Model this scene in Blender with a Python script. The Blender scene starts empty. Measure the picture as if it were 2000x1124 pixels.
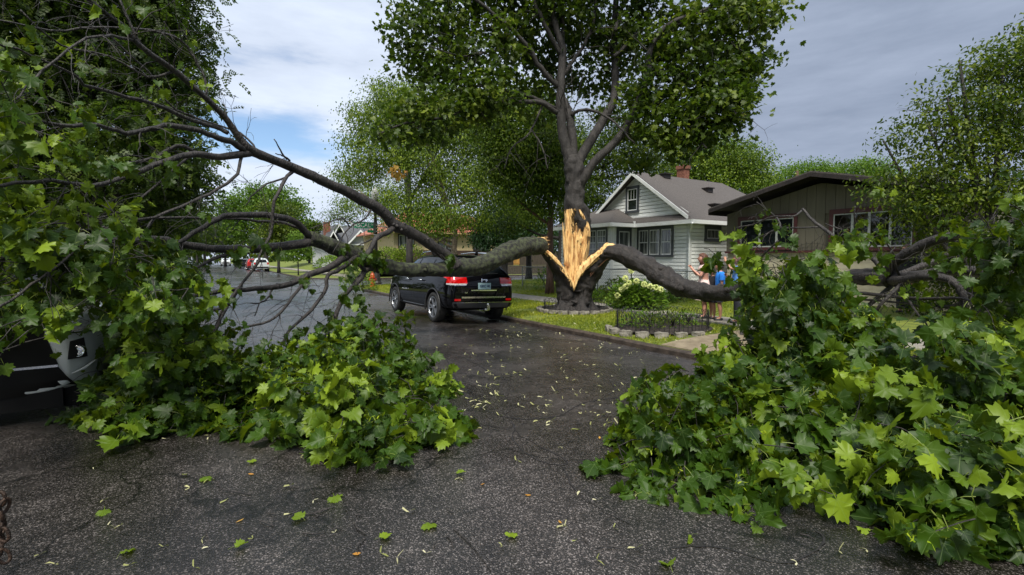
import bpy, bmesh, math, random
import numpy as np
from mathutils import Vector, Matrix, noise
from mathutils.bvhtree import BVHTree
random.seed(7); RNG = np.random.default_rng(7)
SC = bpy.context.scene; COL = SC.collection
R = math.radians
# ------------------------------------------------------------------ camera
F, CX, CY, CH = 945.0, 1000.0, 562.0, 1.57
PIT = math.atan(57.0 / F)
cam_d = bpy.data.cameras.new('camera'); cam = bpy.data.objects.new('camera', cam_d); COL.objects.link(cam)
cam_d.sensor_width = 36.0; cam_d.lens = 36.0 * F / 2000.0
cam_d.clip_start = 0.05; cam_d.clip_end = 3000.0
cam.location = (0, 0, CH); cam.rotation_euler = (R(90) - PIT, 0, 0)
SC.camera = cam
# ------------------------------------------------------------------ sky and sun
SUN_EL, SUN_AZ = R(57), R(-177)          # azimuth measured from +Y towards +X
w = bpy.data.worlds.new('World'); SC.world = w; w.use_nodes = True
nt = w.node_tree; nt.nodes.clear()
def N(t, **k):
    n = nt.nodes.new(t)
    for a, b in k.items(): setattr(n, a, b)
    return n
sky = N('ShaderNodeTexSky', sky_type='NISHITA'); sky.sun_disc = False
sky.sun_elevation = SUN_EL; sky.sun_rotation = SUN_AZ
sky.ozone_density = 2.0; sky.dust_density = 0.6
bg1 = N('ShaderNodeBackground'); bg1.inputs['Strength'].default_value = 0.13
hs = N('ShaderNodeHueSaturation'); hs.inputs['Saturation'].default_value = 1.05; hs.inputs['Value'].default_value = 1.0
nt.links.new(sky.outputs[0], hs.inputs['Color']); nt.links.new(hs.outputs[0], bg1.inputs['Color'])
tc = N('ShaderNodeTexCoord')
mp = N('ShaderNodeMapping'); mp.inputs['Scale'].default_value = (1.0, 1.0, 2.6); mp.inputs['Location'].default_value = (3.1, 0.4, 0.2)
nt.links.new(tc.outputs['Generated'], mp.inputs['Vector'])
n1 = N('ShaderNodeTexNoise'); n1.inputs['Scale'].default_value = 1.7; n1.inputs['Detail'].default_value = 8; n1.inputs['Roughness'].default_value = 0.52; n1.inputs['Distortion'].default_value = 0.5
nt.links.new(mp.outputs[0], n1.inputs['Vector'])
n2 = N('ShaderNodeTexNoise'); n2.inputs['Scale'].default_value = 5.5; n2.inputs['Detail'].default_value = 9; n2.inputs['Roughness'].default_value = 0.6
mp2 = N('ShaderNodeMapping'); mp2.inputs['Scale'].default_value = (1.0, 1.0, 4.5); mp2.inputs['Rotation'].default_value = (0.25, 0.1, 0)
nt.links.new(tc.outputs['Generated'], mp2.inputs['Vector']); nt.links.new(mp2.outputs[0], n2.inputs['Vector'])
def M(op, a, b=None, c=None, clamp=False):
    n = N('ShaderNodeMath', operation=op); n.use_clamp = clamp
    for i, x in enumerate((a, b, c)):
        if x is None: continue
        if isinstance(x, (int, float)): n.inputs[i].default_value = x
        else: nt.links.new(x, n.inputs[i])
    return n.outputs[0]
def gap(d, r0, r1, squash=3.0):
    """1 inside a gap in the clouds round direction d, 0 outside"""
    s = N('ShaderNodeVectorMath', operation='SUBTRACT'); nt.links.new(tc.outputs['Generated'], s.inputs[0]); s.inputs[1].default_value = d
    m = N('ShaderNodeVectorMath', operation='MULTIPLY'); nt.links.new(s.outputs[0], m.inputs[0]); m.inputs[1].default_value = (1, 1, squash)
    l = N('ShaderNodeVectorMath', operation='LENGTH'); nt.links.new(m.outputs[0], l.inputs[0])
    r = N('ShaderNodeMapRange'); nt.links.new(l.outputs['Value'], r.inputs[0]); r.inputs[1].default_value = r0; r.inputs[2].default_value = r1; r.inputs[3].default_value = 1; r.inputs[4].default_value = 0
    return r.outputs[0]
def dirn(px, py):
    x = (px - CX) / F; y = -(py - CY) / F
    v = Vector((x, math.cos(PIT) + math.sin(PIT) * y, -math.sin(PIT) + math.cos(PIT) * y))
    return v
g1 = gap(tuple(dirn(505, 262).normalized()), 0.02, 0.30, 3.6)
g2 = gap(tuple(dirn(700, 300).normalized()), 0.02, 0.20, 3.2)
hole = M('ADD', M('MULTIPLY', g1, 1.0), M('MULTIPLY', g2, 0.25))
# coverage
cov = M('ADD', M('MULTIPLY', n1.outputs[0], 0.9), M('MULTIPLY', n2.outputs[0], 0.55))
cov = M('SUBTRACT', cov, M('MULTIPLY', hole, 0.44))
mr = N('ShaderNodeMapRange'); nt.links.new(cov, mr.inputs[0]); mr.inputs[1].default_value = 0.30; mr.inputs[2].default_value = 0.62; mr.interpolation_type = 'SMOOTHSTEP'
# cloud brightness
sx = N('ShaderNodeSeparateXYZ'); nt.links.new(tc.outputs['Generated'], sx.inputs[0])
side = N('ShaderNodeMapRange'); nt.links.new(sx.outputs[0], side.inputs[0]); side.inputs[1].default_value = -0.35; side.inputs[2].default_value = 0.55; side.inputs[3].default_value = 1.0; side.inputs[4].default_value = 0.0
side.interpolation_type = 'SMOOTHSTEP'
zz = N('ShaderNodeMapRange'); nt.links.new(sx.outputs[2], zz.inputs[0]); zz.inputs[1].default_value = 0.45; zz.inputs[2].default_value = 0.95; zz.inputs[3].default_value = 0.0; zz.inputs[4].default_value = 0.55
br = M('ADD', M('MULTIPLY', side.outputs[0], 0.50), M('MULTIPLY', n1.outputs[0], 0.55))
br = M('ADD', br, M('MULTIPLY', M('SUBTRACT', n2.outputs[0], 0.5), 0.38))
br = M('ADD', br, zz.outputs[0])
cr = N('ShaderNodeValToRGB'); nt.links.new(br, cr.inputs[0])
e = cr.color_ramp.elements
e[0].position = 0.15; e[0].color = (0.20, 0.245, 0.335, 1)
e[1].position = 1.15 if False else 1.0; e[1].color = (0.74, 0.82, 0.95, 1)
el = cr.color_ramp.elements.new(0.5); el.color = (0.38, 0.44, 0.56, 1)
bg2 = N('ShaderNodeBackground'); bg2.inputs['Strength'].default_value = 1.0
nt.links.new(cr.outputs[0], bg2.inputs['Color'])
mx = N('ShaderNodeMixShader'); nt.links.new(mr.outputs[0], mx.inputs[0]); nt.links.new(bg1.outputs[0], mx.inputs[1]); nt.links.new(bg2.outputs[0], mx.inputs[2])
ow = N('ShaderNodeOutputWorld'); nt.links.new(mx.outputs[0], ow.inputs[0])
sl = bpy.data.lights.new('sun', 'SUN'); sl.energy = 4.2; sl.angle = R(20); sl.color = (1.0, 0.95, 0.86)
so = bpy.data.objects.new('sun', sl); COL.objects.link(so)
sd = Vector((math.sin(SUN_AZ) * math.cos(SUN_EL), math.cos(SUN_AZ) * math.cos(SUN_EL), math.sin(SUN_EL)))
so.rotation_euler = sd.to_track_quat('Z', 'Y').to_euler(); so.location = sd * 50
SC.view_settings.view_transform = 'Standard'; SC.view_settings.look = 'None'; SC.view_settings.gamma = 1
SC.view_settings.exposure = 0.42
SC.cycles.max_bounces = 6; SC.cycles.transparent_max_bounces = 6; SC.cycles.diffuse_bounces = 3; SC.cycles.glossy_bounces = 3
# ------------------------------------------------------------------ geometry helpers
ST, CT = math.sin(R(32.4)), math.cos(R(32.4))
def P(px, py, Y):
    d = dirn(px, py); t = Y / d.y
    return Vector((d.x * t, Y, CH + d.z * t))
def G(px, py, z=0.0):
    d = dirn(px, py); t = (z - CH) / d.z
    return Vector((d.x * t, d.y * t, z))
def S(u, v, z=0.0):
    """street frame: u across (right = towards the houses), v along the street"""
    return Vector((u * CT - v * ST, u * ST + v * CT, z))
def toS(p): return (p.x * CT + p.y * ST, -p.x * ST + p.y * CT)
STREET = Matrix.Rotation(R(32.4), 4, 'Z')      # local x -> u, local y -> v
def road_z(u):
    t = (u - 1.7) / 5.2
    return -0.13 * min(1.0, t * t)
class MB:
    def __init__(s): s.v = []; s.f = []; s.m = []; s.uv = None
    def add(s, vs, fs, mi=0):
        b = len(s.v); s.v += [tuple(v) for v in vs]; s.f += [tuple(b + i for i in f) for f in fs]; s.m += [mi] * len(fs)
    def box(s, x0, x1, y0, y1, z0, z1, M=None, mi=0):
        vs = [Vector((x, y, z)) for z in (z0, z1) for y in (y0, y1) for x in (x0, x1)]
        if M is not None: vs = [M @ v for v in vs]
        s.add(vs, [(0, 2, 3, 1), (4, 5, 7, 6), (0, 1, 5, 4), (2, 6, 7, 3), (0, 4, 6, 2), (1, 3, 7, 5)], mi)
    def quad(s, a, b, c, d, mi=0): s.add([a, b, c, d], [(0, 1, 2, 3)], mi)
    def prism(s, pts, off, mi=0):
        """closed polygon pts (3D) extruded by the vector off"""
        n = len(pts); off = Vector(off); vs = [Vector(p) for p in pts] + [Vector(p) + off for p in pts]
        s.add(vs, [tuple(range(n))[::-1], tuple(range(n, 2 * n))] + [(i, (i + 1) % n, n + (i + 1) % n, n + i) for i in range(n)], mi)
    def tube(s, pts, rad, n=8, cap=True, rough=0.0, rs=3.0, mi=0, squash=None, ridge=0.0):
        pts = [Vector(p) for p in pts]; rings = []
        k = len(pts); up = Vector((0.13, 0.21, 1)).normalized(); prev = None
        for i in range(k):
            t = (pts[min(i + 1, k - 1)] - pts[max(i - 1, 0)])
            if t.length < 1e-9: t = Vector((0, 0, 1))
            t.normalize()
            if prev is None:
                a = up.cross(t)
                if a.length < 0.2: a = Vector((1, 0, 0)).cross(t)
            else: a = prev - t * prev.dot(t)
            a.normalize(); b = t.cross(a); prev = a
            ring = []
            for j in range(n):
                an = 2 * math.pi * j / n
                dv = a * math.cos(an) + b * math.sin(an)
                r = rad[i] if hasattr(rad, '__len__') else rad
                if rough:
                    q = (pts[i] + dv * r) * rs
                    r *= 1 + rough * noise.noise(q) + rough * 0.7 * noise.noise(q * Vector((2.3, 2.3, 0.9)).length * 0.8 + Vector((5, 5, 5)))
                if ridge: r *= 1 + ridge * (noise.noise(Vector((math.cos(an) * 3.5, math.sin(an) * 3.5, i * .22))) + .6 * noise.noise(Vector((math.cos(an) * 8, math.sin(an) * 8, i * .35 + 9))))
                if squash: dv = Vector((dv.x * squash[0], dv.y * squash[1], dv.z * squash[2]))
                ring.append(pts[i] + dv * r)
            rings.append(ring)
        vs = [p for r_ in rings for p in r_]
        fs = [(i * n + j, i * n + (j + 1) % n, (i + 1) * n + (j + 1) % n, (i + 1) * n + j) for i in range(k - 1) for j in range(n)]
        if cap: fs += [tuple(range(n))[::-1], tuple((k - 1) * n + j for j in range(n))]
        s.add(vs, fs, mi)
    def lathe(s, prof, n=16, M=None, mi=0, ang=2 * math.pi):
        """prof: (r, z) points turned about z"""
        vs = []; closed = abs(ang - 2 * math.pi) < 1e-6; m = n if closed else n + 1
        for r, z in prof:
            for j in range(m):
                a = ang * j / n
                p = Vector((r * math.cos(a), r * math.sin(a), z)); vs.append(M @ p if M is not None else p)
        fs = []
        for i in range(len(prof) - 1):
            for j in range(n):
                j2 = (j + 1) % m
                fs.append((i * m + j, i * m + j2, (i + 1) * m + j2, (i + 1) * m + j))
        s.add(vs, fs, mi)
    def ball(s, c, r, n=8, sq=(1, 1, 1), mi=0, M=None):
        c = Vector(c); k = n // 2 + 1; pr = []
        vs = [];
        for i in range(k + 1):
            th = math.pi * i / k
            for j in range(n):
                a = 2 * math.pi * j / n
                p = Vector((r * sq[0] * math.sin(th) * math.cos(a), r * sq[1] * math.sin(th) * math.sin(a), r * sq[2] * math.cos(th))) + c
                vs.append(M @ p if M is not None else p)
        fs = [(i * n + j, (i + 1) * n + j, (i + 1) * n + (j + 1) % n, i * n + (j + 1) % n) for i in range(k) for j in range(n)]
        s.add(vs, fs, mi)
    def mesh(s, name, mats, M=None, smooth=False):
        me = bpy.data.meshes.new(name)
        vs = s.v if M is None else [tuple(M @ Vector(v)) for v in s.v]
        me.from_pydata(vs, [], s.f)
        if not isinstance(mats, (list, tuple)): mats = [mats]
        for m in mats: me.materials.append(m)
        if len(mats) > 1: me.polygons.foreach_set('material_index', s.m)
        if smooth: me.polygons.foreach_set('use_smooth', [True] * len(me.polygons))
        me.update(); return me
    def build(s, name, mats, parent=None, smooth=False, local=False):
        """local=False: vertices are in world space (parent's transform is taken off)"""
        Mi = None
        if parent is not None and not local: Mi = wm(parent).inverted()
        o = bpy.data.objects.new(name, s.mesh(name, mats, Mi, smooth)); COL.objects.link(o)
        if parent is not None: o.parent = parent
        return o
def wm(o):
    m = o.matrix_basis.copy()
    while o.parent is not None: o = o.parent; m = o.matrix_basis @ m
    return m
def tag(o, label=None, cat=None, group=None, kind=None):
    for k, x in (('label', label), ('category', cat), ('group', group), ('kind', kind)):
        if x: o[k] = x
    return o
def empty(name, loc, rz=0.0, label=None, cat=None, group=None):
    o = bpy.data.objects.new(name, None); COL.objects.link(o); o.empty_display_size = 0.3
    o.location = loc; o.rotation_euler = (0, 0, rz); o.matrix_basis = Matrix.Translation(Vector(loc)) @ Matrix.Rotation(rz, 4, 'Z')
    return tag(o, label, cat, group)
def copy_tree(o, kids=None, parent=None):
    c = o.copy(); COL.objects.link(c)
    if parent is not None: c.parent = parent
    for ch in [x for x in bpy.data.objects if x.parent == o]: copy_tree(ch, None, c)
    return c
def lin(c):
    """sRGB 0-255 -> linear"""
    return tuple(((x / 255) / 12.92 if x / 255 <= 0.04045 else ((x / 255 + 0.055) / 1.055) ** 2.4) for x in c)
MATS = {}
def mat(name, c, c2=None, scale=6.0, rough=0.7, bump=0.0, bscale=40.0, metal=0.0, spec=0.5, coat=0.0, stretch=(1, 1, 1), rvar=0.0, detail=6, trans=0.0, lo=0.35, hi=0.65):
    m = bpy.data.materials.new(name); m.use_nodes = True; t = m.node_tree; b = t.nodes['Principled BSDF']
    b.inputs['Roughness'].default_value = rough; b.inputs['Metallic'].default_value = metal
    b.inputs['Specular IOR Level'].default_value = spec; b.inputs['Coat Weight'].default_value = coat; b.inputs['Coat Roughness'].default_value = 0.03
    b.inputs['Base Color'].default_value = (*c, 1)
    tcn = t.nodes.new('ShaderNodeTexCoord'); mpn = t.nodes.new('ShaderNodeMapping'); mpn.inputs['Scale'].default_value = stretch
    t.links.new(tcn.outputs['Object'], mpn.inputs['Vector'])
    if c2 is not None:
        nn = t.nodes.new('ShaderNodeTexNoise'); nn.inputs['Scale'].default_value = scale; nn.inputs['Detail'].default_value = detail; nn.inputs['Roughness'].default_value = 0.6
        t.links.new(mpn.outputs[0], nn.inputs['Vector'])
        r = t.nodes.new('ShaderNodeValToRGB'); r.color_ramp.elements[0].color = (*c, 1); r.color_ramp.elements[1].color = (*c2, 1)
        r.color_ramp.elements[0].position = lo; r.color_ramp.elements[1].position = hi
        t.links.new(nn.outputs[0], r.inputs[0]); t.links.new(r.outputs[0], b.inputs['Base Color'])
        if rvar:
            mm = t.nodes.new('ShaderNodeMapRange'); t.links.new(nn.outputs[0], mm.inputs[0]); mm.inputs[1].default_value = 0.3; mm.inputs[2].default_value = 0.7
            mm.inputs[3].default_value = rough - rvar; mm.inputs[4].default_value = rough + rvar; t.links.new(mm.outputs[0], b.inputs['Roughness'])
    if bump:
        nb = t.nodes.new('ShaderNodeTexNoise'); nb.inputs['Scale'].default_value = bscale; nb.inputs['Detail'].default_value = 5
        t.links.new(mpn.outputs[0], nb.inputs['Vector'])
        bp = t.nodes.new('ShaderNodeBump'); bp.inputs['Strength'].default_value = bump; bp.inputs['Distance'].default_value = 0.035 if 'bark' in name else 0.02
        t.links.new(nb.outputs[0], bp.inputs['Height']); t.links.new(bp.outputs[0], b.inputs['Normal'])
    if trans:
        tr = t.nodes.new('ShaderNodeBsdfTranslucent'); ms = t.nodes.new('ShaderNodeMixShader'); ms.inputs[0].default_value = trans
        out = t.nodes['Material Output']; t.links.new(b.outputs[0], ms.inputs[1]); t.links.new(tr.outputs[0], ms.inputs[2]); t.links.new(ms.outputs[0], out.inputs[0])
        tr.inputs[0].default_value = (*[min(1, x * 1.6) for x in (c2 or c)], 1)
    MATS[name] = m; return m
def leaf_mat(name, dark, mid, light, trans=0.35, rough=0.42, veins=False, tcol=(0.16, 0.30, 0.02)):
    """colour of each leaf from its own 'tint' value; the colour is the leaf's own"""
    m = bpy.data.materials.new(name); m.use_nodes = True; t = m.node_tree; b = t.nodes['Principled BSDF']
    a = t.nodes.new('ShaderNodeAttribute'); a.attribute_name = 'tint'
    r = t.nodes.new('ShaderNodeValToRGB'); e = r.color_ramp.elements
    e[0].position = 0.0; e[0].color = (*dark, 1); e[1].position = 1.0; e[1].color = (*light, 1); q = e.new(0.5); q.color = (*mid, 1)
    t.links.new(a.outputs['Fac'], r.inputs[0]); col = r.outputs[0]
    if veins:
        uv = t.nodes.new('ShaderNodeUVMap'); uv.uv_map = 'UVMap'
        sp = t.nodes.new('ShaderNodeSeparateXYZ'); t.links.new(uv.outputs[0], sp.inputs[0])
        def mth(op, x, y=None, cl=False):
            n = t.nodes.new('ShaderNodeMath'); n.operation = op; n.use_clamp = cl
            for i, z in enumerate((x, y)):
                if z is None: continue
                if isinstance(z, (int, float)): n.inputs[i].default_value = z
                else: t.links.new(z, n.inputs[i])
            return n.outputs[0]
        ang = mth('ARCTAN2', sp.outputs[0], sp.outputs[1])        # 0 along the tip
        an = mth('DIVIDE', ang, R(48)); fr = mth('SUBTRACT', an, mth('ROUND', an)); d = mth('MULTIPLY', mth('ABSOLUTE', fr), 0.84)
        rad = mth('SQRT', mth('ADD', mth('MULTIPLY', sp.outputs[0], sp.outputs[0]), mth('MULTIPLY', sp.outputs[1], sp.outputs[1])))
        dist = mth('MULTIPLY', d, rad)
        v = mth('SUBTRACT', 1.0, mth('DIVIDE', dist, 0.015), True)
        v = mth('MULTIPLY', v, 0.42)
        mxn = t.nodes.new('ShaderNodeMixRGB'); t.links.new(v, mxn.inputs[0]); t.links.new(col, mxn.inputs[1]); mxn.inputs[2].default_value = (0.22, 0.32, 0.10, 1)
        col = mxn.outputs[0]
        stalk = mth('LESS_THAN', sp.outputs[1], -.2); m3 = t.nodes.new('ShaderNodeMixRGB'); t.links.new(stalk, m3.inputs[0]); t.links.new(col, m3.inputs[1]); m3.inputs[2].default_value = (0.17, 0.22, 0.035, 1); col = m3.outputs[0]
    t.links.new(col, b.inputs['Base Color']); b.inputs['Roughness'].default_value = rough; b.inputs['Specular IOR Level'].default_value = 0.28
    tr = t.nodes.new('ShaderNodeBsdfTranslucent'); ms = t.nodes.new('ShaderNodeMixShader'); ms.inputs[0].default_value = trans
    mt = t.nodes.new('ShaderNodeMixRGB'); mt.inputs[0].default_value = 0.45; t.links.new(r.outputs[0], mt.inputs[1]); mt.inputs[2].default_value = (*tcol, 1)
    t.links.new(mt.outputs[0], tr.inputs[0])
    t.links.new(b.outputs[0], ms.inputs[1]); t.links.new(tr.outputs[0], ms.inputs[2]); t.links.new(ms.outputs[0], t.nodes['Material Output'].inputs[0])
    return m
# ------------------------------------------------------------------ leaf templates: verts (k,3), quads/tris, stalk at the origin, tip along +y, facing +z
def maple(full=True):
    if full:
        half = [(0.0, 0.0), (.12, -.14), (.32, -.18), (.35, -.05), (.50, -.03), (.66, .03), (.56, .17), (.67, .40), (.51, .38), (.40, .45), (.47, .70), (.31, .63), (.25, .75), (.13, .79), (.09, .90)]
    else:
        half = [(0.0, 0.0), (.33, -.15), (.30, .03), (.60, .05), (.42, .26), (.44, .62), (.16, .60)]
    tip = [(0.0, 1.0)]
    out = half + tip + [(-x, y) for x, y in reversed(half[1:])]
    c = (0.0, 0.30); V = [c] + out
    z = [0.0 if abs(x) < 1e-6 else -0.16 * (abs(x) ** 1.3) - 0.10 * max(0, y - .4) ** 1.5 + 0.05 * math.sin(9 * y + 5 * x) for x, y in V]
    V = [(x, y, q) for (x, y), q in zip(V, z)]
    n = len(out); Fc = [(0, 1 + i, 1 + (i + 1) % n) for i in range(n)]
    return np.array(V, float), Fc
MAPLE = maple(True); MAPLE_LO = maple(False)
def with_stalk(T, L=0.7, w=0.016):
    V, Fc = T; k = len(V)
    V2 = np.vstack([V, [(-w, 0.02, 0), (w, 0.02, 0), (w, -L * .5, .06), (-w, -L * .5, .06), (w, -L, 0.0), (-w, -L, 0.0)]])
    return V2, Fc + [(k, k + 1, k + 2), (k, k + 2, k + 3), (k + 3, k + 2, k + 4), (k + 3, k + 4, k + 5)]
MAPLE_S = with_stalk(MAPLE)
OVAL = (np.array([(0, 0, 0), (.22, .3, -.06), (.2, .68, -.08), (0, 1, -.12), (-.2, .68, -.08), (-.22, .3, -.06)], float), [(0, 1, 2, 3), (0, 3, 4, 5)])
DIAM = (np.array([(0, 0, 0), (.34, .45, -.1), (0, 1, 0), (-.34, .45, -.1)], float), [(0, 1, 2), (0, 2, 3)])
def frond(n=4, L=1.0, lw=.10, ll=.30):
    V = []; Fc = []
    def leaflet(x, y, ang, z):
        b = len(V); c, s_ = math.cos(ang), math.sin(ang)
        for (a, d, zz) in ((0, 0, 0), (lw, ll * .45, -.02), (0, ll, -.05), (-lw, ll * .45, -.02)):
            V.append((x + a * c + d * s_, y - a * s_ + d * c, z + zz))
        Fc.append((b, b + 1, b + 2)); Fc.append((b, b + 2, b + 3))
    for i in range(n):
        y = L * (0.15 + 0.65 * i / (n - 1)); z = -0.25 * (y / L) ** 2
        leaflet(0, y, R(62), z); leaflet(0, y, R(-62), z)
    leaflet(0, L * .8, 0, -.18)
    b = len(V); V += [(-.008, 0, 0), (.008, 0, 0), (.006, L * .85, -.18), (-.006, L * .85, -.18)]; Fc.append((b, b + 1, b + 2)); Fc.append((b, b + 2, b + 3))
    return np.array(V, float), Fc
FROND = frond()
def leaves(name, T, pos, tip, nrm, size, material, parent=None, tint=None, uv=False, smooth=False):
    """one mesh of many leaves; pos/tip/nrm (N,3), size (N,)"""
    V, Fc = T; n = len(pos); k = len(V)
    y = tip / (np.linalg.norm(tip, axis=1, keepdims=True) + 1e-9)
    x = np.cross(y, nrm); x /= (np.linalg.norm(x, axis=1, keepdims=True) + 1e-9); z = np.cross(x, y)
    Rm = np.stack([x, y, z], axis=2)                        # columns
    curl = RNG.uniform(0.4, 2.6, n)                          # every leaf cups differently
    L = np.repeat(V[None], n, 0); L[:, :, 2] *= curl[:, None]; 
    if k > 8:
        L[:, :, 2] += RNG.uniform(-.2, 1.2, n)[:, None] * -(V[None, :, 1] ** 2) * .5 + RNG.uniform(-.2, 1.15, n)[:, None] * np.abs(V[None, :, 0]) * .8 + RNG.uniform(-.5, .5, n)[:, None] * V[None, :, 0] * V[None, :, 1]
    L[:, :, 0] *= RNG.uniform(.75, 1.12, n)[:, None]
    W = np.einsum('nij,nkj->nki', Rm, L) * size[:, None, None] + pos[:, None, :]
    if parent is not None: W = W - np.array(wm(parent).translation)[None, None]
    W = W.reshape(-1, 3)
    lens = np.array([len(f) for f in Fc]); flat = np.concatenate([np.array(f) for f in Fc])
    loops = (flat[None] + (np.arange(n) * k)[:, None]).reshape(-1)
    tot = np.tile(lens, n); start = np.concatenate([[0], np.cumsum(tot)[:-1]])
    me = bpy.data.meshes.new(name); me.vertices.add(len(W)); me.vertices.foreach_set('co', W.ravel())
    me.loops.add(len(loops)); me.loops.foreach_set('vertex_index', loops.astype(np.int32))
    me.polygons.add(len(tot)); me.polygons.foreach_set('loop_start', start.astype(np.int32)); me.polygons.foreach_set('loop_total', tot.astype(np.int32))
    if smooth: me.polygons.foreach_set('use_smooth', np.ones(len(tot), bool))
    if tint is None: tint = RNG.uniform(0, 1, n)
    at = me.attributes.new('tint', 'FLOAT', 'POINT'); at.data.foreach_set('value', np.repeat(np.clip(tint, 0, 1), k).astype(np.float32))
    if uv:
        u = me.uv_layers.new(name='UVMap'); q = np.tile(V[:, :2], (n, 1))[loops]; u.data.foreach_set('uv', q.ravel().astype(np.float32))
    me.materials.append(material); me.update(calc_edges=True)
    o = bpy.data.objects.new(name, me); COL.objects.link(o)
    if parent is not None: o.parent = parent
    return o
def unit(n):
    v = RNG.normal(size=(n, 3)); return v / np.linalg.norm(v, axis=1, keepdims=True)
def spline(pts, sub=4):
    """Catmull-Rom through pts (lists of tuples of any length)"""
    A = [np.array(p, float) for p in pts]; out = []
    if len(A) < 3: return [A[0] + (A[-1] - A[0]) * t for t in np.linspace(0, 1, sub + 1)]
    A = [2 * A[0] - A[1]] + A + [2 * A[-1] - A[-2]]
    for i in range(1, len(A) - 2):
        p0, p1, p2, p3 = A[i - 1:i + 3]
        for s_ in range(sub):
            t = s_ / sub
            out.append(0.5 * ((2 * p1) + (-p0 + p2) * t + (2 * p0 - 5 * p1 + 4 * p2 - p3) * t * t + (-p0 + 3 * p1 - 3 * p2 + p3) * t ** 3))
    out.append(A[-2]); return out
# ------------------------------------------------------------------ materials
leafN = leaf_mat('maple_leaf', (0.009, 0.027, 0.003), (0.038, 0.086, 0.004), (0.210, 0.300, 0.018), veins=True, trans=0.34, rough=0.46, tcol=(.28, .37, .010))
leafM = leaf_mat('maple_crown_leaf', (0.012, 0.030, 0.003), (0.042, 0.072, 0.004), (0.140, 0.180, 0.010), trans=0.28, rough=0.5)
leafB = leaf_mat('birch_leaf', (0.028, 0.060, 0.005), (0.090, 0.150, 0.010), (0.240, 0.320, 0.026), trans=0.35, rough=0.5)
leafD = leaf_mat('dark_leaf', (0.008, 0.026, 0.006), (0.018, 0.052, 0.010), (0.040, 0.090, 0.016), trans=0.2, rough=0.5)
leafY = leaf_mat('pale_leaf', (0.045, 0.105, 0.010), (0.100, 0.190, 0.016), (0.190, 0.290, 0.030), trans=0.4, rough=0.5)
leafE = leaf_mat('feather_leaf', (0.010, 0.025, 0.005), (0.034, 0.062, 0.008), (0.100, 0.140, 0.016), trans=0.35, rough=0.5)
leafO = leaf_mat('dead_leaf', (0.38, 0.17, 0.03), (0.55, 0.27, 0.05), (0.62, 0.38, 0.08), trans=0.3)
blade = leaf_mat('grass_blade', (0.065, 0.110, 0.006), (0.195, 0.245, 0.010), (0.380, 0.380, 0.035), trans=0.35, rough=0.6)
bark = mat('bark', (0.018, 0.015, 0.013), (0.060, 0.052, 0.045), 14, 0.75, 0.9, 55, stretch=(1, 1, .35))
bark_wet = mat('bark_wet', (0.010, 0.008, 0.007), (0.038, 0.031, 0.027), 16, 0.55, 1.0, 60, stretch=(1, 1, .3))
bark_moss = mat('bark_moss', (0.012, 0.011, 0.009), (0.066, 0.078, 0.034), 11, 0.7, 1.0, 70, lo=.42, hi=.6)
bark_dark = mat('bark_dark', (0.012, 0.010, 0.009), (0.042, 0.035, 0.031), 12, 0.6, 0.8, 50, stretch=(1, 1, .35))
bark_grey = mat('bark_grey', (0.014, 0.012, 0.011), (0.046, 0.040, 0.036), 12, 0.75, 0.8, 50, stretch=(1, 1, .35))
bark_red = mat('bark_red', (0.060, 0.028, 0.018), (0.16, 0.09, 0.06), 9, 0.8, 0.8, 40, stretch=(1, 1, .3))
bark_birch = mat('bark_birch', (0.07, 0.055, 0.04), (0.30, 0.24, 0.18), 9, 0.8, 0.5, 30)
torn = mat('torn_wood', (0.34, 0.12, 0.025), (0.84, 0.56, 0.23), 5, 0.65, 1.0, 30, stretch=(3.2, 3.2, .55), lo=.36, hi=.52)
rot = mat('rotten_heartwood', (0.012, 0.007, 0.004), (0.22, 0.12, 0.03), 16, 0.8, 1.0, 40)
conc = mat('concrete', (0.17, 0.155, 0.13), (0.27, 0.25, 0.21), 5, 0.8, 0.3, 120)
conc_tan = mat('old_concrete', (0.135, 0.105, 0.065), (0.24, 0.195, 0.13), 4, 0.8, 0.4, 100)
kerbm = mat('kerb_stone', (0.020, 0.014, 0.010), (0.065, 0.047, 0.034), 7, 0.6, 0.5, 60)
lawnm = mat('lawn', (0.055, 0.085, 0.006), (0.160, 0.185, 0.016), 5, 0.9, 0.6, 90, detail=9)
soil = mat('soil', (0.010, 0.007, 0.005), (0.032, 0.022, 0.016), 14, 0.9, 1.0, 50)
crackm = mat('crack_fill', (0.006, 0.005, 0.005), (0.018, 0.016, 0.016), 12, 0.6)
whitep = mat('white_paint', (0.74, 0.75, 0.74), (0.66, 0.68, 0.66), 3, 0.5)
sidingw = mat('white_siding', (0.76, 0.78, 0.75), (0.84, 0.85, 0.82), 1.3, 0.55, 0.12, 14)
greyp = mat('grey_trim', (0.045, 0.050, 0.058), (0.065, 0.070, 0.078), 5, 0.5)
shing = mat('shingles', (0.055, 0.048, 0.044), (0.105, 0.092, 0.084), 22, 0.85, 0.8, 60)
shing2 = mat('grey_shingles', (0.05, 0.052, 0.058), (0.09, 0.093, 0.10), 20, 0.85, 0.5, 60)
redtile = mat('red_roof_tiles', (0.20, 0.055, 0.03), (0.38, 0.14, 0.08), 12, 0.7, 0.8, 30)
brick = mat('brick', (0.10, 0.030, 0.018), (0.24, 0.10, 0.06), 14, 0.85, 0.5, 50)
stucco = mat('cream_stucco', (0.46, 0.36, 0.19), (0.56, 0.45, 0.26), 6, 0.8, 0.3, 60)
board = mat('taupe_boards', (0.105, 0.095, 0.070), (0.140, 0.126, 0.095), 2.0, 0.8, 0.15, 30, stretch=(1, 1, .2))
creamb = mat('cream_block', (0.38, 0.34, 0.24), (0.46, 0.42, 0.31), 4, 0.8, 0.2, 40)
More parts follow.
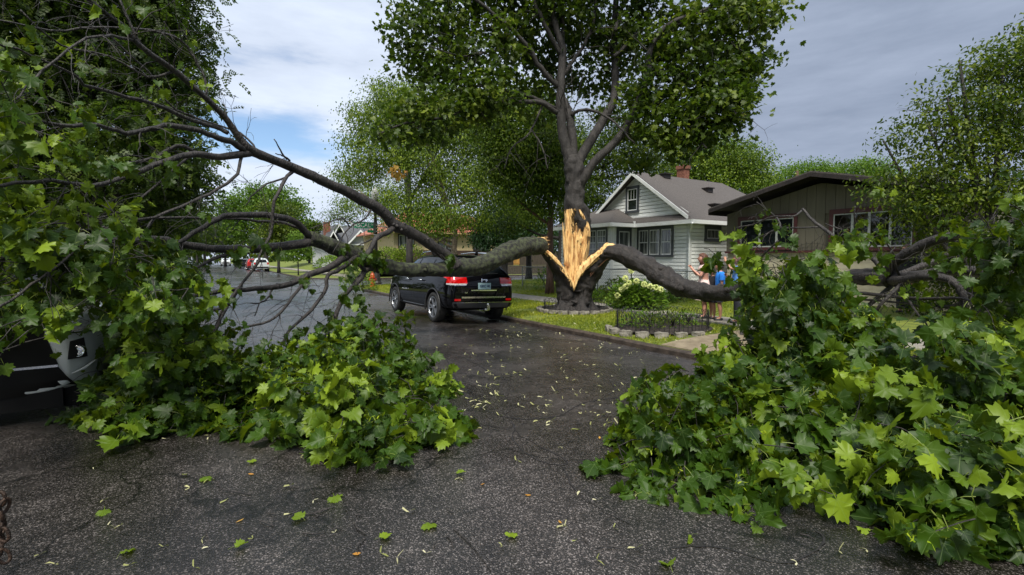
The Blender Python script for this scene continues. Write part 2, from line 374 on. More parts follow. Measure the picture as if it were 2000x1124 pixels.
maroon = mat('maroon_trim', (0.050, 0.012, 0.014), (0.075, 0.018, 0.020), 6, 0.55)
darktrim = mat('dark_trim', (0.014, 0.011, 0.010), (0.030, 0.022, 0.020), 5, 0.6)
glass = mat('window_glass', (0.010, 0.013, 0.014), None, rough=0.04, spec=0.6)
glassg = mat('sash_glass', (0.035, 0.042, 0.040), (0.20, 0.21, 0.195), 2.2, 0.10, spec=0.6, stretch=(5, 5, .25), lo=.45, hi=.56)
glassd = mat('dark_glass', (0.006, 0.008, 0.009), None, rough=0.03, spec=0.25)
curtain = mat('curtain', (0.30, 0.31, 0.29), (0.40, 0.41, 0.38), 18, 0.9, stretch=(1, 1, .1))
iron = mat('black_iron', (0.012, 0.012, 0.012), None, rough=0.5)
steel = mat('galvanised_steel', (0.25, 0.26, 0.26), None, rough=0.45, metal=0.8)
rust = mat('rusty_chain', (0.016, 0.010, 0.007), (0.06, 0.032, 0.018), 30, 0.6, 0.5, 80, metal=0.4)
rubber = mat('tyre_rubber', (0.010, 0.010, 0.010), (0.018, 0.017, 0.016), 20, 0.7, 0.2, 60)
blackp = mat('black_car_paint', (0.0025, 0.0025, 0.0035), None, rough=0.5, coat=0.6, spec=0.0)
voidblack = mat('grille_black', (0.004, 0.004, 0.004), None, rough=0.6, spec=0.2)
blackplastic = mat('black_plastic', (0.012, 0.012, 0.013), (0.018, 0.018, 0.019), 30, 0.5)
chrome = mat('chrome', (0.75, 0.76, 0.78), None, rough=0.12, metal=1.0)
alloy = mat('alloy_rim', (0.36, 0.37, 0.39), None, rough=0.28, metal=0.9)
silverp = mat('silver_car_paint', (0.52, 0.56, 0.56), None, rough=0.35, metal=0.0, coat=1.0)
whitecar = mat('white_car_paint', (0.66, 0.68, 0.68), None, rough=0.3, coat=1.0)
redcar = mat('red_car_paint', (0.36, 0.012, 0.010), None, rough=0.3, coat=1.0)
greycar = mat('grey_car_paint', (0.05, 0.055, 0.06), None, rough=0.3, coat=1.0)
lampred = mat('tail_lamp_red', (0.55, 0.006, 0.006), (0.32, 0.002, 0.002), 14, 0.12, coat=1.0)
lampclear = mat('clear_lamp', (0.60, 0.60, 0.60), (0.25, 0.25, 0.26), 40, 0.08, coat=1.0)
hyd = mat('hydrant_red', (0.42, 0.012, 0.008), (0.55, 0.03, 0.015), 8, 0.4)
hydy = mat('hydrant_yellow', (0.42, 0.07, 0.01), None, rough=0.4)
signg = mat('sign_green', (0.006, 0.27, 0.13), None, rough=0.4)
lampbr = mat('lamp_post_paint', (0.020, 0.017, 0.014), (0.045, 0.036, 0.028), 6, 0.5)
wood = mat('fence_boards', (0.030, 0.022, 0.015), (0.065, 0.048, 0.034), 5, 0.85, stretch=(3, 3, .3))
woody = mat('yellow_gate_wood', (0.30, 0.15, 0.03), (0.42, 0.23, 0.06), 6, 0.8, stretch=(3, 3, .3))
# asphalt: wet, coarse, pale chips
def asphalt():
    m = bpy.data.materials.new('wet_asphalt'); m.use_nodes = True; t = m.node_tree; b = t.nodes['Principled BSDF']
    def n(ty, **k):
        q = t.nodes.new(ty)
        for a, c in k.items(): setattr(q, a, c)
        return q
    tc_ = n('ShaderNodeTexCoord'); L = t.links.new
    vo = n('ShaderNodeTexVoronoi'); vo.inputs['Scale'].default_value = 150; L(tc_.outputs['Object'], vo.inputs['Vector'])
    sp = n('ShaderNodeSeparateColor'); L(vo.outputs['Color'], sp.inputs[0])
    r = n('ShaderNodeValToRGB'); L(sp.outputs[0], r.inputs[0]); e = r.color_ramp.elements
    e[0].position = 0.0; e[0].color = (0.0065, 0.0055, 0.005, 1); e[1].position = 1.0; e[1].color = (0.19, 0.17, 0.16, 1)
    for p_, c in ((0.55, 0.019), (0.78, 0.034), (0.90, 0.085)): q = e.new(p_); q.color = (c * 1.12, c * .97, c * .90, 1)
    big = n('ShaderNodeTexNoise'); big.inputs['Scale'].default_value = 0.55; big.inputs['Detail'].default_value = 7; big.inputs['Roughness'].default_value = .62; L(tc_.outputs['Object'], big.inputs['Vector'])
    med = n('ShaderNodeTexNoise'); med.inputs['Scale'].default_value = 7; med.inputs['Detail'].default_value = 6; L(tc_.outputs['Object'], med.inputs['Vector'])
    mr_ = n('ShaderNodeMapRange'); L(big.outputs[0], mr_.inputs[0]); mr_.inputs[1].default_value = .35; mr_.inputs[2].default_value = .65; mr_.inputs[3].default_value = .36; mr_.inputs[4].default_value = 1.1
    m2 = n('ShaderNodeMapRange'); L(med.outputs[0], m2.inputs[0]); m2.inputs[1].default_value = .3; m2.inputs[2].default_value = .7; m2.inputs[3].default_value = .7; m2.inputs[4].default_value = 1.3
    mu = n('ShaderNodeMath', operation='MULTIPLY'); L(mr_.outputs[0], mu.inputs[0]); L(m2.outputs[0], mu.inputs[1])
    # fine cracks: edges of big distorted cells, only where the surface is worn
    dn = n('ShaderNodeTexNoise'); dn.inputs['Scale'].default_value = 1.1; dn.inputs['Detail'].default_value = 6; L(tc_.outputs['Object'], dn.inputs['Vector'])
    ds = n('ShaderNodeVectorMath', operation='SCALE'); L(dn.outputs['Color'], ds.inputs[0]); ds.inputs['Scale'].default_value = 1.6; da = n('ShaderNodeVectorMath', operation='ADD'); L(tc_.outputs['Object'], da.inputs[0]); L(ds.outputs[0], da.inputs[1])
    ve = n('ShaderNodeTexVoronoi', feature='DISTANCE_TO_EDGE'); ve.inputs['Scale'].default_value = 0.42; L(da.outputs[0], ve.inputs['Vector'])
    ce = n('ShaderNodeMapRange'); L(ve.outputs['Distance'], ce.inputs[0]); ce.inputs[1].default_value = .002; ce.inputs[2].default_value = .010; ce.inputs[3].default_value = .25; ce.inputs[4].default_value = 1
    # old repair patches with firm edges
    pn_ = n('ShaderNodeTexNoise'); pn_.inputs['Scale'].default_value = .32; pn_.inputs['Detail'].default_value = 3; L(da.outputs[0], pn_.inputs['Vector'])
    pr_ = n('ShaderNodeMapRange'); L(pn_.outputs[0], pr_.inputs[0]); pr_.inputs[1].default_value = .52; pr_.inputs[2].default_value = .54; pr_.inputs[3].default_value = 1.0; pr_.inputs[4].default_value = 1.35
    m3 = n('ShaderNodeMath', operation='MULTIPLY'); L(mu.outputs[0], m3.inputs[0]); L(ce.outputs[0], m3.inputs[1]); m4 = n('ShaderNodeMath', operation='MULTIPLY'); L(m3.outputs[0], m4.inputs[0]); L(pr_.outputs[0], m4.inputs[1])
    vm = n('ShaderNodeVectorMath', operation='SCALE'); L(r.outputs[0], vm.inputs[0]); L(m4.outputs[0], vm.inputs['Scale'])
    L(vm.outputs[0], b.inputs['Base Color'])
    rg = n('ShaderNodeMapRange'); L(big.outputs[0], rg.inputs[0]); rg.inputs[1].default_value = .35; rg.inputs[2].default_value = .68; rg.inputs[3].default_value = .13; rg.inputs[4].default_value = .42
    L(rg.outputs[0], b.inputs['Roughness']); b.inputs['Specular IOR Level'].default_value = 0.75
    bp = n('ShaderNodeBump'); bp.inputs['Strength'].default_value = 0.45; bp.inputs['Distance'].default_value = 0.006
    hh = n('ShaderNodeMath', operation='MULTIPLY'); L(vo.outputs['Distance'], hh.inputs[0]); hh.inputs[1].default_value = -1.0
    L(hh.outputs[0], bp.inputs['Height']); L(bp.outputs[0], b.inputs['Normal'])
    return m
asph = asphalt()
# ------------------------------------------------------------------ ground, road, kerbs, lawns, pavement
b = MB(); b.quad((-1500, -300, -.4), (1500, -300, -.4), (1500, 2400, -.4), (-1500, 2400, -.4)); tag(b.build('ground', lawnm), kind='structure')
b = MB()
us = np.linspace(-3.5, 6.9, 27); vs_ = [-60, 0, 10, 20, 30, 60, 120, 420]
g = [S(u, v, road_z(u)) for v in vs_ for u in us]; k = len(us)
b.add(g, [(i * k + j, i * k + j + 1, (i + 1) * k + j + 1, (i + 1) * k + j) for i in range(len(vs_) - 1) for j in range(k - 1)])
tag(b.build('road', asph, smooth=True), kind='structure')
b = MB()
for u0, u1 in ((6.9, 120), (-120, -3.5)): b.quad(S(u0, 22, -.13), S(u1, 22, -.13), S(u1, 46, -.13), S(u0, 46, -.13))
tag(b.build('cross_road', asph), kind='structure')
def block(uk, uo, v0, v1, rn, rf, n=8):
    """outline of a kerbed block: uk kerb side, uo outer side"""
    sg = 1 if uo > uk else -1
    def out(ins):
        pts = []
        a0, a1, c0, c1 = uk + sg * ins, uo, v0 + ins, v1 - ins
        if rn:
            r = rn - ins
            pts += [(uk + sg * rn - sg * r * math.cos(t), v0 + rn - r * math.sin(t)) for t in np.linspace(math.pi / 2, 0, n)]
        else: pts.append((a0, v0))
        if rf:
            r = rf - ins
            pts += [(uk + sg * rf - sg * r * math.cos(t), v1 - rf + r * math.sin(t)) for t in np.linspace(0, math.pi / 2, n)]
        else: pts.append((a0, v1))
        return pts, [(a1, v1 - (ins if rf else 0)), (a1, v0 + (ins if rn else 0))]
    return out
kb = MB(); lb = MB()
for uk, uo, v0, v1, rn, rf in ((6.9, 110, -60, 29.6, 0, 4.5), (6.9, 110, 39.5, 420, 5, 0), (-3.5, -110, -60, 28.5, 0, 4.5), (-3.5, -110, 39.5, 420, 5, 0)):
    out = block(uk, uo, v0, v1, rn, rf); a, ta = out(0); a2, _ = out(0.02); c, tc2 = out(0.16)
    if rn: a = [ta[1]] + a; a2 = [tc2[1]] + a2; c = [tc2[1]] + c
    if rf: a = a + [ta[0]]; a2 = a2 + [tc2[0]]; c = c + [tc2[0]]
    # split long straight runs so the kerb can wobble a little
    def dense(ps):
        o = []
        for p, q in zip(ps, ps[1:]):
            d = math.hypot(q[0] - p[0], q[1] - p[1]); m = max(1, int(min(d, 80) / 1.0))
            o += [(p[0] + (q[0] - p[0]) * i / m, p[1] + (q[1] - p[1]) * i / m) for i in range(m)]
        return o + [ps[-1]]
    n0 = [dense(x) for x in (a, a2, c)]; L = min(len(x) for x in n0)
    if len(set(len(x) for x in n0)) > 1: n0 = [a, a2, c]; L = len(a)
    rows = [[], [], [], []]
    for i in range(L):
        wz = 0.012 * noise.noise(Vector((n0[0][i][0] * .6, n0[0][i][1] * .6, 0)))
        rows[0].append(S(*n0[0][i], -.3)); rows[1].append(S(*n0[0][i], -.055 + wz)); rows[2].append(S(*n0[1][i], -.033 + wz)); rows[3].append(S(*n0[2][i], -.03 + wz))
    V = [p for r_ in rows for p in r_]; kb.add(V, [(r_ * L + i, r_ * L + i + 1, (r_ + 1) * L + i + 1, (r_ + 1) * L + i) for r_ in range(3) for i in range(L - 1)])
    pl = [S(*p, -.036) for p in (c if rn or rf else c)]
    if not rn: pl = [S(uo, v0, -.036)] + pl
    if not rf: pl = pl + [S(uo, v1, -.036)]
    lb.add(pl, [tuple(range(len(pl)))])
tag(kb.build('kerb', kerbm), kind='structure'); tag(lb.build('lawn', lawnm), kind='structure')
# raised front gardens behind the pavement (gentle slope up)
b = MB(); vs_ = np.linspace(-20, 27, 60); YU = us = [11.35, 11.7, 12.5, 13.5, 15, 18, 24, 40]; YH = hz = [.05, .09, .11, .12, .13, .14, .14, .14]
def yard_z(u, v): return float(np.interp(u, YU, YH)) + (0.03 * noise.noise(Vector((u * .4, v * .4, 0))) if u > 11.5 else 0)
g = [S(u, v, yard_z(u, v)) for v in vs_ for u in us]; k = len(us)
b.add(g, [(i * k + j, i * k + j + 1, (i + 1) * k + j + 1, (i + 1) * k + j) for i in range(len(vs_) - 1) for j in range(k - 1)])
tag(b.build('front_yard_ground', lawnm, smooth=True), kind='structure')
b = MB(); vs_ = np.linspace(-20, 26.5, 60); us = [7.055, 7.4, 8.0, 9.0, 9.95]
def verge_z(u, v): return float(np.interp(u, [7.055, 7.4, 8, 9.95], [-.031, 0, .025, .045]))
g = [S(u, v, verge_z(u, v)) for v in vs_ for u in us]; k = len(us)
b.add(g, [(i * k + j, i * k + j + 1, (i + 1) * k + j + 1, (i + 1) * k + j) for i in range(len(vs_) - 1) for j in range(k - 1)])
tag(b.build('verge', lawnm, smooth=True), kind='structure')
b = MB()   # pavement: separate flags with joints
for seg0, seg1 in ((-20, 26.5), (41.5, 110)):
    v = seg0
    while v < seg1:
        z = .058 + random.uniform(-.004, .006); b.box(9.95, 11.3, v + .012, v + 1.5, -.1, z, M=STREET); v += 1.512
tag(b.build('pavement', conc), kind='structure')
b = MB()
for seg0, seg1 in ((41.5, 110),): b.box(13, 30, 60, 61.2, -.1, .052, M=STREET)
tag(b.build('garden_path', conc), kind='structure')
b = MB()   # concrete slab by the kerb
for v0, v1 in ((4.15, 4.98), (5.0, 6.0)):
    for u0, u1 in ((7.07, 7.4), (7.4, 8.0), (8.0, 8.9), (8.915, 9.93)): 
        z0, z1 = verge_z(u0, 0) + .014, verge_z(u1, 0) + .014; b.prism([S(u0, v0, z0), S(u1, v0, z1), S(u1, v1, z1), S(u0, v1, z0)], (0, 0, -.12))
tag(b.build('concrete_slab', conc_tan), kind='structure')
# cracks and an old patch in the road
def ribbon(mb, pts, w, z=.004):
    P3 = []
    pts = spline(pts, 5)
    for i, (x, y) in enumerate(pts):
        p = G(x + random.uniform(-2, 2), y + random.uniform(-1.2, 1.2), -.02); u, v = toS(p); P3.append((u, v))
    L_ = []; Rr = []
    for i in range(len(P3)):
        a = P3[max(0, i - 1)]; c = P3[min(len(P3) - 1, i + 1)]; dx, dy = c[0] - a[0], c[1] - a[1]; l = math.hypot(dx, dy) + 1e-9
        ww = w * random.uniform(.3, 1.2) * (0.35 if i in (0, len(P3) - 1) else 1); nx, ny = -dy / l * ww, dx / l * ww
        L_.append(S(P3[i][0] + nx, P3[i][1] + ny, road_z(P3[i][0]) + z)); Rr.append(S(P3[i][0] - nx, P3[i][1] - ny, road_z(P3[i][0]) + z))
    n = len(L_); mb.add(L_ + Rr, [(i, i + 1, n + i + 1, n + i) for i in range(n - 1)])
b = MB()
for pts, w_ in (([(870, 700), (905, 770), (950, 806), (1010, 822), (1090, 815), (1130, 795), (1165, 783), (1230, 773), (1310, 764), (1345, 760)], .012),
              ([(1000, 825), (1010, 850), (1060, 880), (1105, 905), (1092, 915), (1040, 900), (1003, 865), (1004, 842)], .008),
              ([(1098, 915), (1120, 960), (1170, 1000), (1235, 1035)], .006), ([(1310, 1080), (1360, 1074), (1420, 1080), (1520, 1108), (1580, 1090), (1610, 1060), (1590, 1040)], .006),
              ([(860, 690), (905, 700), (950, 725), (990, 745)], .014), ([(890, 600), (960, 640), (1040, 655), (1160, 660)], .010), ([(700, 600), (760, 612), (830, 650)], .02),
              ([(560, 600), (640, 585), (730, 590)], .03), ([(480, 575), (560, 590), (620, 630)], .02), ([(430, 560), (520, 556), (640, 562), (720, 560)], .03), ([(400, 640), (470, 655), (560, 648), (660, 660)], .02),
              ([(1010, 850), (940, 835), (900, 870)], .005), ([(1165, 783), (1200, 760), (1180, 730)], .006)):
    ribbon(b, pts, w_)
tag(b.build('road_crack', crackm), kind='structure')
# soil beds
b = MB(); bedv = []
for i in range(28):
    t = 2 * math.pi * i / 28; bedv.append(S(8.45 + 1.15 * math.cos(t) * (1 + .05 * math.sin(5 * t)), 7.15 + .95 * math.sin(t), .062))
b.add(bedv + [S(8.45, 7.15, .13)], [(i, (i + 1) % 28, 28) for i in range(28)])
tag(b.build('garden_bed', soil), kind='structure')
TREE = P(1122, 603, 14.0); TREE.z = .05
b = MB(); k = 24; b.add([TREE + Vector((1.02 * math.cos(2 * math.pi * i / k), .95 * math.sin(2 * math.pi * i / k), .012)) for i in range(k)] + [TREE + Vector((0, 0, .10))], [(i, (i + 1) % k, k) for i in range(k)])
tag(b.build('tree_bed', soil), kind='structure')
# grass blades
BL = (np.array([(-.07, 0, 0), (.07, 0, 0), (.035, .6, .06), (0, 1, .22)], float), [(0, 1, 2), (0, 2, 3)])
def in_any(u, v):
    if 4.0 < v < 6.05 and u > 7: return True
    if ((u - 8.45) / 1.18) ** 2 + ((v - 7.15) / 1.0) ** 2 < 1: return True
    t = S(u, v) - TREE; return t.x ** 2 + t.y ** 2 < 1.0
pp = []
def scatter(u0, u1, v0, v1, dens, zf):
    n = int((u1 - u0) * (v1 - v0) * dens)
    for u, v in zip(RNG.uniform(u0, u1, n), RNG.uniform(v0, v1, n)):
        if in_any(u, v): continue
        if noise.noise(Vector((u * 1.3, v * 1.3, 0))) < -.42: continue
        p = S(u, v, zf(u, v)); 
        k = (p.x / max(p.y, .1)) * F + CX
        if -60 < k < 2060: pp.append(p)
scatter(7.05, 9.93, 2.5, 14, 900, verge_z); scatter(7.05, 9.93, 14, 28, 380, verge_z)
scatter(11.32, 15, 4, 18, 420, yard_z); scatter(15, 17, 13, 24, 200, yard_z); scatter(11.32, 22, 18, 27, 130, yard_z)
pp = np.array(pp); n = len(pp); tip = unit(n) * [.7, .7, .3] + [0, 0, .75]
far = np.linalg.norm(pp[:, :2], axis=1)
lo = leaves('grass', BL, pp, tip, unit(n), RNG.uniform(.035, .075, n) * (1 + far / 60), blade, tint=np.array([0.5 + .5 * noise.noise(Vector((p[0] * .5, p[1] * .5, 3))) for p in pp]) + RNG.normal(0, .25, n))
tag(lo, 'short damp green and yellowish grass on the verge and front yards', 'grass', kind='stuff')
# litter of torn leaves and seeds
SEED = (np.array([(0, 0, 0), (.10, .15, .02), (.16, .7, .05), (0, 1, .02), (-.06, .5, .02), (-.25, -.1, .02), (-.8, -.28, .05), (-.75, -.45, .0), (-.2, -.28, 0)], float), [(0, 1, 2, 3, 4), (0, 5, 6, 7, 8)])
def litter(name, T, n, region, size, m, tint, label, cat='leaves', lift=.012):
    ps = []
    while len(ps) < n:
        px, py, q = region(); p = G(px, py, -.02); u, v = toS(p)
        if u < 6.85 and u > -3.4: z = road_z(u)
        elif 7.05 < u < 9.9: z = verge_z(u, v) + .012
        else: z = yard_z(u, v) + .01 if u > 11.35 else .06
        ps.append((p.x, p.y, z + lift))
    ps = np.array(ps); k = len(ps); t = unit(k); t[:, 2] *= .12; nn = unit(k) * [.25, .25, .1] + [0, 0, 1]
    o = leaves(name, T, ps, t, nn, RNG.uniform(*size, k), m, tint=tint(k), uv=(T is MAPLE_S)); tag(o, label, cat, kind='stuff'); return o
def reg_near():
    return random.uniform(0, 2000), 850 + 270 * random.random() ** .8, 0
def reg_mid():
    y = 606 + 240 * random.random() ** 1.4; return random.gauss(1080, 130 + (y - 600) * .3), y, 0
def reg_lawn():
    return random.uniform(990, 1420), random.uniform(560, 680), 0
litter('fallen_leaves', MAPLE_S, 16, reg_near, (.055, .085), leafN, lambda k: RNG.uniform(.6, 1, k), 'torn green maple leaves lying scattered on the wet road', lift=.02)
yel = leaf_mat('seed_yellow', (0.20, 0.22, 0.06), (0.40, 0.39, 0.18), (0.58, 0.55, 0.36), trans=.2)
litter('maple_seeds', SEED, 60, reg_near, (.025, .055), yel, lambda k: RNG.uniform(0, 1, k), 'yellow green winged maple seeds scattered over the foreground road', 'seeds')
litter('leaf_litter', SEED, 380, reg_mid, (.03, .08), yel, lambda k: RNG.uniform(0, 1, k), 'pale seeds and leaf scraps strewn between the two fallen limbs', 'leaf litter')
litter('lawn_litter', SEED, 150, reg_lawn, (.03, .06), yel, lambda k: RNG.uniform(0, 1, k), 'pale leaf scraps strewn over the verge and lawn by the split tree', 'leaf litter', lift=.04)
litter('dead_leaves', OVAL, 9, reg_near, (.03, .055), leafO, lambda k: RNG.uniform(0, 1, k), 'small orange dead leaves on the dark foreground road')

# snapped twigs and bark chips on the road
b = MB()
for _ in range(150):
    px, py, q = (reg_mid() if random.random() < .6 else (random.uniform(400, 1900), random.uniform(830, 1080), 0)); p = G(px, py, -.02); u, v = toS(p)
    if not -3 < u < 6.8: continue
    p.z = road_z(u) + .008; a = random.uniform(0, 6.28); L_ = random.uniform(.03, .20) if random.random() < .85 else .45; d = Vector((math.cos(a), math.sin(a), 0)); e_ = Vector((-d.y, d.x, 0)) * random.gauss(0, .12)
    b.tube([p, p + d * L_ * .5 + e_ * L_ + Vector((0, 0, .006)), p + d * L_], [.004, .0035, .002], n=4)
tag(b.build('twig_litter', bark_dark), 'snapped dark twigs and bark chips strewn on the wet road', 'twigs', kind='stuff')
random.seed(23); RNG = np.random.default_rng(23)
# ------------------------------------------------------------------ limbs traced as real 3D paths
def limb(mb, pts, dfun=None, n=8, sub=3, rough=.12, mi=0, rs=5.0, wob=0.0, dmin=.004, dz=0, ridge=0.0):
    """pts: (px, py, Y or None, diameter in metres or None -> thickness in px)"""
    Q = []
    for p in pts:
        px, py = p[0], p[1]; Y = p[2] if p[2] is not None else dfun(px)
        w_ = P(px, py, Y + dz); Q.append((w_.x, w_.y, w_.z, p[3] * (Y + dz) / F / 2))
    Q = spline(Q, sub); pts3 = [Vector(q[:3]) for q in Q]; rad = [max(dmin, float(q[3])) for q in Q]
    if wob:
        for i in range(1, len(pts3) - 1): pts3[i] += Vector([random.gauss(0, wob) for _ in range(3)])
    for p_, r_ in zip(pts3, rad): p_.z = max(p_.z, r_ * .8 - .03)
    mb.tube(pts3, rad, n=n, rough=rough, rs=rs, mi=mi, ridge=ridge); return pts3, rad
def twigs(mb, path, rad, count, length, t0=.2, n=4, droop=.25, spread=1.0, sub=1, r0=.012, zmin=.02, out=None):
    """side twigs growing off a limb; returns tip positions and directions"""
    tips = [] if out is None else out
    for _ in range(count):
        i = random.randint(int(len(path) * t0), len(path) - 2); base = path[i].copy(); ax = (path[i + 1] - path[i]).normalized()
        d = Vector([random.gauss(0, 1) for _ in range(3)]); d = (d - ax * d.dot(ax)).normalized() * spread + ax * random.uniform(.4, 1.2); d.normalize()
        L = length * random.uniform(.5, 1.3); k = 6; q = [base]; r = min(rad[i] * .6, r0 * random.uniform(.5, 1.1)); rr = [r]
        for j in range(k):
            d = (d + Vector([random.gauss(0, .22) for _ in range(3)]) + Vector((0, 0, -droop * .5))).normalized()
            p = q[-1] + d * L / k; p.z = max(p.z, zmin); q.append(p); rr.append(max(.0022, r * (1 - (j + 1) / (k + .5))))
        mb.tube(q, rr, n=n, cap=False); tips.append((q[-1], d, q))
        if sub:
            for _s in range(random.randint(1, 3)):
                j = random.randint(2, k - 1); d2 = (d + Vector([random.gauss(0, .7) for _ in range(3)])).normalized(); q2 = [q[j]]
                for _t in range(3):
                    d2 = (d2 + Vector([random.gauss(0, .25) for _ in range(3)]) + Vector((0, 0, -droop * .4))).normalized(); p = q2[-1] + d2 * L * .14; p.z = max(p.z, zmin); q2.append(p)
                mb.tube(q2, [rr[j] * .8, rr[j] * .6, .003, .002], n=3, cap=False); tips.append((q2[-1], d2, q2))
    return tips
# depth of the left limb against the picture column it crosses
def YL(px): return float(np.interp(px, [-100, 0, 150, 250, 350, 450, 600, 700, 880, 975, 1060], [4.3, 4.5, 5.0, 5.5, 6.0, 6.5, 7.5, 8.4, 10.3, 11.9, 13.45]))
def YA(px): return float(np.interp(px, [-100, 0, 170, 300, 480, 640, 770, 887], [3.7, 4.0, 4.8, 5.5, 6.6, 7.9, 9.1, 10.3]))
def YR(px): return float(np.interp(px, [1180, 1262, 1326, 1400, 1500, 1600, 1750, 1900, 2000, 2150], [13.55, 12.6, 11.8, 10.9, 9.7, 8.7, 7.3, 6.3, 5.7, 5.2]))
LL = empty('fallen_limb', P(700, 516, 8.4).xy.to_3d(), 0, 'huge moss streaked maple limb fallen leftwards across the road behind the black SUV', 'fallen limb')
bm_ = MB(); tipsL = []
mainB = [(1066, 476, None, 22), (1057, 480, None, 33), (1040, 481, None, 34), (1025, 483, None, 34), (1000, 489, None, 36), (975, 502, None, 35), (937, 519, None, 34), (900, 524, None, 33), (850, 527, None, 27), (812, 528, None, 27), (775, 525, None, 28), (740, 518, None, 30), (712, 509, None, 31), (675, 492, None, 31), (650, 482, None, 30), (625, 472, None, 28), (603, 466, None, 27)]
pB, rB = limb(bm_, mainB, YL, n=26, sub=7, rough=.14, rs=3.6, ridge=.14)
# moss-free darker side branches in a second builder
bb = MB()
A = [(893, 523, None, 24), (880, 505, None, 22), (850, 485, None, 22), (825, 467, None, 22), (787, 447, None, 22), (770, 440, None, 22), (755, 422, None, 21), (735, 405, None, 20), (712, 394, None, 20), (682, 377, None, 20), (640, 359, None, 19), (605, 342, None, 19), (569, 327, None, 18), (527, 310, None, 17), (488, 293, None, 19), (463, 263, None, 13), (438, 228, None, 12), (402, 192, None, 11), (370, 164, None, 11), (342, 139, None, 11), (295, 107, None, 10), (263, 80, None, 10), (242, 53, None, 9), (213, 32, None, 9), (174, 0, None, 8), (130, -40, None, 6), (60, -90, None, 4)]
pA, rA = limb(bb, A, YA, n=14, sub=5, rough=.14, rs=5, ridge=.12)
side = [
 ([(476, 296), (459, 281), (427, 270), (391, 256), (334, 245), (292, 253), (245, 260), (213, 249), (142, 244), (71, 237), (0, 228), (-80, 235)], 13, 5, YA, -.15),
 ([(445, 260), (420, 249), (356, 228), (302, 203), (249, 189), (178, 171), (142, 146), (96, 125), (36, 100), (-60, 60)], 9, 4, YA, .2),
 ([(488, 300), (431, 306), (384, 302), (338, 310), (302, 324), (249, 345), (178, 361), (100, 356), (0, 363), (-70, 380)], 14, 6, YA, -.3),
 ([(384, 301), (345, 285), (306, 306), (228, 324), (142, 317), (89, 281), (20, 285)], 8, 3, YA, .1),
 ([(473, 304), (463, 338), (427, 370), (374, 395), (302, 426), (249, 430), (178, 465), (96, 533), (40, 570), (-30, 620)], 6, 5, YA, -.5),
 ([(573, 335), (560, 345), (520, 362), (497, 378), (480, 402)], 5, 2, YA, -.1), ([(573, 331), (568, 318), (555, 305), (545, 288), (535, 272)], 5, 2, YA, 0), ([(560, 312), (552, 305), (538, 300)], 3, 2, YA, 0),
 ([(572, 335), (556, 352), (540, 385), (534, 401), (530, 451), (512, 490), (498, 522), (463, 569), (434, 608), (423, 643), (391, 690), (360, 740)], 7, 4, YA, -.3),
 ([(402, 192), (400, 150), (381, 117), (356, 82), (313, 64), (249, 55), (185, 53), (100, 60), (0, 40)], 5, 3, YA, .1),
 ([(263, 80), (228, 73), (199, 71), (153, 85), (89, 135), (36, 185), (-20, 230)], 6, 3, YA, -.2),
 ([(340, 140), (290, 150), (210, 110), (120, 90), (40, 20)], 5, 3, YA, .3), ([(280, 95), (240, 20), (228, -40)], 6, 3, YA, .2), ([(500, 480 - 185), (470, 260), (345, 215), (290, 140), (200, 55), (170, -20)], 4, 3, YA, .45),
 ([(605, 465), (584, 440), (559, 428), (516, 421), (452, 421), (420, 430), (391, 448), (356, 469), (320, 490), (250, 530), (200, 575)], 14, 6, YL, -.15),
 ([(610, 469), (598, 474), (552, 480), (498, 487), (463, 487), (409, 485), (356, 478), (313, 469), (249, 470), (150, 476), (40, 500), (-50, 520)], 19, 10, YL, 0),
 ([(590, 448), (545, 434), (516, 434), (470, 428), (391, 426), (302, 426), (220, 440), (120, 455), (20, 445)], 6, 4, YL, .3),
 ([(463, 492), (409, 508), (374, 533), (330, 570), (290, 620)], 8, 3, YL, -.1),
 ([(675, 500), (669, 505), (651, 519), (605, 537), (569, 554), (516, 563), (463, 567), (427, 569), (356, 583), (320, 590), (270, 625)], 15, 6, YL, -.25),
 ([(463, 566), (452, 586), (427, 604), (384, 608), (340, 612), (290, 640)], 9, 3, YL, -.5), ([(594, 543), (594, 551), (569, 583), (548, 611), (512, 633), (463, 643), (434, 655)], 7, 4, YL, -.5),
 ([(535, 561), (520, 585), (507, 593), (497, 618)], 4, 2, YL, -.3), ([(507, 593), (490, 592)], 3, 2, YL, -.3),
 ([(700, 498), (694, 505), (665, 526), (641, 537), (633, 572), (605, 608), (569, 643), (548, 675)], 10, 5, YL, -.4),
 ([(773, 441), (756, 455), (740, 462), (725, 485), (710, 507), (707, 522), (712, 532), (700, 550), (675, 575), (662, 600), (655, 625), (660, 645)], 11, 8, YL, -.45),
 ([(724, 520), (712, 532), (700, 545), (690, 560), (672, 580)], 12, 8, YL, -.4), ([(727, 407), (712, 427), (682, 445), (665, 470), (650, 495)], 4, 2, YL, -.5), ([(682, 443), (675, 432), (660, 428), (607, 447)], 3, 2, YL, -.5),
 ([(846, 482), (846, 492), (850, 500)], 12, 7, YL, -.1),
 ([(452, 586), (420, 640), (400, 680), (370, 720)], 5, 3, YL, -.6), ([(420, 575), (400, 600), (360, 625), (300, 650)], 6, 3, YL, -.7), ([(655, 640), (620, 665), (560, 690), (500, 720), (420, 735)], 6, 3, YL, -.9), ([(640, 650), (600, 700), (585, 730)], 5, 3, YL, -.9), ([(740, 460), (700, 480)], 4, 2, YL, -.4),
 ([(302, 426), (270, 470), (200, 480), (120, 540), (60, 640)], 5, 2, YA, -.3), ([(96, 533), (45, 540), (10, 555)], 4, 2, YA, -.2), ([(355, 485), (300, 505), (230, 560), (150, 600)], 7, 3, YL, -.2), ([(380, 300), (330, 340), (260, 400), (180, 430), (60, 440)], 5, 2, YA, -.2)]
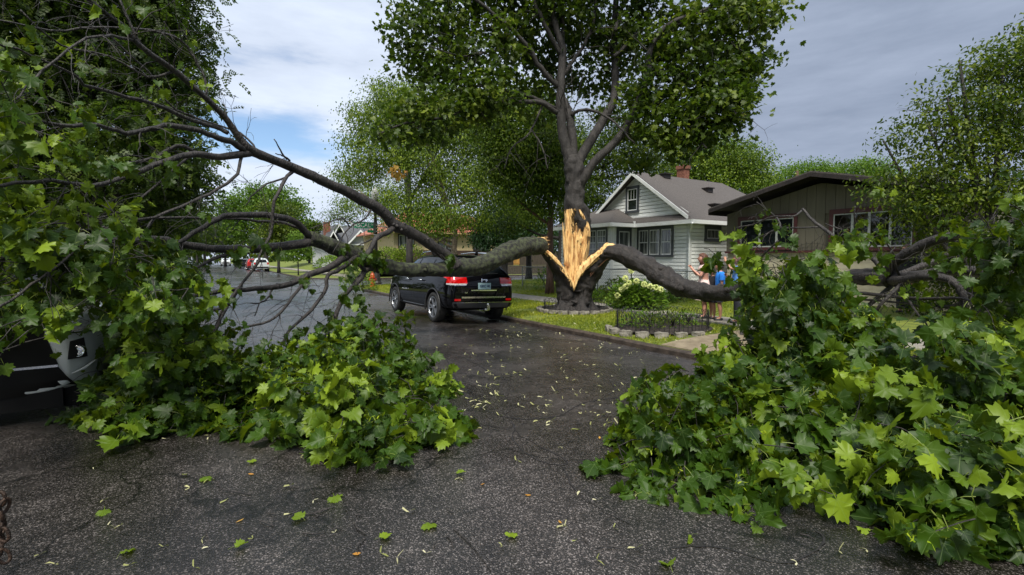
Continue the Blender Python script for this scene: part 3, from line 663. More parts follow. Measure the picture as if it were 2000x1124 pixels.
for pts, w0, w1, fn, dz in side:
    k = len(pts); Q = [(x, y, fn(x), w0 + (w1 - w0) * i / (k - 1)) for i, (x, y) in enumerate(pts)]
    base = 0
    q = [(x, y, Y + dz * min(1, i / 2), w_) for i, (x, y, Y, w_) in enumerate(Q)]
    p_, r_ = limb(bb, q, None, n=8, sub=3, rough=.10, rs=8, wob=.006)
    L_ = sum((p_[i + 1] - p_[i]).length for i in range(len(p_) - 1))
    twigs(bb, p_, r_, int(L_ * 3.2) + 1, .55, t0=.25, r0=.008, out=tipsL)
twigs(bb, pA, rA, 26, .7, t0=.55, r0=.010, out=tipsL)
for p_, r_, mbx in ((pB, rB, bm_), (pA, rA, bb)):
    for _ in range(16):
        i = random.randint(3, len(p_) - 4); a = random.uniform(0, 6.28); d = Vector((random.gauss(0, 1), random.gauss(-.6, 1), random.gauss(.3, 1))).normalized(); r0 = r_[i]; h_ = random.uniform(.01, .06)
        mbx.tube([p_[i] + d * r0 * .6, p_[i] + d * (r0 + h_ * .5), p_[i] + d * (r0 + h_)], [r0 * .42, r0 * .28, r0 * .18], n=8, rough=.2, rs=9)
limbo = bm_.build('main_branch', bark_moss, LL, smooth=True); bo = bb.build('side_branch', bark_dark, LL, smooth=True)
# torn end of the left limb
tb = MB()
e0 = P(1062, 474, 13.5)
for i in range(26):
    a = random.uniform(0, 6.28); r = .21 * math.sqrt(random.random()); p = e0 + Vector((-.05, r * math.cos(a), r * math.sin(a))); L_ = random.uniform(.05, .22)
    tb.tube([p - Vector((.12, 0, 0)), p, p + Vector((L_, random.gauss(0, .02), random.gauss(0, .04)))], [.03, .026, .004], n=4)
tb.build('torn_end', torn, LL)
# ---------------------------------------------------------------- leaf sprays on the fallen limbs
def sprays(mb, bases, dirs, nl=(8, 14), L=.42, size=(.10, .155), droop=.45):
    """small leafy twigs; returns pos, tip, nrm, size, tint arrays"""
    po, ti, no, si, tn = [], [], [], [], []
    bt = .4
    for q_, (b0, d0) in enumerate(zip(bases, dirs)):
        d = Vector(d0).normalized(); q = [Vector(b0)]; k = 4; ln = L * random.uniform(.6, 1.25)
        for j in range(k):
            d = (d + Vector([random.gauss(0, .18) for _ in range(3)]) + Vector((0, 0, -.10))).normalized(); p = q[-1] + d * ln / k; p.z = max(.02, p.z); q.append(p)
        if mb is not None: mb.tube(q, [.005, .0045, .004, .003, .002], n=3, cap=False)
        m = random.randint(*nl); bt = (random.random() ** 1.3 * .75) if q_ % 5 == 0 else bt
        for i in range(m):
            f = (i + 1) / m; f = .25 + .75 * f; a = f * k; j = min(k - 1, int(a)); base = q[j].lerp(q[j + 1], a - j)
            sdv = Vector([random.gauss(0, 1) for _ in range(3)]); sdv = (sdv - d * sdv.dot(d)); sdv.normalize()
            out = (d * random.uniform(.1, .9) + sdv * random.uniform(.5, 1.1)).normalized()
            pos = base + out * random.uniform(.05, .12); pos.z = max(.025, pos.z)
            tip = (out * .7 + Vector((random.gauss(0, .3), random.gauss(0, .3), -droop * random.uniform(.4, 1.8)))).normalized()
            if pos.z < .10: tip.z = max(tip.z, -.1)
            nrm = Vector((random.gauss(0, .65), random.gauss(-.2, .65), random.uniform(-.1, 1.1))) + out * .3
            po.append(pos); ti.append(tip); no.append(nrm); si.append(random.uniform(*size) * random.choice((.5, .7, .85, 1, 1, 1.1))); tn.append(min(1, max(0, bt + random.gauss(.1, .16))))
    return [np.array(x, float) for x in (po, ti, no, si, tn)]
def clumps(pts, k=5, r=.16, bx=0, by=-.45, bz=.05, s=.6):
    """boughs: k sprays fan out round every centre in about one direction"""
    P_, D_ = [], []
    for c in pts:
        d = Vector((bx + random.gauss(0, s), by + random.gauss(0, s), bz + random.gauss(0, s * .5)))
        for i in range(k):
            p = c + Vector((random.gauss(0, r), random.gauss(0, r), random.gauss(0, r * .45))) + d * random.uniform(-.1, .15)
            if p.z < .03: p.z = .03 + random.random() * .05
            P_.append(p); D_.append(d + Vector([random.gauss(0, .35) for _ in range(3)]))
    return P_, D_
def inpoly(x, y, poly):
    c = False; j = len(poly) - 1
    for i in range(len(poly)):
        xi, yi = poly[i]; xj, yj = poly[j]
        if (yi > y) != (yj > y) and x < (xj - xi) * (y - yi) / (yj - yi) + xi: c = not c
        j = i
    return c
def heap(poly, foot, ang, n, depth=.9, zmax=1.6, ymax=12, behind=0.0, low=.03):
    """points on and under the sloping face of a heap of boughs whose foot runs along the line `foot` on the road"""
    xs = [p[0] for p in poly]; ys = [p[1] for p in poly]; out = []; ta = math.tan(R(ang)); fx = [f[0] for f in foot]; fy = [f[1] for f in foot]; tries = 0
    while len(out) < n and tries < n * 40:
        tries += 1; x = random.uniform(min(xs), max(xs)); y = random.uniform(min(ys), max(ys))
        if not inpoly(x, y, poly): continue
        g_ = G(x, float(np.interp(x, fx, fy)), 0).y + behind; d = dirn(x, y); dz = d.z / d.y
        den = ta - dz
        Y = (CH + ta * g_) / den if den > .05 else ymax
        Y = max(g_, min(Y, ymax)) + depth * random.random() ** 1.7 + .10 * random.gauss(0, 1)
        p = P(x, y, Y)
        if p.z > zmax + .3 * random.random():
            continue
        if p.z < low:
            gp = G(x, y, low)
            if gp.y > g_ - .15: p = gp
            else: continue
        out.append(p)
    return out
def up_dirs(n, bx=0, by=-.4, bz=.1, s=.7): return [Vector((bx + random.gauss(0, s), by + random.gauss(0, s), bz + random.gauss(0, s * .6))) for _ in range(n)]
tw = MB(); groups = []
footL = [(60, 846), (130, 838), (300, 842), (420, 840), (470, 826), (560, 800), (640, 790), (780, 786), (885, 776)]
back = heap([(280, 640), (330, 640), (390, 690), (480, 715), (560, 720), (640, 680), (710, 675), (755, 650), (775, 680), (805, 725), (820, 755), (760, 765), (640, 775), (470, 805), (420, 815), (300, 818), (215, 812), (240, 770), (270, 720)], footL, 27, 128, .9, 1.0, 9)
front = heap([(520, 800), (600, 760), (680, 760), (770, 770), (820, 790), (820, 825), (850, 850), (810, 862), (720, 850), (670, 840), (620, 845), (610, 820)], [(430, 820), (560, 825), (590, 870), (640, 862), (680, 880), (780, 870), (840, 890), (895, 880)], 24, 40, .4, .75, 6)
groups.append(sprays(tw, *clumps(back), nl=(10, 16), size=(.085, .145))); groups.append(sprays(tw, *clumps(front, r=.13, by=-.6), nl=(10, 16), size=(.09, .155)))
# hanging curtain of boughs on the left, in front of the silver car
hang = []
def region(poly, n, Y0, Y1, zlow=.3, hole=None):
    xs = [p[0] for p in poly]; ys = [p[1] for p in poly]; o = []
    while len(o) < n:
        x = random.uniform(min(xs), max(xs)); y = random.uniform(min(ys), max(ys))
        if not inpoly(x, y, poly): continue
        if hole and any(((x - h[0]) / h[2]) ** 2 + ((y - h[1]) / h[3]) ** 2 < 1 for h in hole): continue
        Y = random.uniform(Y0, Y1); p = P(x, y, Y)
        if p.z < zlow: continue
        o.append(p)
    return o
holes = [(175, 625, 70, 45), (170, 700, 120, 105), (90, 700, 100, 110), (20, 750, 110, 120), (60, 800, 130, 130)]
hang += region([(-60, 440), (100, 420), (210, 450), (330, 470), (375, 520), (372, 640), (330, 690), (240, 720), (200, 650), (120, 590), (60, 620), (0, 680), (-60, 660)], 170, 3.9, 5.6, .25, holes)
hang += region([(-60, 250), (60, 240), (190, 340), (260, 400), (300, 470), (100, 450), (-60, 470)], 42, 3.9, 5.2)
hang += region([(-60, 100), (60, 120), (130, 220), (60, 270), (-60, 260)], 16, 3.6, 4.6)
hang += region([(30, 620), (60, 620), (55, 690), (30, 700)], 5, 3.55, 3.8); hang += region([(275, 560), (335, 560), (350, 660), (310, 720), (285, 690)], 50, 4.6, 5.6)
groups.append(sprays(tw, hang, up_dirs(len(hang), bx=.1, bz=-.25), size=(.085, .13), droop=.8))
tl = [t for t in tipsL if random.random() < .10 and (t[0].x / max(.1, t[0].y) * F + CX) < 520]
groups.append(sprays(None, [t[0] for t in tl], [t[1] for t in tl], nl=(2, 5), L=.2, size=(.07, .12), droop=.9))
few = [P(x, y, YL(x) - .5) for x, y in ((665, 560), (690, 570), (680, 600), (668, 540), (655, 590), (648, 610), (700, 590), (690, 545), (676, 620), (640, 620), (760, 500), (700, 490), (715, 485), (690, 500), (722, 480), (660, 480), (745, 498), (860, 497), (868, 505), (480, 470), (512, 468), (548, 470), (440, 560), (585, 640), (600, 655), (560, 648), (735, 505), (625, 560))]
groups.append(sprays(tw, few, up_dirs(len(few), bz=-.5), nl=(4, 8), L=.2, size=(.09, .14), droop=1.0))
SEEDB = []
def keys(pts, n, root):
    pts = [p for p in pts if random.random() < 1]; idx = [random.randrange(len(pts)) for _ in range(n)]; q = np.array([pts[i] for i in idx], float) + RNG.normal(0, .02, (n, 3)); q = np.repeat(q, 5, 0) + RNG.normal(0, .035, (n * 5, 3)); q[:, 2] = np.maximum(q[:, 2], .02) + .03; k = len(q); t = unit(k) + [0, 0, -.7]; leaves('seed_keys', SEED, q + [0, -.03, 0], t, unit(k), RNG.uniform(.025, .045, k), yel2, root)
yel2 = leaf_mat('key_green', (.16, .26, .01), (.30, .42, .015), (.46, .55, .04), trans=.4)
tw.build('twig', bark_grey, LL, smooth=True)
cat5 = [np.concatenate([g_[i] for g_ in groups]) for i in range(5)]
def openings(c5, ells):
    p = c5[0]; dy = p[:, 1]; zc = p[:, 2] - CH; f_ = dy * math.cos(PIT) - zc * math.sin(PIT); px = CX + F * p[:, 0] / f_; py = CY - F * (zc * math.cos(PIT) + dy * math.sin(PIT)) / f_; keep = np.ones(len(p), bool)
    for (ex, ey, rx, ry, pr) in ells: keep &= ~((((px - ex) / rx) ** 2 + ((py - ey) / ry) ** 2 < 1) & (RNG.random(len(p)) < pr))
    return [a[keep] for a in c5]
cat5 = openings(cat5, [(1000, 830, 78, 90, 1.0), (960, 930, 60, 60, 1.0), (172, 690, 58, 62, .93), (60, 765, 110, 80, .97), (185, 615, 45, 32, .8), (60, 690, 70, 60, .55)])
leaves('foliage', MAPLE_S, cat5[0], cat5[1], cat5[2], cat5[3], leafN, LL, cat5[4], uv=True); keys(cat5[0], 210, LL)
sp = sprays(None, [P(775, 325, 20), P(770, 330, 20), P(780, 330, 20)], up_dirs(3), nl=(9, 12), L=.3, size=(.14, .2))
# ---------------------------------------------------------------- the right limb
RL = empty('fallen_limb', P(1500, 572, 9.7).xy.to_3d(), 0, 'dark bare barked maple limb fallen rightwards over the pavement towards the grey house', 'fallen limb')
rb = MB(); tipsR = []
mainR = [(1150, 530, 13.75, 34), (1170, 508, 13.7, 34), (1190, 495, None, 30), (1223, 500, None, 36), (1262, 519, None, 37), (1294, 539, None, 37), (1326, 559, None, 36), (1358, 568, None, 35), (1393, 572, None, 33), (1440, 570, None, 32), (1500, 562, None, 32), (1600, 552, None, 30), (1700, 540, None, 32), (1740, 545, None, 34)]
pR, rR = limb(rb, mainR, YR, n=26, sub=7, rough=.2, rs=3.6, ridge=.2)
sideR = [
 ([(1735, 540), (1745, 515), (1773, 496), (1816, 474), (1869, 460), (1919, 462), (2000, 450), (2080, 455)], 24, 14, -.1), ([(1745, 545), (1798, 520), (1850, 500), (1910, 470), (1960, 440), (2040, 400)], 14, 8, .5),
 ([(1740, 548), (1755, 549), (1798, 542), (1855, 545), (1876, 570), (1880, 602), (1862, 652), (1855, 690)], 18, 10, -.4), ([(1740, 545), (1798, 541), (1855, 528), (1905, 531), (1997, 535), (2100, 540)], 26, 17, .2),
 ([(1735, 540), (1698, 500), (1660, 484), (1638, 467), (1602, 442), (1582, 425), (1567, 408)], 9, 5, -.3), ([(1568, 410), (1562, 416), (1549, 423), (1513, 423), (1471, 439), (1439, 446), (1445, 470), (1453, 485), (1462, 510)], 4, 2, -.5),
 ([(1513, 423), (1492, 407), (1478, 395)], 4, 2, -.5), ([(1516, 424), (1524, 442), (1500, 455), (1478, 467), (1455, 490)], 4, 2, -.5), ([(1602, 444), (1560, 446), (1524, 444)], 4, 3, -.4), ([(1471, 439), (1480, 420), (1492, 410)], 3, 2, -.5),
 ([(1698, 498), (1660, 458), (1640, 448), (1612, 437)], 5, 2, -.2), ([(1690, 490), (1672, 450), (1670, 403)], 5, 2, -.3), ([(1735, 545), (1740, 520), (1738, 500), (1742, 490)], 6, 3, -.7),
 ([(1755, 548), (1759, 556), (1720, 595), (1698, 627), (1656, 645), (1620, 690)], 8, 4, -.6), ([(1600, 575), (1688, 574), (1800, 584), (1883, 585), (1916, 606), (1891, 649)], 8, 4, -.5), ([(1613, 581), (1720, 588), (1800, 600), (1900, 640)], 5, 3, -.5),
 ([(1600, 560), (1620, 585), (1641, 620), (1660, 650), (1690, 690)], 14, 8, -.3), ([(1740, 550), (1770, 580), (1790, 610), (1812, 638)], 6, 3, -.7), ([(1760, 545), (1745, 500), (1730, 470)], 5, 2, -.5), ([(1880, 570), (1940, 600), (1990, 650)], 7, 3, -.6),
 ([(1855, 690), (1900, 695), (1960, 690), (2040, 700)], 12, 7, -.2), ([(1850, 680), (1780, 700), (1700, 690)], 9, 4, -.4), ([(1740, 560), (1650, 640), (1600, 720)], 9, 5, -.2), ([(1450, 560), (1470, 520), (1500, 490), (1520, 470)], 7, 3, -.5), ([(1500, 560), (1460, 610), (1440, 680), (1400, 720)], 9, 4, -.9), ([(1560, 555), (1570, 620), (1530, 700), (1480, 760)], 10, 4, -.9)]
rb2 = MB()
for pts, w0, w1, dz in sideR:
    k = len(pts); q = [(x, y, YR(x) + dz * min(1, i / 2), w0 + (w1 - w0) * i / (k - 1)) for i, (x, y) in enumerate(pts)]
    p_, r_ = limb(rb2, q, None, n=8, sub=3, rough=.10, rs=8, wob=.006); L_ = sum((p_[i + 1] - p_[i]).length for i in range(len(p_) - 1))
    twigs(rb2, p_, r_, int(L_ * 2.6) + 1, .5, t0=.2, r0=.008, out=tipsR)
for _ in range(18):
    i = random.randint(6, len(pR) - 5); d = Vector((random.gauss(0, 1), random.gauss(-.6, 1), random.gauss(.3, 1))).normalized(); r0 = rR[i]; h_ = random.uniform(.01, .07); rb.tube([pR[i] + d * r0 * .6, pR[i] + d * (r0 + h_ * .5), pR[i] + d * (r0 + h_)], [r0 * .45, r0 * .3, r0 * .18], n=8, rough=.25, rs=9)
i0 = [i for i, p in enumerate(pR) if 1.9 < p.x < 5][::2]; cs_ = MB()
for k_ in range(2): cs_.tube([pR[i] + Vector((0, -rR[i] * .93, -rR[i] * (.32 + .25 * k_) + .03 * noise.noise(pR[i] * 3))) for i in i0], [.006 + .014 * abs(noise.noise(pR[i] * 5 + Vector((k_, 0, 0)))) for i in i0], n=5)
cs_.build('split_crack', mat('raw_crack_wood', (.10, .04, .02), (.30, .15, .07), 14, .7), RL)
rb.build('main_branch', bark_wet, RL, smooth=True); rb2.build('side_branch', bark_dark, RL, smooth=True)
tw = MB(); groups = []
footR = [(1110, 860), (1180, 885), (1230, 915), (1300, 915), (1360, 890), (1420, 900), (1560, 935), (1640, 925), (1720, 930), (1790, 1070), (1860, 1110), (1960, 1080), (2060, 1060)]
bR = heap([(1415, 790), (1430, 740), (1450, 700), (1560, 700), (1700, 700), (1850, 700), (2060, 670), (2060, 1050), (1960, 1060), (1860, 1080), (1810, 1050), (1740, 935), (1640, 915), (1560, 920), (1430, 885), (1390, 865), (1360, 860), (1360, 860), (1385, 820)], footR, 31, 165, .9, 1.3, 7)
fR = heap([(1185, 855), (1220, 845), (1250, 850), (1310, 810), (1360, 820), (1360, 905), (1310, 920), (1270, 910), (1250, 880), (1200, 875)], [(1150, 885), (1200, 900), (1270, 945), (1350, 950)], 22, 15, .3, .7, 6)
hR = region([(1482, 540), (1490, 505), (1530, 500), (1590, 520), (1640, 570), (1690, 620), (1640, 680), (1560, 720), (1460, 720), (1420, 770), (1440, 690), (1478, 620)], 230, 4.3, 6.2, .15, [(1740, 640, 60, 50)])
hR += region([(1430, 680), (1450, 660), (1450, 740), (1420, 760)], 12, 4.4, 5.4, .1)
hR += region([(1885, 440), (1960, 400), (2060, 380), (2060, 500), (1940, 520), (1880, 500)], 60, 4.4, 5.6); hR += region([(1860, 590), (2060, 560), (2060, 660), (1900, 660)], 40, 4.6, 5.6); hR += region([(1660, 460), (1720, 455), (1720, 490), (1680, 490)], 5, 6, 6.5)
hR += [P(1375, 485, 5.6), P(1315, 745, 5.2)]
for p_, n_, s_ in ((bR, None, (.10, .165)), (fR, None, (.08, .135)), (hR, None, (.09, .14))):
    p_ = [q for q in p_ if q.y > 2.75]
    groups.append(sprays(tw, *clumps(p_), nl=(10, 15), size=s_, droop=.6) if s_ != (.09, .14) else sprays(tw, p_, up_dirs(len(p_), bz=-.3), size=s_, droop=.8))
tl = [t for t in tipsR if random.random() < .10]
groups.append(sprays(None, [t[0] for t in tl], [t[1] for t in tl], nl=(2, 5), L=.2, size=(.08, .13), droop=.9))
tw.build('twig', bark_grey, RL, smooth=True)
cat5 = [np.concatenate([g_[i] for g_ in groups]) for i in range(5)]
leaves('foliage', MAPLE_S, cat5[0], cat5[1], cat5[2], cat5[3], leafN, RL, cat5[4], uv=True); keys(cat5[0], 210, RL)
# ---------------------------------------------------------------- the split tree
TT = empty('split_maple_tree', TREE, 0, 'tall maple with its trunk split open to raw orange wood and still standing crown', 'tree')
tk = MB()
def PT(px, py, dy=0): return P(px, py, 14.0 + dy)
base = [TREE + Vector((.02, 0, -.05)), TREE + Vector((.0, 0, .08)), PT(1121, 585), PT(1120, 570), PT(1120, 556), PT(1121, 545, .05)]
# flared, fluted base
vs_ = []; n = 64
prof = [(TREE + Vector((0, 0, -.05)), .66), (TREE + Vector((0, 0, .06)), .58), (TREE + Vector((0, 0, .22)), .46), (TREE + Vector((-.01, 0, .42)), .42), (TREE + Vector((-.01, 0, .62)), .42), (TREE + Vector((0, 0, .80)), .44), (TREE + Vector((0, 0, .92)), .44)]
for i, (c, r) in enumerate(prof):
    for j in range(n):
        a = 2 * math.pi * j / n; fl = (1 + .10 * noise.noise(Vector((math.cos(a) * 9, math.sin(a) * 9, c.z * 1.2))) + (.16 * math.sin(5 * a + 1.2) + .08 * math.sin(9 * a)) * (1.3 - .17 * i)) * (1 + .09 * noise.noise(Vector((math.cos(a) * 3, math.sin(a) * 3, c.z * 2))))
        h = 0
        if i == len(prof) - 1: h = .18 * abs(math.cos(a)) ** 1.5 - .32 * max(0, -math.sin(a)) ** 2
        if i == len(prof) - 2: h = -.22 * max(0, -math.sin(a)) ** 2
        vs_.append(c + Vector((r * fl * math.cos(a), r * fl * .85 * math.sin(a), h)))
m = len(prof); tk.add(vs_, [(i * n + j, i * n + (j + 1) % n, (i + 1) * n + (j + 1) % n, (i + 1) * n + j) for i in range(m - 1) for j in range(n)] + [tuple((m - 1) * n + j for j in range(n))])
# torn shoulders of bark reaching out to the two fallen limbs
def lmb3(mb, pts, **k): return limb(mb, pts, None, n=26, sub=7, rough=.16, rs=4, ridge=.18, **k)
lmb3(tk, [(1124, 596, 14, 52), (1128, 575, 14, 54), (1138, 552, 14, 56), (1150, 532, 13.9, 48), (1165, 513, 13.8, 40), (1178, 500, 13.7, 32), (1190, 494, 13.6, 22)])
lmb3(tk, [(1118, 596, 14, 50), (1112, 575, 14, 52), (1104, 555, 13.95, 40), (1094, 535, 13.85, 28), (1080, 515, 13.7, 19), (1066, 498, 13.55, 14), (1058, 486, 13.48, 9)])
tk.build('bark_base', bark_wet, TT, smooth=True)
# upper trunk and limbs
tk = MB()
lmb3(tk, [(1137, 520, 14.28, 18), (1136, 480, 14.25, 26), (1133, 450, 14.15, 42), (1128, 420, 14.05, 46), (1122, 398, 14, 38), (1123, 372, 14, 35), (1122, 350, 14, 34), (1120, 325, 14, 38), (1116, 305, 14, 26)])
sideT = [
 ([(1119, 335), (1110, 300), (1103, 278), (1096, 231), (1096, 171), (1098, 93), (1084, 46), (1077, -30), (1072, -130)], 24, 8, 0), ([(1122, 335), (1118, 259), (1108, 215), (1098, 190)], 18, 14, .15),
 ([(1096, 176), (1056, 134), (1029, 88), (982, 42), (936, 5), (880, -40)], 11, 5, -1.4), ([(1097, 110), (1070, 60), (1047, 14), (1030, -50), (1015, -110)], 9, 5, -.8), ([(1096, 95), (1101, 60), (1098, 20), (1110, -60)], 9, 5, .8),
 ([(1124, 335), (1134, 310), (1163, 259), (1190, 213), (1202, 171), (1200, 93), (1202, 23), (1210, -60), (1225, -140)], 21, 8, 1.0), ([(1202, 60), (1215, 15), (1245, -40)], 8, 4, 1.3),
 ([(1132, 370), (1140, 350), (1163, 315), (1214, 264), (1251, 185), (1265, 143), (1269, 102), (1297, 55), (1348, 30), (1420, 5)], 20, 6, -1.0), ([(1262, 155), (1302, 139), (1362, 157), (1410, 185), (1440, 230)], 8, 3, -1.8),
 ([(1091, 222), (1056, 201), (1010, 199), (936, 199), (880, 227), (793, 240), (740, 262)], 10, 3, -2.2), ([(1085, 212), (1040, 190), (1000, 180), (964, 171), (918, 171), (860, 200)], 7, 3, -1.0), ([(1117, 225), (1130, 217), (1163, 217), (1200, 240), (1240, 280)], 7, 3, -.8),
 ([(1097, 150), (1120, 118), (1140, 88), (1160, 40), (1165, -40)], 8, 4, .5), ([(1060, 205), (1035, 260), (1000, 290), (985, 330)], 4, 2, -.8), ([(1040, 255), (1060, 290), (1070, 330)], 3, 2, -.8), ([(1251, 185), (1300, 210), (1350, 250), (1380, 290)], 7, 3, -1.6), ([(1200, 110), (1240, 70), (1270, 10), (1300, -60)], 7, 3, 1.8), ([(1084, 50), (1010, 10), (960, -60)], 7, 3, .8), ([(1348, 30), (1400, 60), (1450, 100)], 5, 2, -1.4), ([(1029, 90), (960, 100), (900, 110), (840, 90)], 6, 2, -1.9)]
tipsT = []
for pts, w0, w1, dz in sideT:
    k = len(pts); q = [(x, y, 14 + dz * i / (k - 1), w0 + (w1 - w0) * i / (k - 1)) for i, (x, y) in enumerate(pts)]
    p_, r_ = limb(tk, q, None, n=10, sub=4, rough=.10, rs=4, wob=.012); L_ = sum((p_[i + 1] - p_[i]).length for i in range(len(p_) - 1))
    twigs(tk, p_, r_, int(L_ * 2.2) + 1, 1.3, t0=.3, r0=.022, droop=.0, out=tipsT)
tk.build('standing_trunk', bark_grey, TT, smooth=True)
# raw torn wood: a fan of long splinters standing in the split
tw_ = MB(); rw = MB()
def splinter(mb, x0, y0, x1, y1, wpx, Y, th=.05, tipw=.15, bend=0):
    a = P(x0, y0, Y); c = P(x1, y1, Y + random.uniform(-.02, .03)); wd = wpx * Y / F / 2; m = a.lerp(c, .55) + Vector((bend, 0, 0))
    secs = [(a, wd), (m, wd * .9), (a.lerp(c, .85) + Vector((bend * .5, 0, 0)), wd * .6), (c, wd * tipw)]; V = []
    for p, w_ in secs: V += [p + Vector((-w_, 0, 0)), p + Vector((-w_ * .3, -th, 0)), p + Vector((w_ * .5, -th * .8, 0)), p + Vector((w_, 0, 0)), p + Vector((0, th, 0))]
    mb.add(V, [(i * 5 + j, i * 5 + (j + 1) % 5, (i + 1) * 5 + (j + 1) % 5, (i + 1) * 5 + j) for i in range(3) for j in range(5)] + [(15, 16, 17, 18, 19)])
# core slab
core = [(1121, 580, 5), (1120, 560, 26), (1121, 538, 38), (1124, 512, 45), (1127, 480, 50), (1128, 455, 50), (1126, 435, 46), (1119, 410, 34)]
V = []; nc = 34; CS = spline(core, 6)
for (x, y, w_) in CS:
    for j in range(nc):
        s_ = j / (nc - 1) * 2 - 1; Yc = float(np.interp(y, [430, 500], [13.90, 13.98])); p = P(x, y, Yc); hw = w_ * 14 / F / 2
        hol = max(0, 1 - ((s_ - .15) / .75) ** 2 - ((y - 440) / 26) ** 2)
        V.append(p + Vector((s_ * hw, -.24 * math.sqrt(max(0, 1 - s_ * s_)) + .16 * hol + .07 * abs(noise.noise(Vector((s_ * 6, y * .010, 8)))) + .05 * noise.noise(Vector((s_ * 5, y * .012, 1))) + .035 * noise.noise(Vector((s_ * 15, y * .025, 4))), .05 * noise.noise(Vector((s_ * 6, 3, 4))) * (y < 430))))
nr = len(CS); fs = []; fd = []
for i in range(nr - 1):
    for j in range(nc - 1):
        s_ = j / (nc - 2) * 2 - 1; y = CS[i][1]; t = max(0, 1 - ((s_ - .15) / .8) ** 2 - ((y - 440) / 30) ** 2) + .9 * noise.noise(Vector((s_ * 3.2, y * .09, 2))) + .5 * noise.noise(Vector((s_ * 7, y * .16, 5)))
        t2 = noise.noise(Vector((s_ * 4 + 7, y * .035, 6))) - .12 + .25 * (s_ > .2) * (y < 525)
        (fd if t > .42 or (y < 420 and t > .05) or (465 < y < 535 and t2 > .30) else fs).append((i * nc + j, i * nc + j + 1, (i + 1) * nc + j + 1, (i + 1) * nc + j))
tw_.add(V, fs); rw.add(V, fd)
for i in range(46):
    x = random.choice((random.uniform(1100, 1116), random.uniform(1104, 1146), random.uniform(1136, 1148))); y0 = random.uniform(525, 560) - abs(x - 1120) * .6; y1 = random.uniform(470, 525) - (40 if x < 1112 or x > 1140 else 0)
    splinter(tw_, 1120 + (x - 1120) * .7, y0, x + random.uniform(-2, 3), y1, random.uniform(2, 8), 13.73 + random.uniform(-.06, .07), th=.03, bend=random.uniform(-.01, .01))
for x0, y0, x1, y1, w_, Y in ((1112, 545, 1107, 470, 10, 13.72), (1118, 560, 1117, 455, 9, 13.70), (1123, 560, 1126, 440, 8, 13.72), (1112, 500, 1106, 412, 9, 13.80), (1134, 520, 1147, 440, 9, 13.84), (1138, 505, 1151, 450, 6, 13.86), (1108, 470, 1111, 415, 7, 13.80), (1100, 515, 1110, 522, 2, 13.7), (1129, 470, 1133, 447, 6, 13.72), (1141, 500, 1146, 432, 8, 13.85)):
    splinter(tw_, x0, y0, x1, y1, w_, Y, th=.05)
def tongue(mb, pts, th=.05):
    """flat torn strip: (px, py, Y, width px) with the width drawn upright"""
    V = []
    pts = spline(pts, 4)
    for (x, y, Y, w_) in pts:
        hw = w_ * Y / F / 2 * (1 + .45 * noise.noise(Vector((x * .25, y * .25, 0)))); p = P(x, y, Y); V += [p + Vector((0, 0, hw)), p + Vector((0, -th, hw * .3)), p + Vector((0, -th, -hw * .6)), p + Vector((0, 0, -hw)), p + Vector((0, th, 0))]
    k = len(pts); mb.add(V, [(i * 5 + j, i * 5 + (j + 1) % 5, (i + 1) * 5 + (j + 1) % 5, (i + 1) * 5 + j) for i in range(k - 1) for j in range(5)] + [tuple((k - 1) * 5 + j for j in range(5)), (4, 3, 2, 1, 0)])
tongue(tw_, [(1121, 556, 13.52, 30), (1131, 533, 13.48, 30), (1145, 517, 13.46, 20), (1158, 505, 13.45, 15), (1171, 494, 13.44, 15), (1182, 486, 13.42, 18), (1193, 482, 13.40, 14), (1203, 481, 13.40, 5)], th=.10)
tongue(tw_, [(1121, 560, 13.52, 18), (1112, 541, 13.52, 9), (1104, 529, 13.5, 6), (1094, 517, 13.45, 8), (1085, 508, 13.42, 12), (1074, 497, 13.40, 11), (1064, 489, 13.38, 8)], th=.08)
tongue(tw_, [(1059, 494, 13.3, 6), (1056, 484, 13.28, 7), (1061, 478, 13.28, 6), (1058, 470, 13.28, 5), (1063, 468, 13.28, 3)], th=.03)
for i in range(46):
    t = random.random(); x = 1125 + 66 * t; y = 538 - 55 * t; splinter(tw_, x, y + 5, x + random.uniform(-2, 14), y - random.uniform(2, 14), random.uniform(1.2, 4), 13.44, th=.02)
for i in range(18):
    t = random.random(); x = 1116 - 54 * t; y = 545 - 55 * t; splinter(tw_, x, y + 4, x - random.uniform(-3, 8), y - random.uniform(1, 10), random.uniform(1.2, 3), 13.42, th=.02)
wo = tw_.build('torn_wood', torn, TT)
rw.build('rotten_hollow', rot, TT)
q = [P(x, y, 12.4) for x, y in ((765, 322), (772, 330), (780, 325), (788, 332), (775, 338), (766, 332))]
dd = sprays(None, q, up_dirs(6, bz=-.6), nl=(5, 7), L=.12, size=(.10, .15), droop=1.2); leaves('dead_leaf_cluster', MAPLE_LO, dd[0], dd[1], dd[2], dd[3], leafO, TT, dd[4])
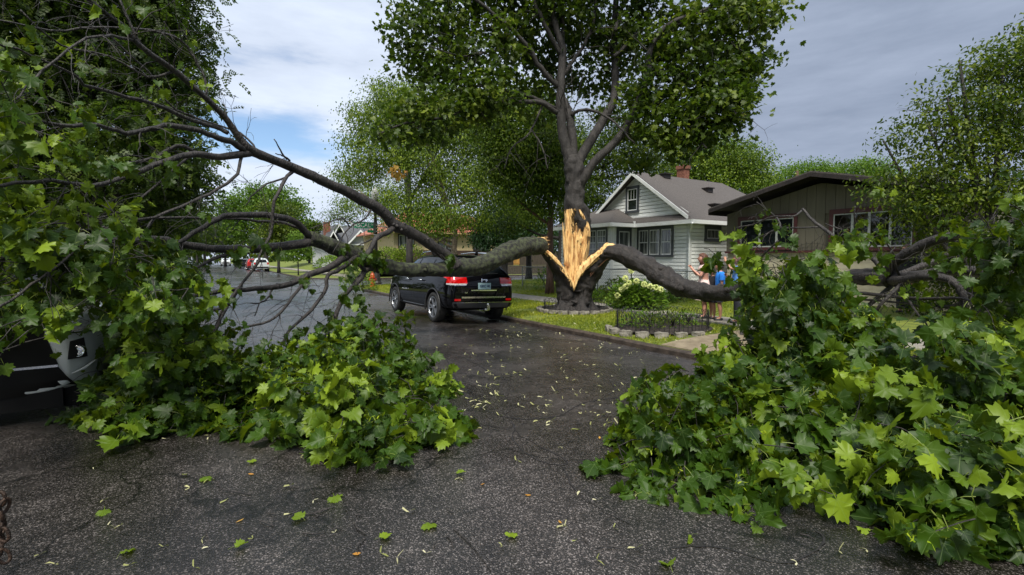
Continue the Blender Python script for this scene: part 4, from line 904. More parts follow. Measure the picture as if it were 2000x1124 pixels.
# ---------------------------------------------------------------- crowns
def crown(name, T, blobs, per, Y0, size, m, parent, squash=.8, cl=.33, cn=11, droop=.15, shell=.35, uv=False, tint0=.5, clump=.35, ymin=-260, cut=None):
    """blobs: (px, py, Y offset, radius px, weight). Leaves in twig-sized clusters through each blob's volume"""
    C_ = []; Dn = []
    tw_sum = sum((b_[3] ** 2) * (b_[4] if len(b_) > 4 else 1) for b_ in blobs)
    for b_ in blobs:
        wgt = b_[4] if len(b_) > 4 else 1; Y = Y0 + b_[2]; c = np.array(P(b_[0], b_[1], Y)); r = b_[3] * Y / F
        k = max(3, int(per / cn * (b_[3] ** 2) * wgt / tw_sum)); d = unit(k); rr = (shell + (1 - shell) * RNG.random(k) ** .6)
        q = c + d * rr[:, None] * r * [1, 1, squash]
        C_.append(q); Dn.append(d * .6 + [0, 0, -droop])
    C_ = np.concatenate(C_); Dn = np.concatenate(Dn); keep = C_[:, 2] > .25
    if cut is not None: keep &= cut(C_)
    C_ = C_[keep]; Dn = Dn[keep]; k = len(C_)
    ct = np.clip(tint0 + RNG.normal(0, clump * .5, k), 0, 1)
    idx = np.repeat(np.arange(k), cn); n = len(idx)
    off = RNG.normal(size=(n, 3)) * (cl * RNG.uniform(.6, 1.35, k))[idx][:, None] * [1, 1, .5]
    pos = C_[idx] + off
    tip = Dn[idx] + unit(n) * .9 + [0, 0, -droop]; nrm = unit(n) * .75 + [0, 0, .8]
    return leaves(name, T, pos, tip, nrm, RNG.uniform(size[0], size[1], n), m, parent, np.clip(ct[idx] + RNG.normal(0, .14, n), 0, 1), uv=uv)
mainblobs = [(830, 60, -.5, 62), (800, 110, -.5, 36, .7), (860, 140, -.5, 60), (890, 40, 0, 70), (905, 190, -.8, 60), (950, 90, -.6, 70, .7), (960, 180, -1, 60, .8), (1000, 20, 0, 70, .8), (1000, 130, .6, 60, .6), (1040, 60, .8, 60, .7), (1080, 110, 1.2, 60, .7), (1060, 200, 1, 60, .7),
 (1100, 20, .6, 80), (1150, 80, 1.2, 70, .8), (1150, 160, 1.5, 60, .8), (1180, 20, 1, 70, .8), (1230, 110, 1, 60, .7), (1240, 40, .4, 60, .5), (1300, 90, -.2, 60, .8), (1290, 180, -.4, 65), (1350, 60, -.6, 70), (1400, 110, -.8, 72), (1440, 40, -.8, 66), (1450, 150, -1, 45), (1380, 190, -1.2, 70), (1420, 210, -1.2, 62), (1330, 240, -1, 60), (1390, 255, -1.2, 42), (1270, 250, -.4, 52, .8), (1230, 200, .6, 55, .6), (1290, 300, -.6, 38, .8), (1340, 300, -.8, 30, .5), (1250, 300, 0, 40, .6),
 (860, 220, -1.4, 50), (800, 240, -1.6, 50, .8), (760, 260, -1.8, 40, .7), (1500 - 20, 80, -.8, 32, .8), (1475, 110, -.8, 30), (1490, 30, -.8, 30), (1440, 235, -1.2, 26),
 (850, -60, 0, 90), (960, -90, 0, 100), (1080, -110, .5, 110), (1210, -110, .5, 110), (1340, -80, 0, 100), (1440, -50, -.5, 70), (1000, -200, 0, 110), (1150, -230, .3, 120), (1300, -200, 0, 110)]
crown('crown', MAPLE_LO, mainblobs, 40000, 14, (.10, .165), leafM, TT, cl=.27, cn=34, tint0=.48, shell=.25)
# ------------------------------------------------------------------ houses
def text_mesh(name, txt, size, m, parent, M, extrude=.002, align='CENTER', bold=0.0):
    c = bpy.data.curves.new(name, 'FONT'); c.body = txt; c.size = size; c.extrude = extrude; c.align_x = align; c.align_y = 'CENTER'; c.offset = bold
    o = bpy.data.objects.new(name, c); COL.objects.link(o); dg = bpy.context.evaluated_depsgraph_get(); dg.update()
    me = bpy.data.meshes.new_from_object(o.evaluated_get(dg)); bpy.data.objects.remove(o); bpy.data.curves.remove(c)
    Mp = wm(parent).inverted() @ M if parent is not None else M
    me.transform(Mp); me.materials.clear(); me.materials.append(m)
    o = bpy.data.objects.new(name, me); COL.objects.link(o); o.parent = parent; return o
class Face:
    """a wall plane: s runs along the wall, z up, off = distance out of the wall"""
    def __init__(f, kind, c): f.k, f.c = kind, c
    def __call__(f, s, z, off=0.0): return S(f.c - off, s, z) if f.k == 'u' else S(s, f.c - off, z)
    def box(f, mb, s0, s1, z0, z1, o0, o1, mi=0):
        V = [f(s, z, o) for z in (z0, z1) for o in (o0, o1) for s in (s0, s1)]
        mb.add(V, [(0, 2, 3, 1), (4, 5, 7, 6), (0, 1, 5, 4), (2, 6, 7, 3), (0, 4, 6, 2), (1, 3, 7, 5)], mi)
def siding(mb, f, z0, z1, lohi, row=.15, out=.045, holes=()):
    z = z0
    while z < z1 - 1e-4:
        t = min(z + row, z1); a0, a1 = lohi(z); b0, b1 = lohi(t)
        if a1 - a0 > .02:
            cuts = [(a0, a1, b0, b1)]
            zg = z + .026; V = [f(a0, zg, out), f(a1, zg, out), f(b1, t, out * .7), f(b0, t, out * .7), f(a0, z, -.01), f(a1, z, -.01), f(a1, zg, -.01), f(a0, zg, -.01), f(b1, t, -.01), f(b0, t, -.01)]; mb.add(V, [(0, 1, 2, 3), (7, 6, 1, 0), (4, 5, 6, 7), (3, 2, 8, 9)])
        z = t
def window(root, f, s0, s1, z0, z1, n=1, trim=greyp, frame=whitep, tw=.09, fw=.035, grid='upper', sash=.5, gl=glassg, split=None, curtains=True):
    """a trimmed window of n sashes side by side: trim > frame, pane, curtain"""
    f0 = f; f = Face(f0.k, f0.c - .045)
    t = MB(); f.box(t, s0, s0 + tw, z0, z1, .0, .040); f.box(t, s1 - tw, s1, z0, z1, .0, .040); f.box(t, s0 + tw, s1 - tw, z1 - tw * 1.3, z1, .0, .038); f.box(t, s0 - .02, s1 + .02, z0 - .04, z0 + tw * .6, .0, .055)
    iw = (s1 - s0 - 2 * tw); gapw = tw * .8 if n > 1 and split is None else 0; ww = (iw - gapw * (n - 1)) / n
    fr = MB(); pn = MB(); cu = MB()
    edges = [(s0 + tw + i * (ww + gapw), s0 + tw + i * (ww + gapw) + ww) for i in range(n)] if split is None else [(s0 + tw + iw * a, s0 + tw + iw * b_) for a, b_ in zip(split[:-1], split[1:])]
    for i, (a, c) in enumerate(edges):
        zb, zt = z0 + tw * .6, z1 - tw * 1.3
        if i < len(edges) - 1 and split is None: f.box(t, c, c + gapw, zb, zt, .0, .036)
        f.box(fr, a, a + fw, zb, zt, .004, .030); f.box(fr, c - fw, c, zb, zt, .004, .030); f.box(fr, a + fw, c - fw, zt - fw, zt, .004, .029); f.box(fr, a + fw, c - fw, zb, zb + fw * 1.3, .004, .029)
        zm = zb + (zt - zb) * sash
        if grid: f.box(fr, a + fw, c - fw, zm - .018, zm + .018, .004, .027)
        if grid in ('upper', 'both'):
            for q in (1, 2): f.box(fr, a + fw + (c - a - 2 * fw) * q / 3 - .008, a + fw + (c - a - 2 * fw) * q / 3 + .008, zm + .018, zt - fw, .004, .018)
            if grid == 'both': f.box(fr, a + fw, c - fw, (zm + zt) / 2 - .008, (zm + zt) / 2 + .008, .004, .0175); f.box(fr, a + fw, c - fw, (zm + zb) / 2 - .008, (zm + zb) / 2 + .008, .004, .0175)
        pn.add([f(a + fw, zb + fw, .010), f(c - fw, zb + fw, .010), f(c - fw, zt - fw, .010), f(a + fw, zt - fw, .010)], [(0, 1, 2, 3)])
    to = t.build('window', trim, root); fo = fr.build('frame', frame, to); po = pn.build('pane', gl, to); return to
def roof(mb, pts, th=.10): mb.prism(pts, (0, 0, -th))
def flat(mb, pts, th): mb.prism(pts, th)
# white clapboard bungalow
WH = empty('white_house', S(19, 15.5, .12), R(32.4), 'white clapboard bungalow with dark gable roof and grey trimmed sash windows', 'house', 'houses along the street')
U0, V0, V1, ZE = 16.45, 12.65, 18.45, 2.98
fF = Face('u', U0); fS = Face('v', V0); fP = Face('u', 15.0); fQ = Face('v', 15.6); APV, APZ = 15.45, 5.30
b = MB()
siding(b, fF, .05, ZE, lambda z: (V0, 15.6)); siding(b, fS, .05, ZE, lambda z: (U0, 25.2))
def gab(z):
    h = max(0, (5.22 - z)) / (5.22 - 3.40) * 2.78; return (APV - h, APV + h)
siding(b, fF, 3.40, 5.22, gab); siding(b, fP, .05, ZE, lambda z: (15.6, 19.0)); siding(b, fQ, .05, ZE, lambda z: (15.0, U0))
b.box(16.46, 25.2, 12.66, 18.4, .0, 2.97, M=STREET); b.box(15.01, 16.44, 15.61, 18.99, .0, 2.97, M=STREET)
b.prism([S(16.47, APV - 2.75, 3.0), S(16.47, APV + 2.75, 3.0), S(16.47, APV, 5.2)], S(.2, 0, 0))
b.build('wall', sidingw, WH)
b = MB()      # corner boards
for (f, s) in ((fF, V0 - .02), (fS, U0 - .02)): f.box(b, s, s + .11, .05, ZE, .0, .055)
b.build('corner_board', whitep, WH); b = MB()
fP.box(b, 15.58, 15.69, .05, ZE, 0, .026); fQ.box(b, 14.945, 15.09, .05, ZE, 0, .053); fF.box(b, 15.40, 15.57, .3, 1.2, 0, .001)
b.build('corner_board', whitep, WH)
rf = MB()
e_ = 2.99; pk = (APV, 5.40)
roof(rf, [S(16.15, APV, 5.42), S(22.6, APV, 5.42), S(25.7, 12.25, 3.08), S(16.15, 12.25, 3.08)]); roof(rf, [S(16.15, APV + .001, 5.42), S(22.6, APV + .001, 5.42), S(25.7, 18.8, 3.08), S(16.15, 18.8, 3.08)]); roof(rf, [S(22.6, APV, 5.415), S(25.7, 18.8, 3.078), S(25.7, 12.25, 3.078)])
roof(rf, [S(16.46, 12.9, 3.43), S(16.46, 15.7, 3.43), S(16.02, 15.7, 3.09), S(16.02, 12.23, 3.09), S(16.16, 12.23, 3.10)], .07)
roof(rf, [S(16.5, 16.7, 3.92), S(14.58, 15.2, 3.09), S(16.44, 15.2, 3.16)], .06); roof(rf, [S(16.5, 16.7, 3.92), S(16.5, 18.2, 3.92), S(14.58, 19.4, 3.09), S(14.58, 15.2, 3.09)], .06); roof(rf, [S(16.5, 18.2, 3.92), S(14.58, 19.4, 3.09), S(16.44, 19.4, 3.09)], .06)
ro = rf.build('roof', shing, WH)
fc = MB()
def strip(mb, a, c, z0, z1, w_=.03):
    """upright board between street points a and c"""
    A, C_ = S(*a, 0), S(*c, 0); d = (C_ - A).normalized(); nn = Vector((-d.y, d.x, 0)) * w_
    mb.prism([A + Vector((0, 0, z0)), C_ + Vector((0, 0, z0)), C_ + Vector((0, 0, z1)), A + Vector((0, 0, z1))], nn)
strip(fc, (15.985, 15.18), (15.985, 12.19), 2.93, 3.085, .035); strip(fc, (16.0, 12.19), (25.7, 12.19), 2.93, 3.085, -.035); strip(fc, (14.545, 19.4), (14.545, 15.14), 2.93, 3.085, .035); strip(fc, (14.56, 15.14), (16.02, 15.14), 2.93, 3.085, -.035)
b2 = [S(16.0, 12.23, 2.955), S(16.0, 15.2, 2.955), S(16.47, 15.2, 2.955), S(16.47, 12.66, 2.955), S(25.7, 12.66, 2.955), S(25.7, 12.23, 2.955)]; fc.add(b2, [(0, 1, 2, 3), (0, 3, 4, 5)])
fc.add([S(14.6, 15.2, 2.956), S(14.6, 19.4, 2.956), S(15.0, 19.4, 2.956), S(15.0, 15.6, 2.956), S(16.4, 15.6, 2.956), S(16.4, 15.2, 2.956)], [(0, 1, 2, 3), (0, 3, 4, 5)])
for sgn in (-1, 1):   # rake boards
    a = S(16.10, APV, 5.40); c = S(16.10, APV + sgn * 3.0, 5.40 - 3.0 * .715); fc.prism([a, c, c - Vector((0, 0, .16)), a - Vector((0, 0, .16))], S(-.035, 0, 0)); a = S(16.4, APV, 5.22); c = S(16.4, APV + sgn * 2.78, 3.42); fc.prism([a, c, c - Vector((0, 0, .11)), a - Vector((0, 0, .13))], S(-.02, 0, 0))
fF.box(fc, 12.72, 18.2, 3.36, 3.43, 0, .06)
fc.prism([S(15.98, 15.14, 2.93), S(15.98, 15.24, 2.93), S(15.98, 15.24, 3.2), S(15.98, 15.14, 3.2)], S(.05, 0, 0))
fc.build('fascia', whitep, WH)
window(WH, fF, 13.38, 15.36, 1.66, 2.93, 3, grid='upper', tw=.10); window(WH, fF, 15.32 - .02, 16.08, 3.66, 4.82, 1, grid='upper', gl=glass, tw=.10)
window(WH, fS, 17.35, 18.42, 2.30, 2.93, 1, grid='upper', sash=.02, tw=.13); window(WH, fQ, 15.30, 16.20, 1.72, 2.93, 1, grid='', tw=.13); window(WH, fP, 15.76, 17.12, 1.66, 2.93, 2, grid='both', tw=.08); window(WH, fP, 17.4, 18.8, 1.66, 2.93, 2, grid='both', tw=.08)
ch = MB(); cc = P(1334, 345, 24.5); u_, v_ = toS(cc); ch.box(u_ - .21, u_ + .21, v_ - .21, v_ + .21, 4.7, 6.15, M=STREET); ch.box(u_ - .25, u_ + .25, v_ - .25, v_ + .25, 6.0, 6.18, M=STREET)
cho = ch.build('chimney', brick, ro); ch = MB(); ch.box(u_ - .5, u_ + .5, v_ - .45, v_ + .45, 4.6, 5.42, M=STREET)
fl = ch.build('flashing', steel, cho)
for (px, py, Y) in ((1300, 351, 22.6), (1383, 363, 23.0), (1396, 392, 21.2)):
    q = P(px, py, Y); u_, v_ = toS(q); zz_ = 5.42 - max(0, (APV - v_)) * .731 if v_ < APV else 5.42; v = MB(); v.box(u_ - .2, u_ + .2, v_ - .13, v_ + .13, zz_ - .05, zz_ + .16, M=STREET); v.box(u_ - .25, u_ + .25, v_ - .2, v_ + .17, zz_ + .13, zz_ + .17, M=STREET); v.build('roof_vent', darktrim, ro)
# taupe gabled house on the right
GH = empty('grey_house', S(21, 8, .12), R(32.4), 'low taupe house with maroon trimmed picture windows and shallow dark gable', 'house', 'houses along the street')
gF = Face('u', 17.0); b = MB(); z0 = 1.82
nb = 24; bw = (11.37 - 4.4) / nb
def gz(v): return 4.02 - abs(v - 8.05) * .235
WA, WB, WZ0, WZ1 = 5.50, 7.64, 1.93, 3.02      # opening behind the right hand picture window
for i in range(nb):   # vertical boards with fine grooves, cut short over the opening
    a = 4.4 + i * bw; c = a + bw - .012
    top_ = [gF(c, gz(c), .012), gF((a + c) / 2, max(gz(a), gz(c)) if a < 8.05 < c else (gz(a) + gz(c)) / 2, .012), gF(a, gz(a), .012)]
    inside = c > WA + .02 and a < WB - .02
    zz_ = WZ1 if inside else z0; b.prism([gF(a, zz_, .012), gF(c, zz_, .012)] + top_, S(.05, 0, 0))
def slab(v0, v1, za, off0, dep):
    vs = [v0] + ([8.05] if v0 < 8.05 < v1 else []) + [v1]; b.prism([gF(v0, za, off0), gF(v1, za, off0)] + [gF(v, gz(v), off0) for v in vs[::-1]], S(dep, 0, 0))
slab(4.4, 11.37, z0, -1.65, 6.8); slab(WB + .05, 11.37, z0, -.041, 1.605); slab(4.4, WA - .05, z0, -.041, 1.605); slab(WA - .05, WB + .05, WZ1 + .02, -.041, 1.605)
b.build('upper_wall', board, GH)
b = MB(); z = .0
while z < 1.76:
    b.box(17.02, 17.14, 4.45, 11.32, z, z + .195, M=STREET); b.box(18.7, 25.4, 4.45, 11.32, z, z + .195, M=STREET); b.box(17.14, 18.7, 11.2, 11.32, z, z + .195, M=STREET); b.box(17.14, 18.7, 4.45, 4.57, z, z + .195, M=STREET); b.box(17.035, 17.13, 4.47, 11.30, z + .195, z + .205, M=STREET); z += .206
b.box(17.15, 18.69, 4.6, 11.19, .5, .62, M=STREET)
b.build('lower_wall', creamb, GH)
b = MB(); gF.box(b, 4.4, 11.39, 1.76, 1.83, -.02, .07); b.build('trim_band', maroon, GH)
rf = MB(); th = .16
for sg in (-1, 1):
    a, c = (8.05, 4.35), (8.05 + sg * 3.65, 4.35 - 3.65 * .24); roof(rf, [S(16.35, a[0], a[1]), S(26, a[0], a[1]), S(26, c[0], c[1]), S(16.35, c[0], c[1])], .06)
ro = rf.build('roof', shing, GH); fc = MB()
for sg in (-1, 1):
    a = S(16.34, 8.05, 4.30); c = S(16.34, 8.05 + sg * 3.66, 4.30 - 3.66 * .24); fc.prism([a, c, c - Vector((0, 0, .13)), a - Vector((0, 0, .13))], S(-.03, 0, 0)); fc.prism([a - Vector((0, 0, .02)), c - Vector((0, 0, .02)), c + S(.66, 0, -.02), a + S(.66, 0, -.02)], (0, 0, -.03))
    strip(fc, (16.35, 8.05 + sg * 3.655), (26, 8.05 + sg * 3.655), 3.22, 3.44, .03)
fc.build('fascia', darktrim, ro)
clearg = bpy.data.materials.new('clear_glass'); clearg.use_nodes = True; t_ = clearg.node_tree; t_.nodes.clear(); g1_ = t_.nodes.new('ShaderNodeBsdfTransparent'); g2_ = t_.nodes.new('ShaderNodeBsdfGlossy'); g2_.inputs['Roughness'].default_value = .03; g3_ = t_.nodes.new('ShaderNodeMixShader'); g3_.inputs[0].default_value = .10; g4_ = t_.nodes.new('ShaderNodeOutputMaterial')
g1_.inputs[0].default_value = (.75, .78, .77, 1); t_.links.new(g1_.outputs[0], g3_.inputs[1]); t_.links.new(g2_.outputs[0], g3_.inputs[2]); t_.links.new(g3_.outputs[0], g4_.inputs[0])
def gwin(s0, s1, z0, z1, split, tw, gl=glassd):
    return window(GH, gF, s0, s1, z0, z1, len(split) - 1, trim=maroon, tw=tw, fw=.034, grid='', split=split, gl=gl, frame=mat('grey_white_frame', (.36, .38, .36), None, rough=.5))
gwin(5.42, 7.72, 1.84, 3.12, (0, .26, .52, .74, 1), .12, clearg); gwin(8.72, 10.86, 1.90, 3.10, (0, .30, .62, 1), .11)
# fan trellis on its wall
TR = MB(); 
for i in range(7):
    a = R(-42 + 14 * i); p0 = gF(8.22, .75, .06); p1 = gF(8.22 + 1.35 * math.sin(a) * .55, .75 + 1.38 * math.cos(a * .6), .06); TR.tube([p0, p1], .007, n=4)
for r_ in (.55, .85, 1.1, 1.32):
    TR.tube([gF(8.22 + r_ * math.sin(a) * .55, .75 + r_ * math.cos(a * .6), .065) for a in [R(-42 + 7 * i) for i in range(13)]], .006, n=4)
tag(TR.build('fan_trellis', iron), 'thin wire fan trellis against the taupe house wall', 'trellis')
# raised far gardens across the side street
b = MB(); vs_ = np.linspace(41.2, 140, 40); us = [11.4, 12.2, 14, 16, 20, 45]; hz = [-.03, .12, .55, .75, .8, .8]
g = [S(u, v, z) for v in vs_ for u, z in zip(us, hz)]; k = len(us); b.add(g, [(i * k + j, i * k + j + 1, (i + 1) * k + j + 1, (i + 1) * k + j) for i in range(39) for j in range(k - 1)]); tag(b.build('far_garden_ground', lawnm, smooth=True), kind='structure')
# cream stucco house with red tiles across the side street
CH_ = empty('cream_house', S(21, 48, .8), R(32.4), 'cream stucco house with red tiled roof across the side street', 'house', 'houses along the street')
cF = Face('v', 44.0); b = MB(); b.box(14.9, 27.2, 44, 54, 2.35, 4.05, M=STREET); b.build('wall', stucco, CH_)
b = MB(); b.box(14.85, 27.25, 43.96, 54.05, .3, 2.34, M=STREET); b.build('brick_base', mat('dark_brick', (.03, .018, .012), (.07, .04, .028), 8, .85), CH_)
rf = MB(); roof(rf, [S(14.2, 43.2, 4.05), S(27.9, 43.2, 4.05), S(25, 48.5, 6.3), S(17.5, 48.5, 6.3)], .1); roof(rf, [S(14.2, 43.2, 4.04), S(17.5, 48.5, 6.29), S(14.2, 54.5, 4.04)], .1); roof(rf, [S(27.9, 43.2, 4.04), S(25, 48.5, 6.29), S(27.9, 54.5, 4.04)], .1)
for i in range(46):
    u = 14.4 + i * .295; t = min(1, min((u - 14.2) / 3.3, (27.9 - u) / 2.9)); rf.tube([S(u, 43.16, 4.08), S(u, 43.2 + 5.3 * t, 4.08 + 2.25 * t)], .07, n=5)
ro = rf.build('roof', redtile, CH_); fc = MB(); strip(fc, (14.2, 43.17), (27.9, 43.17), 3.95, 4.08); fc.build('fascia', mat('buff_paint', (.38, .27, .12), (.45, .33, .16), 3, .6), ro)
for s0, s1, n in ((15.3, 16.9, 3), (19.3, 21.3, 2), (23.2, 25.0, 3), (26.1, 26.9, 1)): window(CH_, cF, s0, s1, 2.38, 3.85, n, trim=darktrim, frame=darktrim if n != 3 or s0 > 20 else whitep, grid='', tw=.10)
# small grey roofed bungalow further up the street
GB = empty('gabled_bungalow', S(17, 64, .7), R(32.4), 'small pale bungalow with steep white edged grey gables far up the street', 'house', 'houses along the street')
hF = Face('v', 60.0); b = MB(); b.box(12.4, 21.5, 60, 70, .4, 3.35, M=STREET); b.prism([hF(14.6, 3.3, .5), hF(17.2, 3.3, .5), hF(15.9, 4.7, .5)], S(0, .6, 0)); b.build('wall', mat('pale_stucco', (.42, .43, .42), (.52, .53, .52), 4, .8), GB)
rf = MB(); roof(rf, [S(11.9, 59.3, 3.3), S(22, 59.3, 3.3), S(20.5, 64, 5.7), S(13.2, 64, 5.7)], .12); roof(rf, [S(11.9, 59.3, 3.3), S(13.2, 64, 5.69), S(11.9, 70, 3.3)], .1)
for a, c, zt, zb in ((14.3, 17.5, 4.95, 3.2), (12.0, 13.5, 4.75, 3.25), (13.0, 13.9, 5.6, 4.7)):
    m_ = (a + c) / 2
    for q in (a, c): roof(rf, [S(m_, 58.9, zt), S(m_, 62, zt), S(q, 62, zb), S(q, 58.9, zb)], .08)
ro = rf.build('roof', shing2, GB); fc = MB()
for a, c, zt, zb in ((14.25, 17.55, 5.0, 3.2), (11.95, 13.55, 4.8, 3.25), (12.95, 13.95, 5.65, 4.7)):
    m_ = (a + c) / 2
    for q in (a, c): fc.prism([S(m_, 58.86, zt), S(q, 58.86, zb), S(q, 58.86, zb - .22), S(m_, 58.86, zt - .26)], S(0, -.06, 0))
strip(fc, (11.9, 59.25), (22, 59.25), 3.15, 3.32); fc.build('barge_board', whitep, ro); b = MB(); b.box(12.4, 13.1, 62, 62.7, 4.3, 6.0, M=STREET); b.build('chimney', brick, ro)
for s0, s1, n in ((13.4, 15.2, 3), (16.0, 18.2, 4), (19, 20.5, 2)): window(GB, hF, s0, s1, 2.0, 3.05, n, trim=whitep, grid='upper', gl=glass, tw=.09)
# retaining wall, board fence with gate
b = MB(); z = -.1
for r_ in range(5):
    u = 24.0 + (r_ % 2) * .3
    while u < 34: b.box(u, u + .585, 41.0 + r_ * .03, 41.35, z, z + .185, M=STREET); u += .6
    z += .19
tag(b.build('retaining_wall', mat('dark_blocks', (.035, .028, .020), (.075, .062, .045), 9, .85)), 'low dark block retaining wall across the side street', 'wall')
FN = empty('board_fence', S(28, 44.6, .8), 0, 'dark brown board fence on the bank across the side street', 'fence'); b = MB(); u = 27.3
pts = []
while u < 36:
    if not (28.35 < u < 29.35): b.box(u, u + .13, 44.6, 44.625, .75, 2.45 + random.uniform(-.02, .02), M=STREET)
    u += .14
    if u > 28.35 and u - .14 <= 28.35: b.build('board_panel', wood, FN); b = MB()
b.build('board_panel', wood, FN); b = MB()
for u in (28.38, 29.28): b.box(u - .05, u + .05, 44.5, 44.58, .75, 2.5, M=STREET); b.build('post', wood, FN); b = MB()
b.box(28.45, 29.22, 44.52, 44.56, .85, 2.4, M=STREET); b.box(28.45, 29.22, 44.48, 44.518, 2.15, 2.27, M=STREET); b.box(28.45, 29.22, 44.48, 44.518, .98, 1.10, M=STREET); b.prism([S(28.5, 44.515, 1.1), S(28.62, 44.515, 1.1), S(29.17, 44.515, 2.15), S(29.05, 44.515, 2.15)], S(0, -.03, 0)); b.build('gate', woody, FN)
# ------------------------------------------------------------------ street furniture
LP = empty('street_lamp', S(8.3, 27.6, -.03), R(32.4), 'dark ornate street lamp post with ringed shaft at the corner', 'street lamp'); L0 = S(8.3, 27.6, -.03); MT = Matrix.Translation(L0)
b = MB(); b.lathe([(.0, 0), (.36, 0), (.36, .10), (.30, .14), (.30, .22), (.25, .30), (.20, .62), (.15, .82), (.17, .88), (.13, .95), (.12, 1.0)], 12, M=MT); b.build('base', lampbr, LP, smooth=False)
b = MB(); b.lathe([(.105, 1.0), (.10, 2.5), (.095, 4.3), (.14, 4.36), (.10, 4.42), (.10, 4.7), (.19, 4.85), (.0, 4.86)], 12, M=MT); b.build('shaft', lampbr, LP, smooth=True)
for z_ in (2.92, 3.10, 3.28, 3.46): b = MB(); b.lathe([(.10, z_), (.112, z_ + .005), (.112, z_ + .045), (.10, z_ + .05)], 12, M=MT); b.build('ring', whitep, LP)
b = MB(); b.lathe([(.12, 4.86), (.21, 5.05), (.22, 5.3), (.13, 5.55), (.05, 5.65), (0, 5.66)], 12, M=MT); b.build('globe', mat('frosted_globe', (.6, .6, .56), None, rough=.3), LP, smooth=True)
SG = empty('street_sign', S(8.2, 27.5, 3.2), R(32.4), 'green street name sign reading PASCAL on the corner lamp post', 'sign')
b = MB(); b.box(7.02, 8.22, 27.49, 27.50, 3.24, 3.61, M=STREET); sgo = b.build('plate', signg, SG)
b = MB()
for q in ((7.02, 8.22, 3.25, 3.262), (7.02, 8.22, 3.588, 3.60), (7.02, 7.032, 3.262, 3.588), (8.208, 8.22, 3.262, 3.588)): b.box(q[0], q[1], 27.485, 27.4885, q[2], q[3], M=STREET)
b.build('border', whitep, sgo)
Mt = STREET @ Matrix.Translation((7.44, 27.482, 3.42)) @ Matrix.Rotation(R(90), 4, 'X')
text_mesh('lettering', 'PASCAL', .32, whitep, sgo, Mt, bold=.006); Mt = STREET @ Matrix.Translation((8.06, 27.482, 3.47)) @ Matrix.Rotation(R(90), 4, 'X'); text_mesh('lettering', 'ST', .13, whitep, sgo, Mt, bold=.003)
b = MB(); b.box(7.80, 8.20, 27.49, 27.50, 3.02, 3.16, M=STREET); b.build('small_plate', signg, SG)
b = MB(); b.box(8.14, 8.28, 27.46, 27.55, 3.02, 3.62, M=STREET); b.build('bracket', steel, SG)
hb = S(7.78, 26.6, -.02); HY = empty('fire_hydrant', hb, R(32.4), 'red fire hydrant with a yellow bonnet by the corner lamp post', 'hydrant'); MT = Matrix.Translation(hb)
b = MB(); b.lathe([(0, 0), (.16, 0), (.16, .05), (.115, .07), (.11, .50), (.15, .52), (.15, .57), (.12, .59)], 14, M=MT); b.build('barrel', hyd, HY)
b = MB(); b.lathe([(.13, .59), (.12, .68), (.08, .76), (.03, .79), (.03, .85), (0, .85)], 12, M=MT); b.build('bonnet', hydy, HY)
for a in (0, 180, 270):
    d = Vector((math.cos(R(a + 32)), math.sin(R(a + 32)), 0)); b = MB(); b.tube([hb + Vector((0, 0, .42)) + d * .08, hb + Vector((0, 0, .42)) + d * .19], [.055, .06], n=8); b.build('outlet', hyd if a != 270 else hydy, HY)
up = P(1554, 420, 40); pb = Vector((up.x, up.y, .1)); PO = empty('utility_pole', pb, 0, 'weathered brown utility pole rising behind the taupe house roof', 'pole')
b = MB(); b.tube([pb, pb + Vector((0, 0, 4.5)), pb + Vector((0, 0, 8.6))], [.16, .14, .11], n=8); b.build('pole', mat('pole_wood', (.09, .055, .03), (.17, .11, .065), 5, .85, stretch=(4, 4, .3)), PO); b = MB(); b.box(-.8, .8, -.05, .05, 7.4, 7.52, M=Matrix.Translation(pb)); b.build('crossarm', wood, PO)
# chain link fence before the white house
CF = empty('wire_fence', S(15.6, 14, .12), R(32.4), 'thin chain link fence along the white house front', 'fence'); fv = np.arange(9.5, 21, 1.9)
b = MB(); b.tube([S(13.9, fv[0], 1.13), S(13.9, fv[-1], 1.13)], .022, n=6); b.build('top_rail', steel, CF)
for v in fv: b = MB(); b.tube([S(13.9, v, .1), S(13.9, v, 1.16)], .028, n=6); b.build('post', steel, CF)
b = MB()
for i in range(int((fv[-1] - fv[0]) / .11)):
    v = fv[0] + i * .11
    b.tube([S(13.9, v, .12), S(13.9, min(fv[-1], v + 1.0), 1.12)], .0028, n=3, cap=False); b.tube([S(13.9, v, 1.12), S(13.9, min(fv[-1], v + 1.0), .12)], .0028, n=3, cap=False)
b.build('mesh', steel, CF)
# hooped wire edging round the flower bed and the tree; stones
def hoops(root, pts, h=.38, step=.085):
    b = MB(); L_ = 0
    for p, q in zip(pts, pts[1:]):
        d = (q - p).length; m_ = max(1, int(d / step))
        for i in range(m_):
            a = p.lerp(q, i / m_); c = p.lerp(q, (i + 2) / m_); hh = h * random.uniform(.92, 1.05); md = a.lerp(c, .5)
            b.tube([a, a + Vector((0, 0, hh * .75)), a.lerp(c, .2) + Vector((0, 0, hh * .93)), md + Vector((0, 0, hh)), a.lerp(c, .8) + Vector((0, 0, hh * .93)), c + Vector((0, 0, hh * .75)), c], .005, n=4, cap=False)
        b.tube([p + Vector((0, 0, h * .3)), q + Vector((0, 0, h * .3))], .005, n=4)
    b.build('hoop_wire', iron, root)
def ring(c, ru, rv, a0, a1, n, z): return [S(c[0] + ru * math.cos(a), c[1] + rv * math.sin(a), z) for a in np.linspace(R(a0), R(a1), n)]
WE = empty('wire_edging', S(8.45, 7.1, .04), 0, 'low black hooped wire edging round the flower bed near the kerb', 'edging', 'hooped wire edging'); hoops(WE, ring((8.45, 7.15), 1.08, .88, 0, 360, 22, .06))
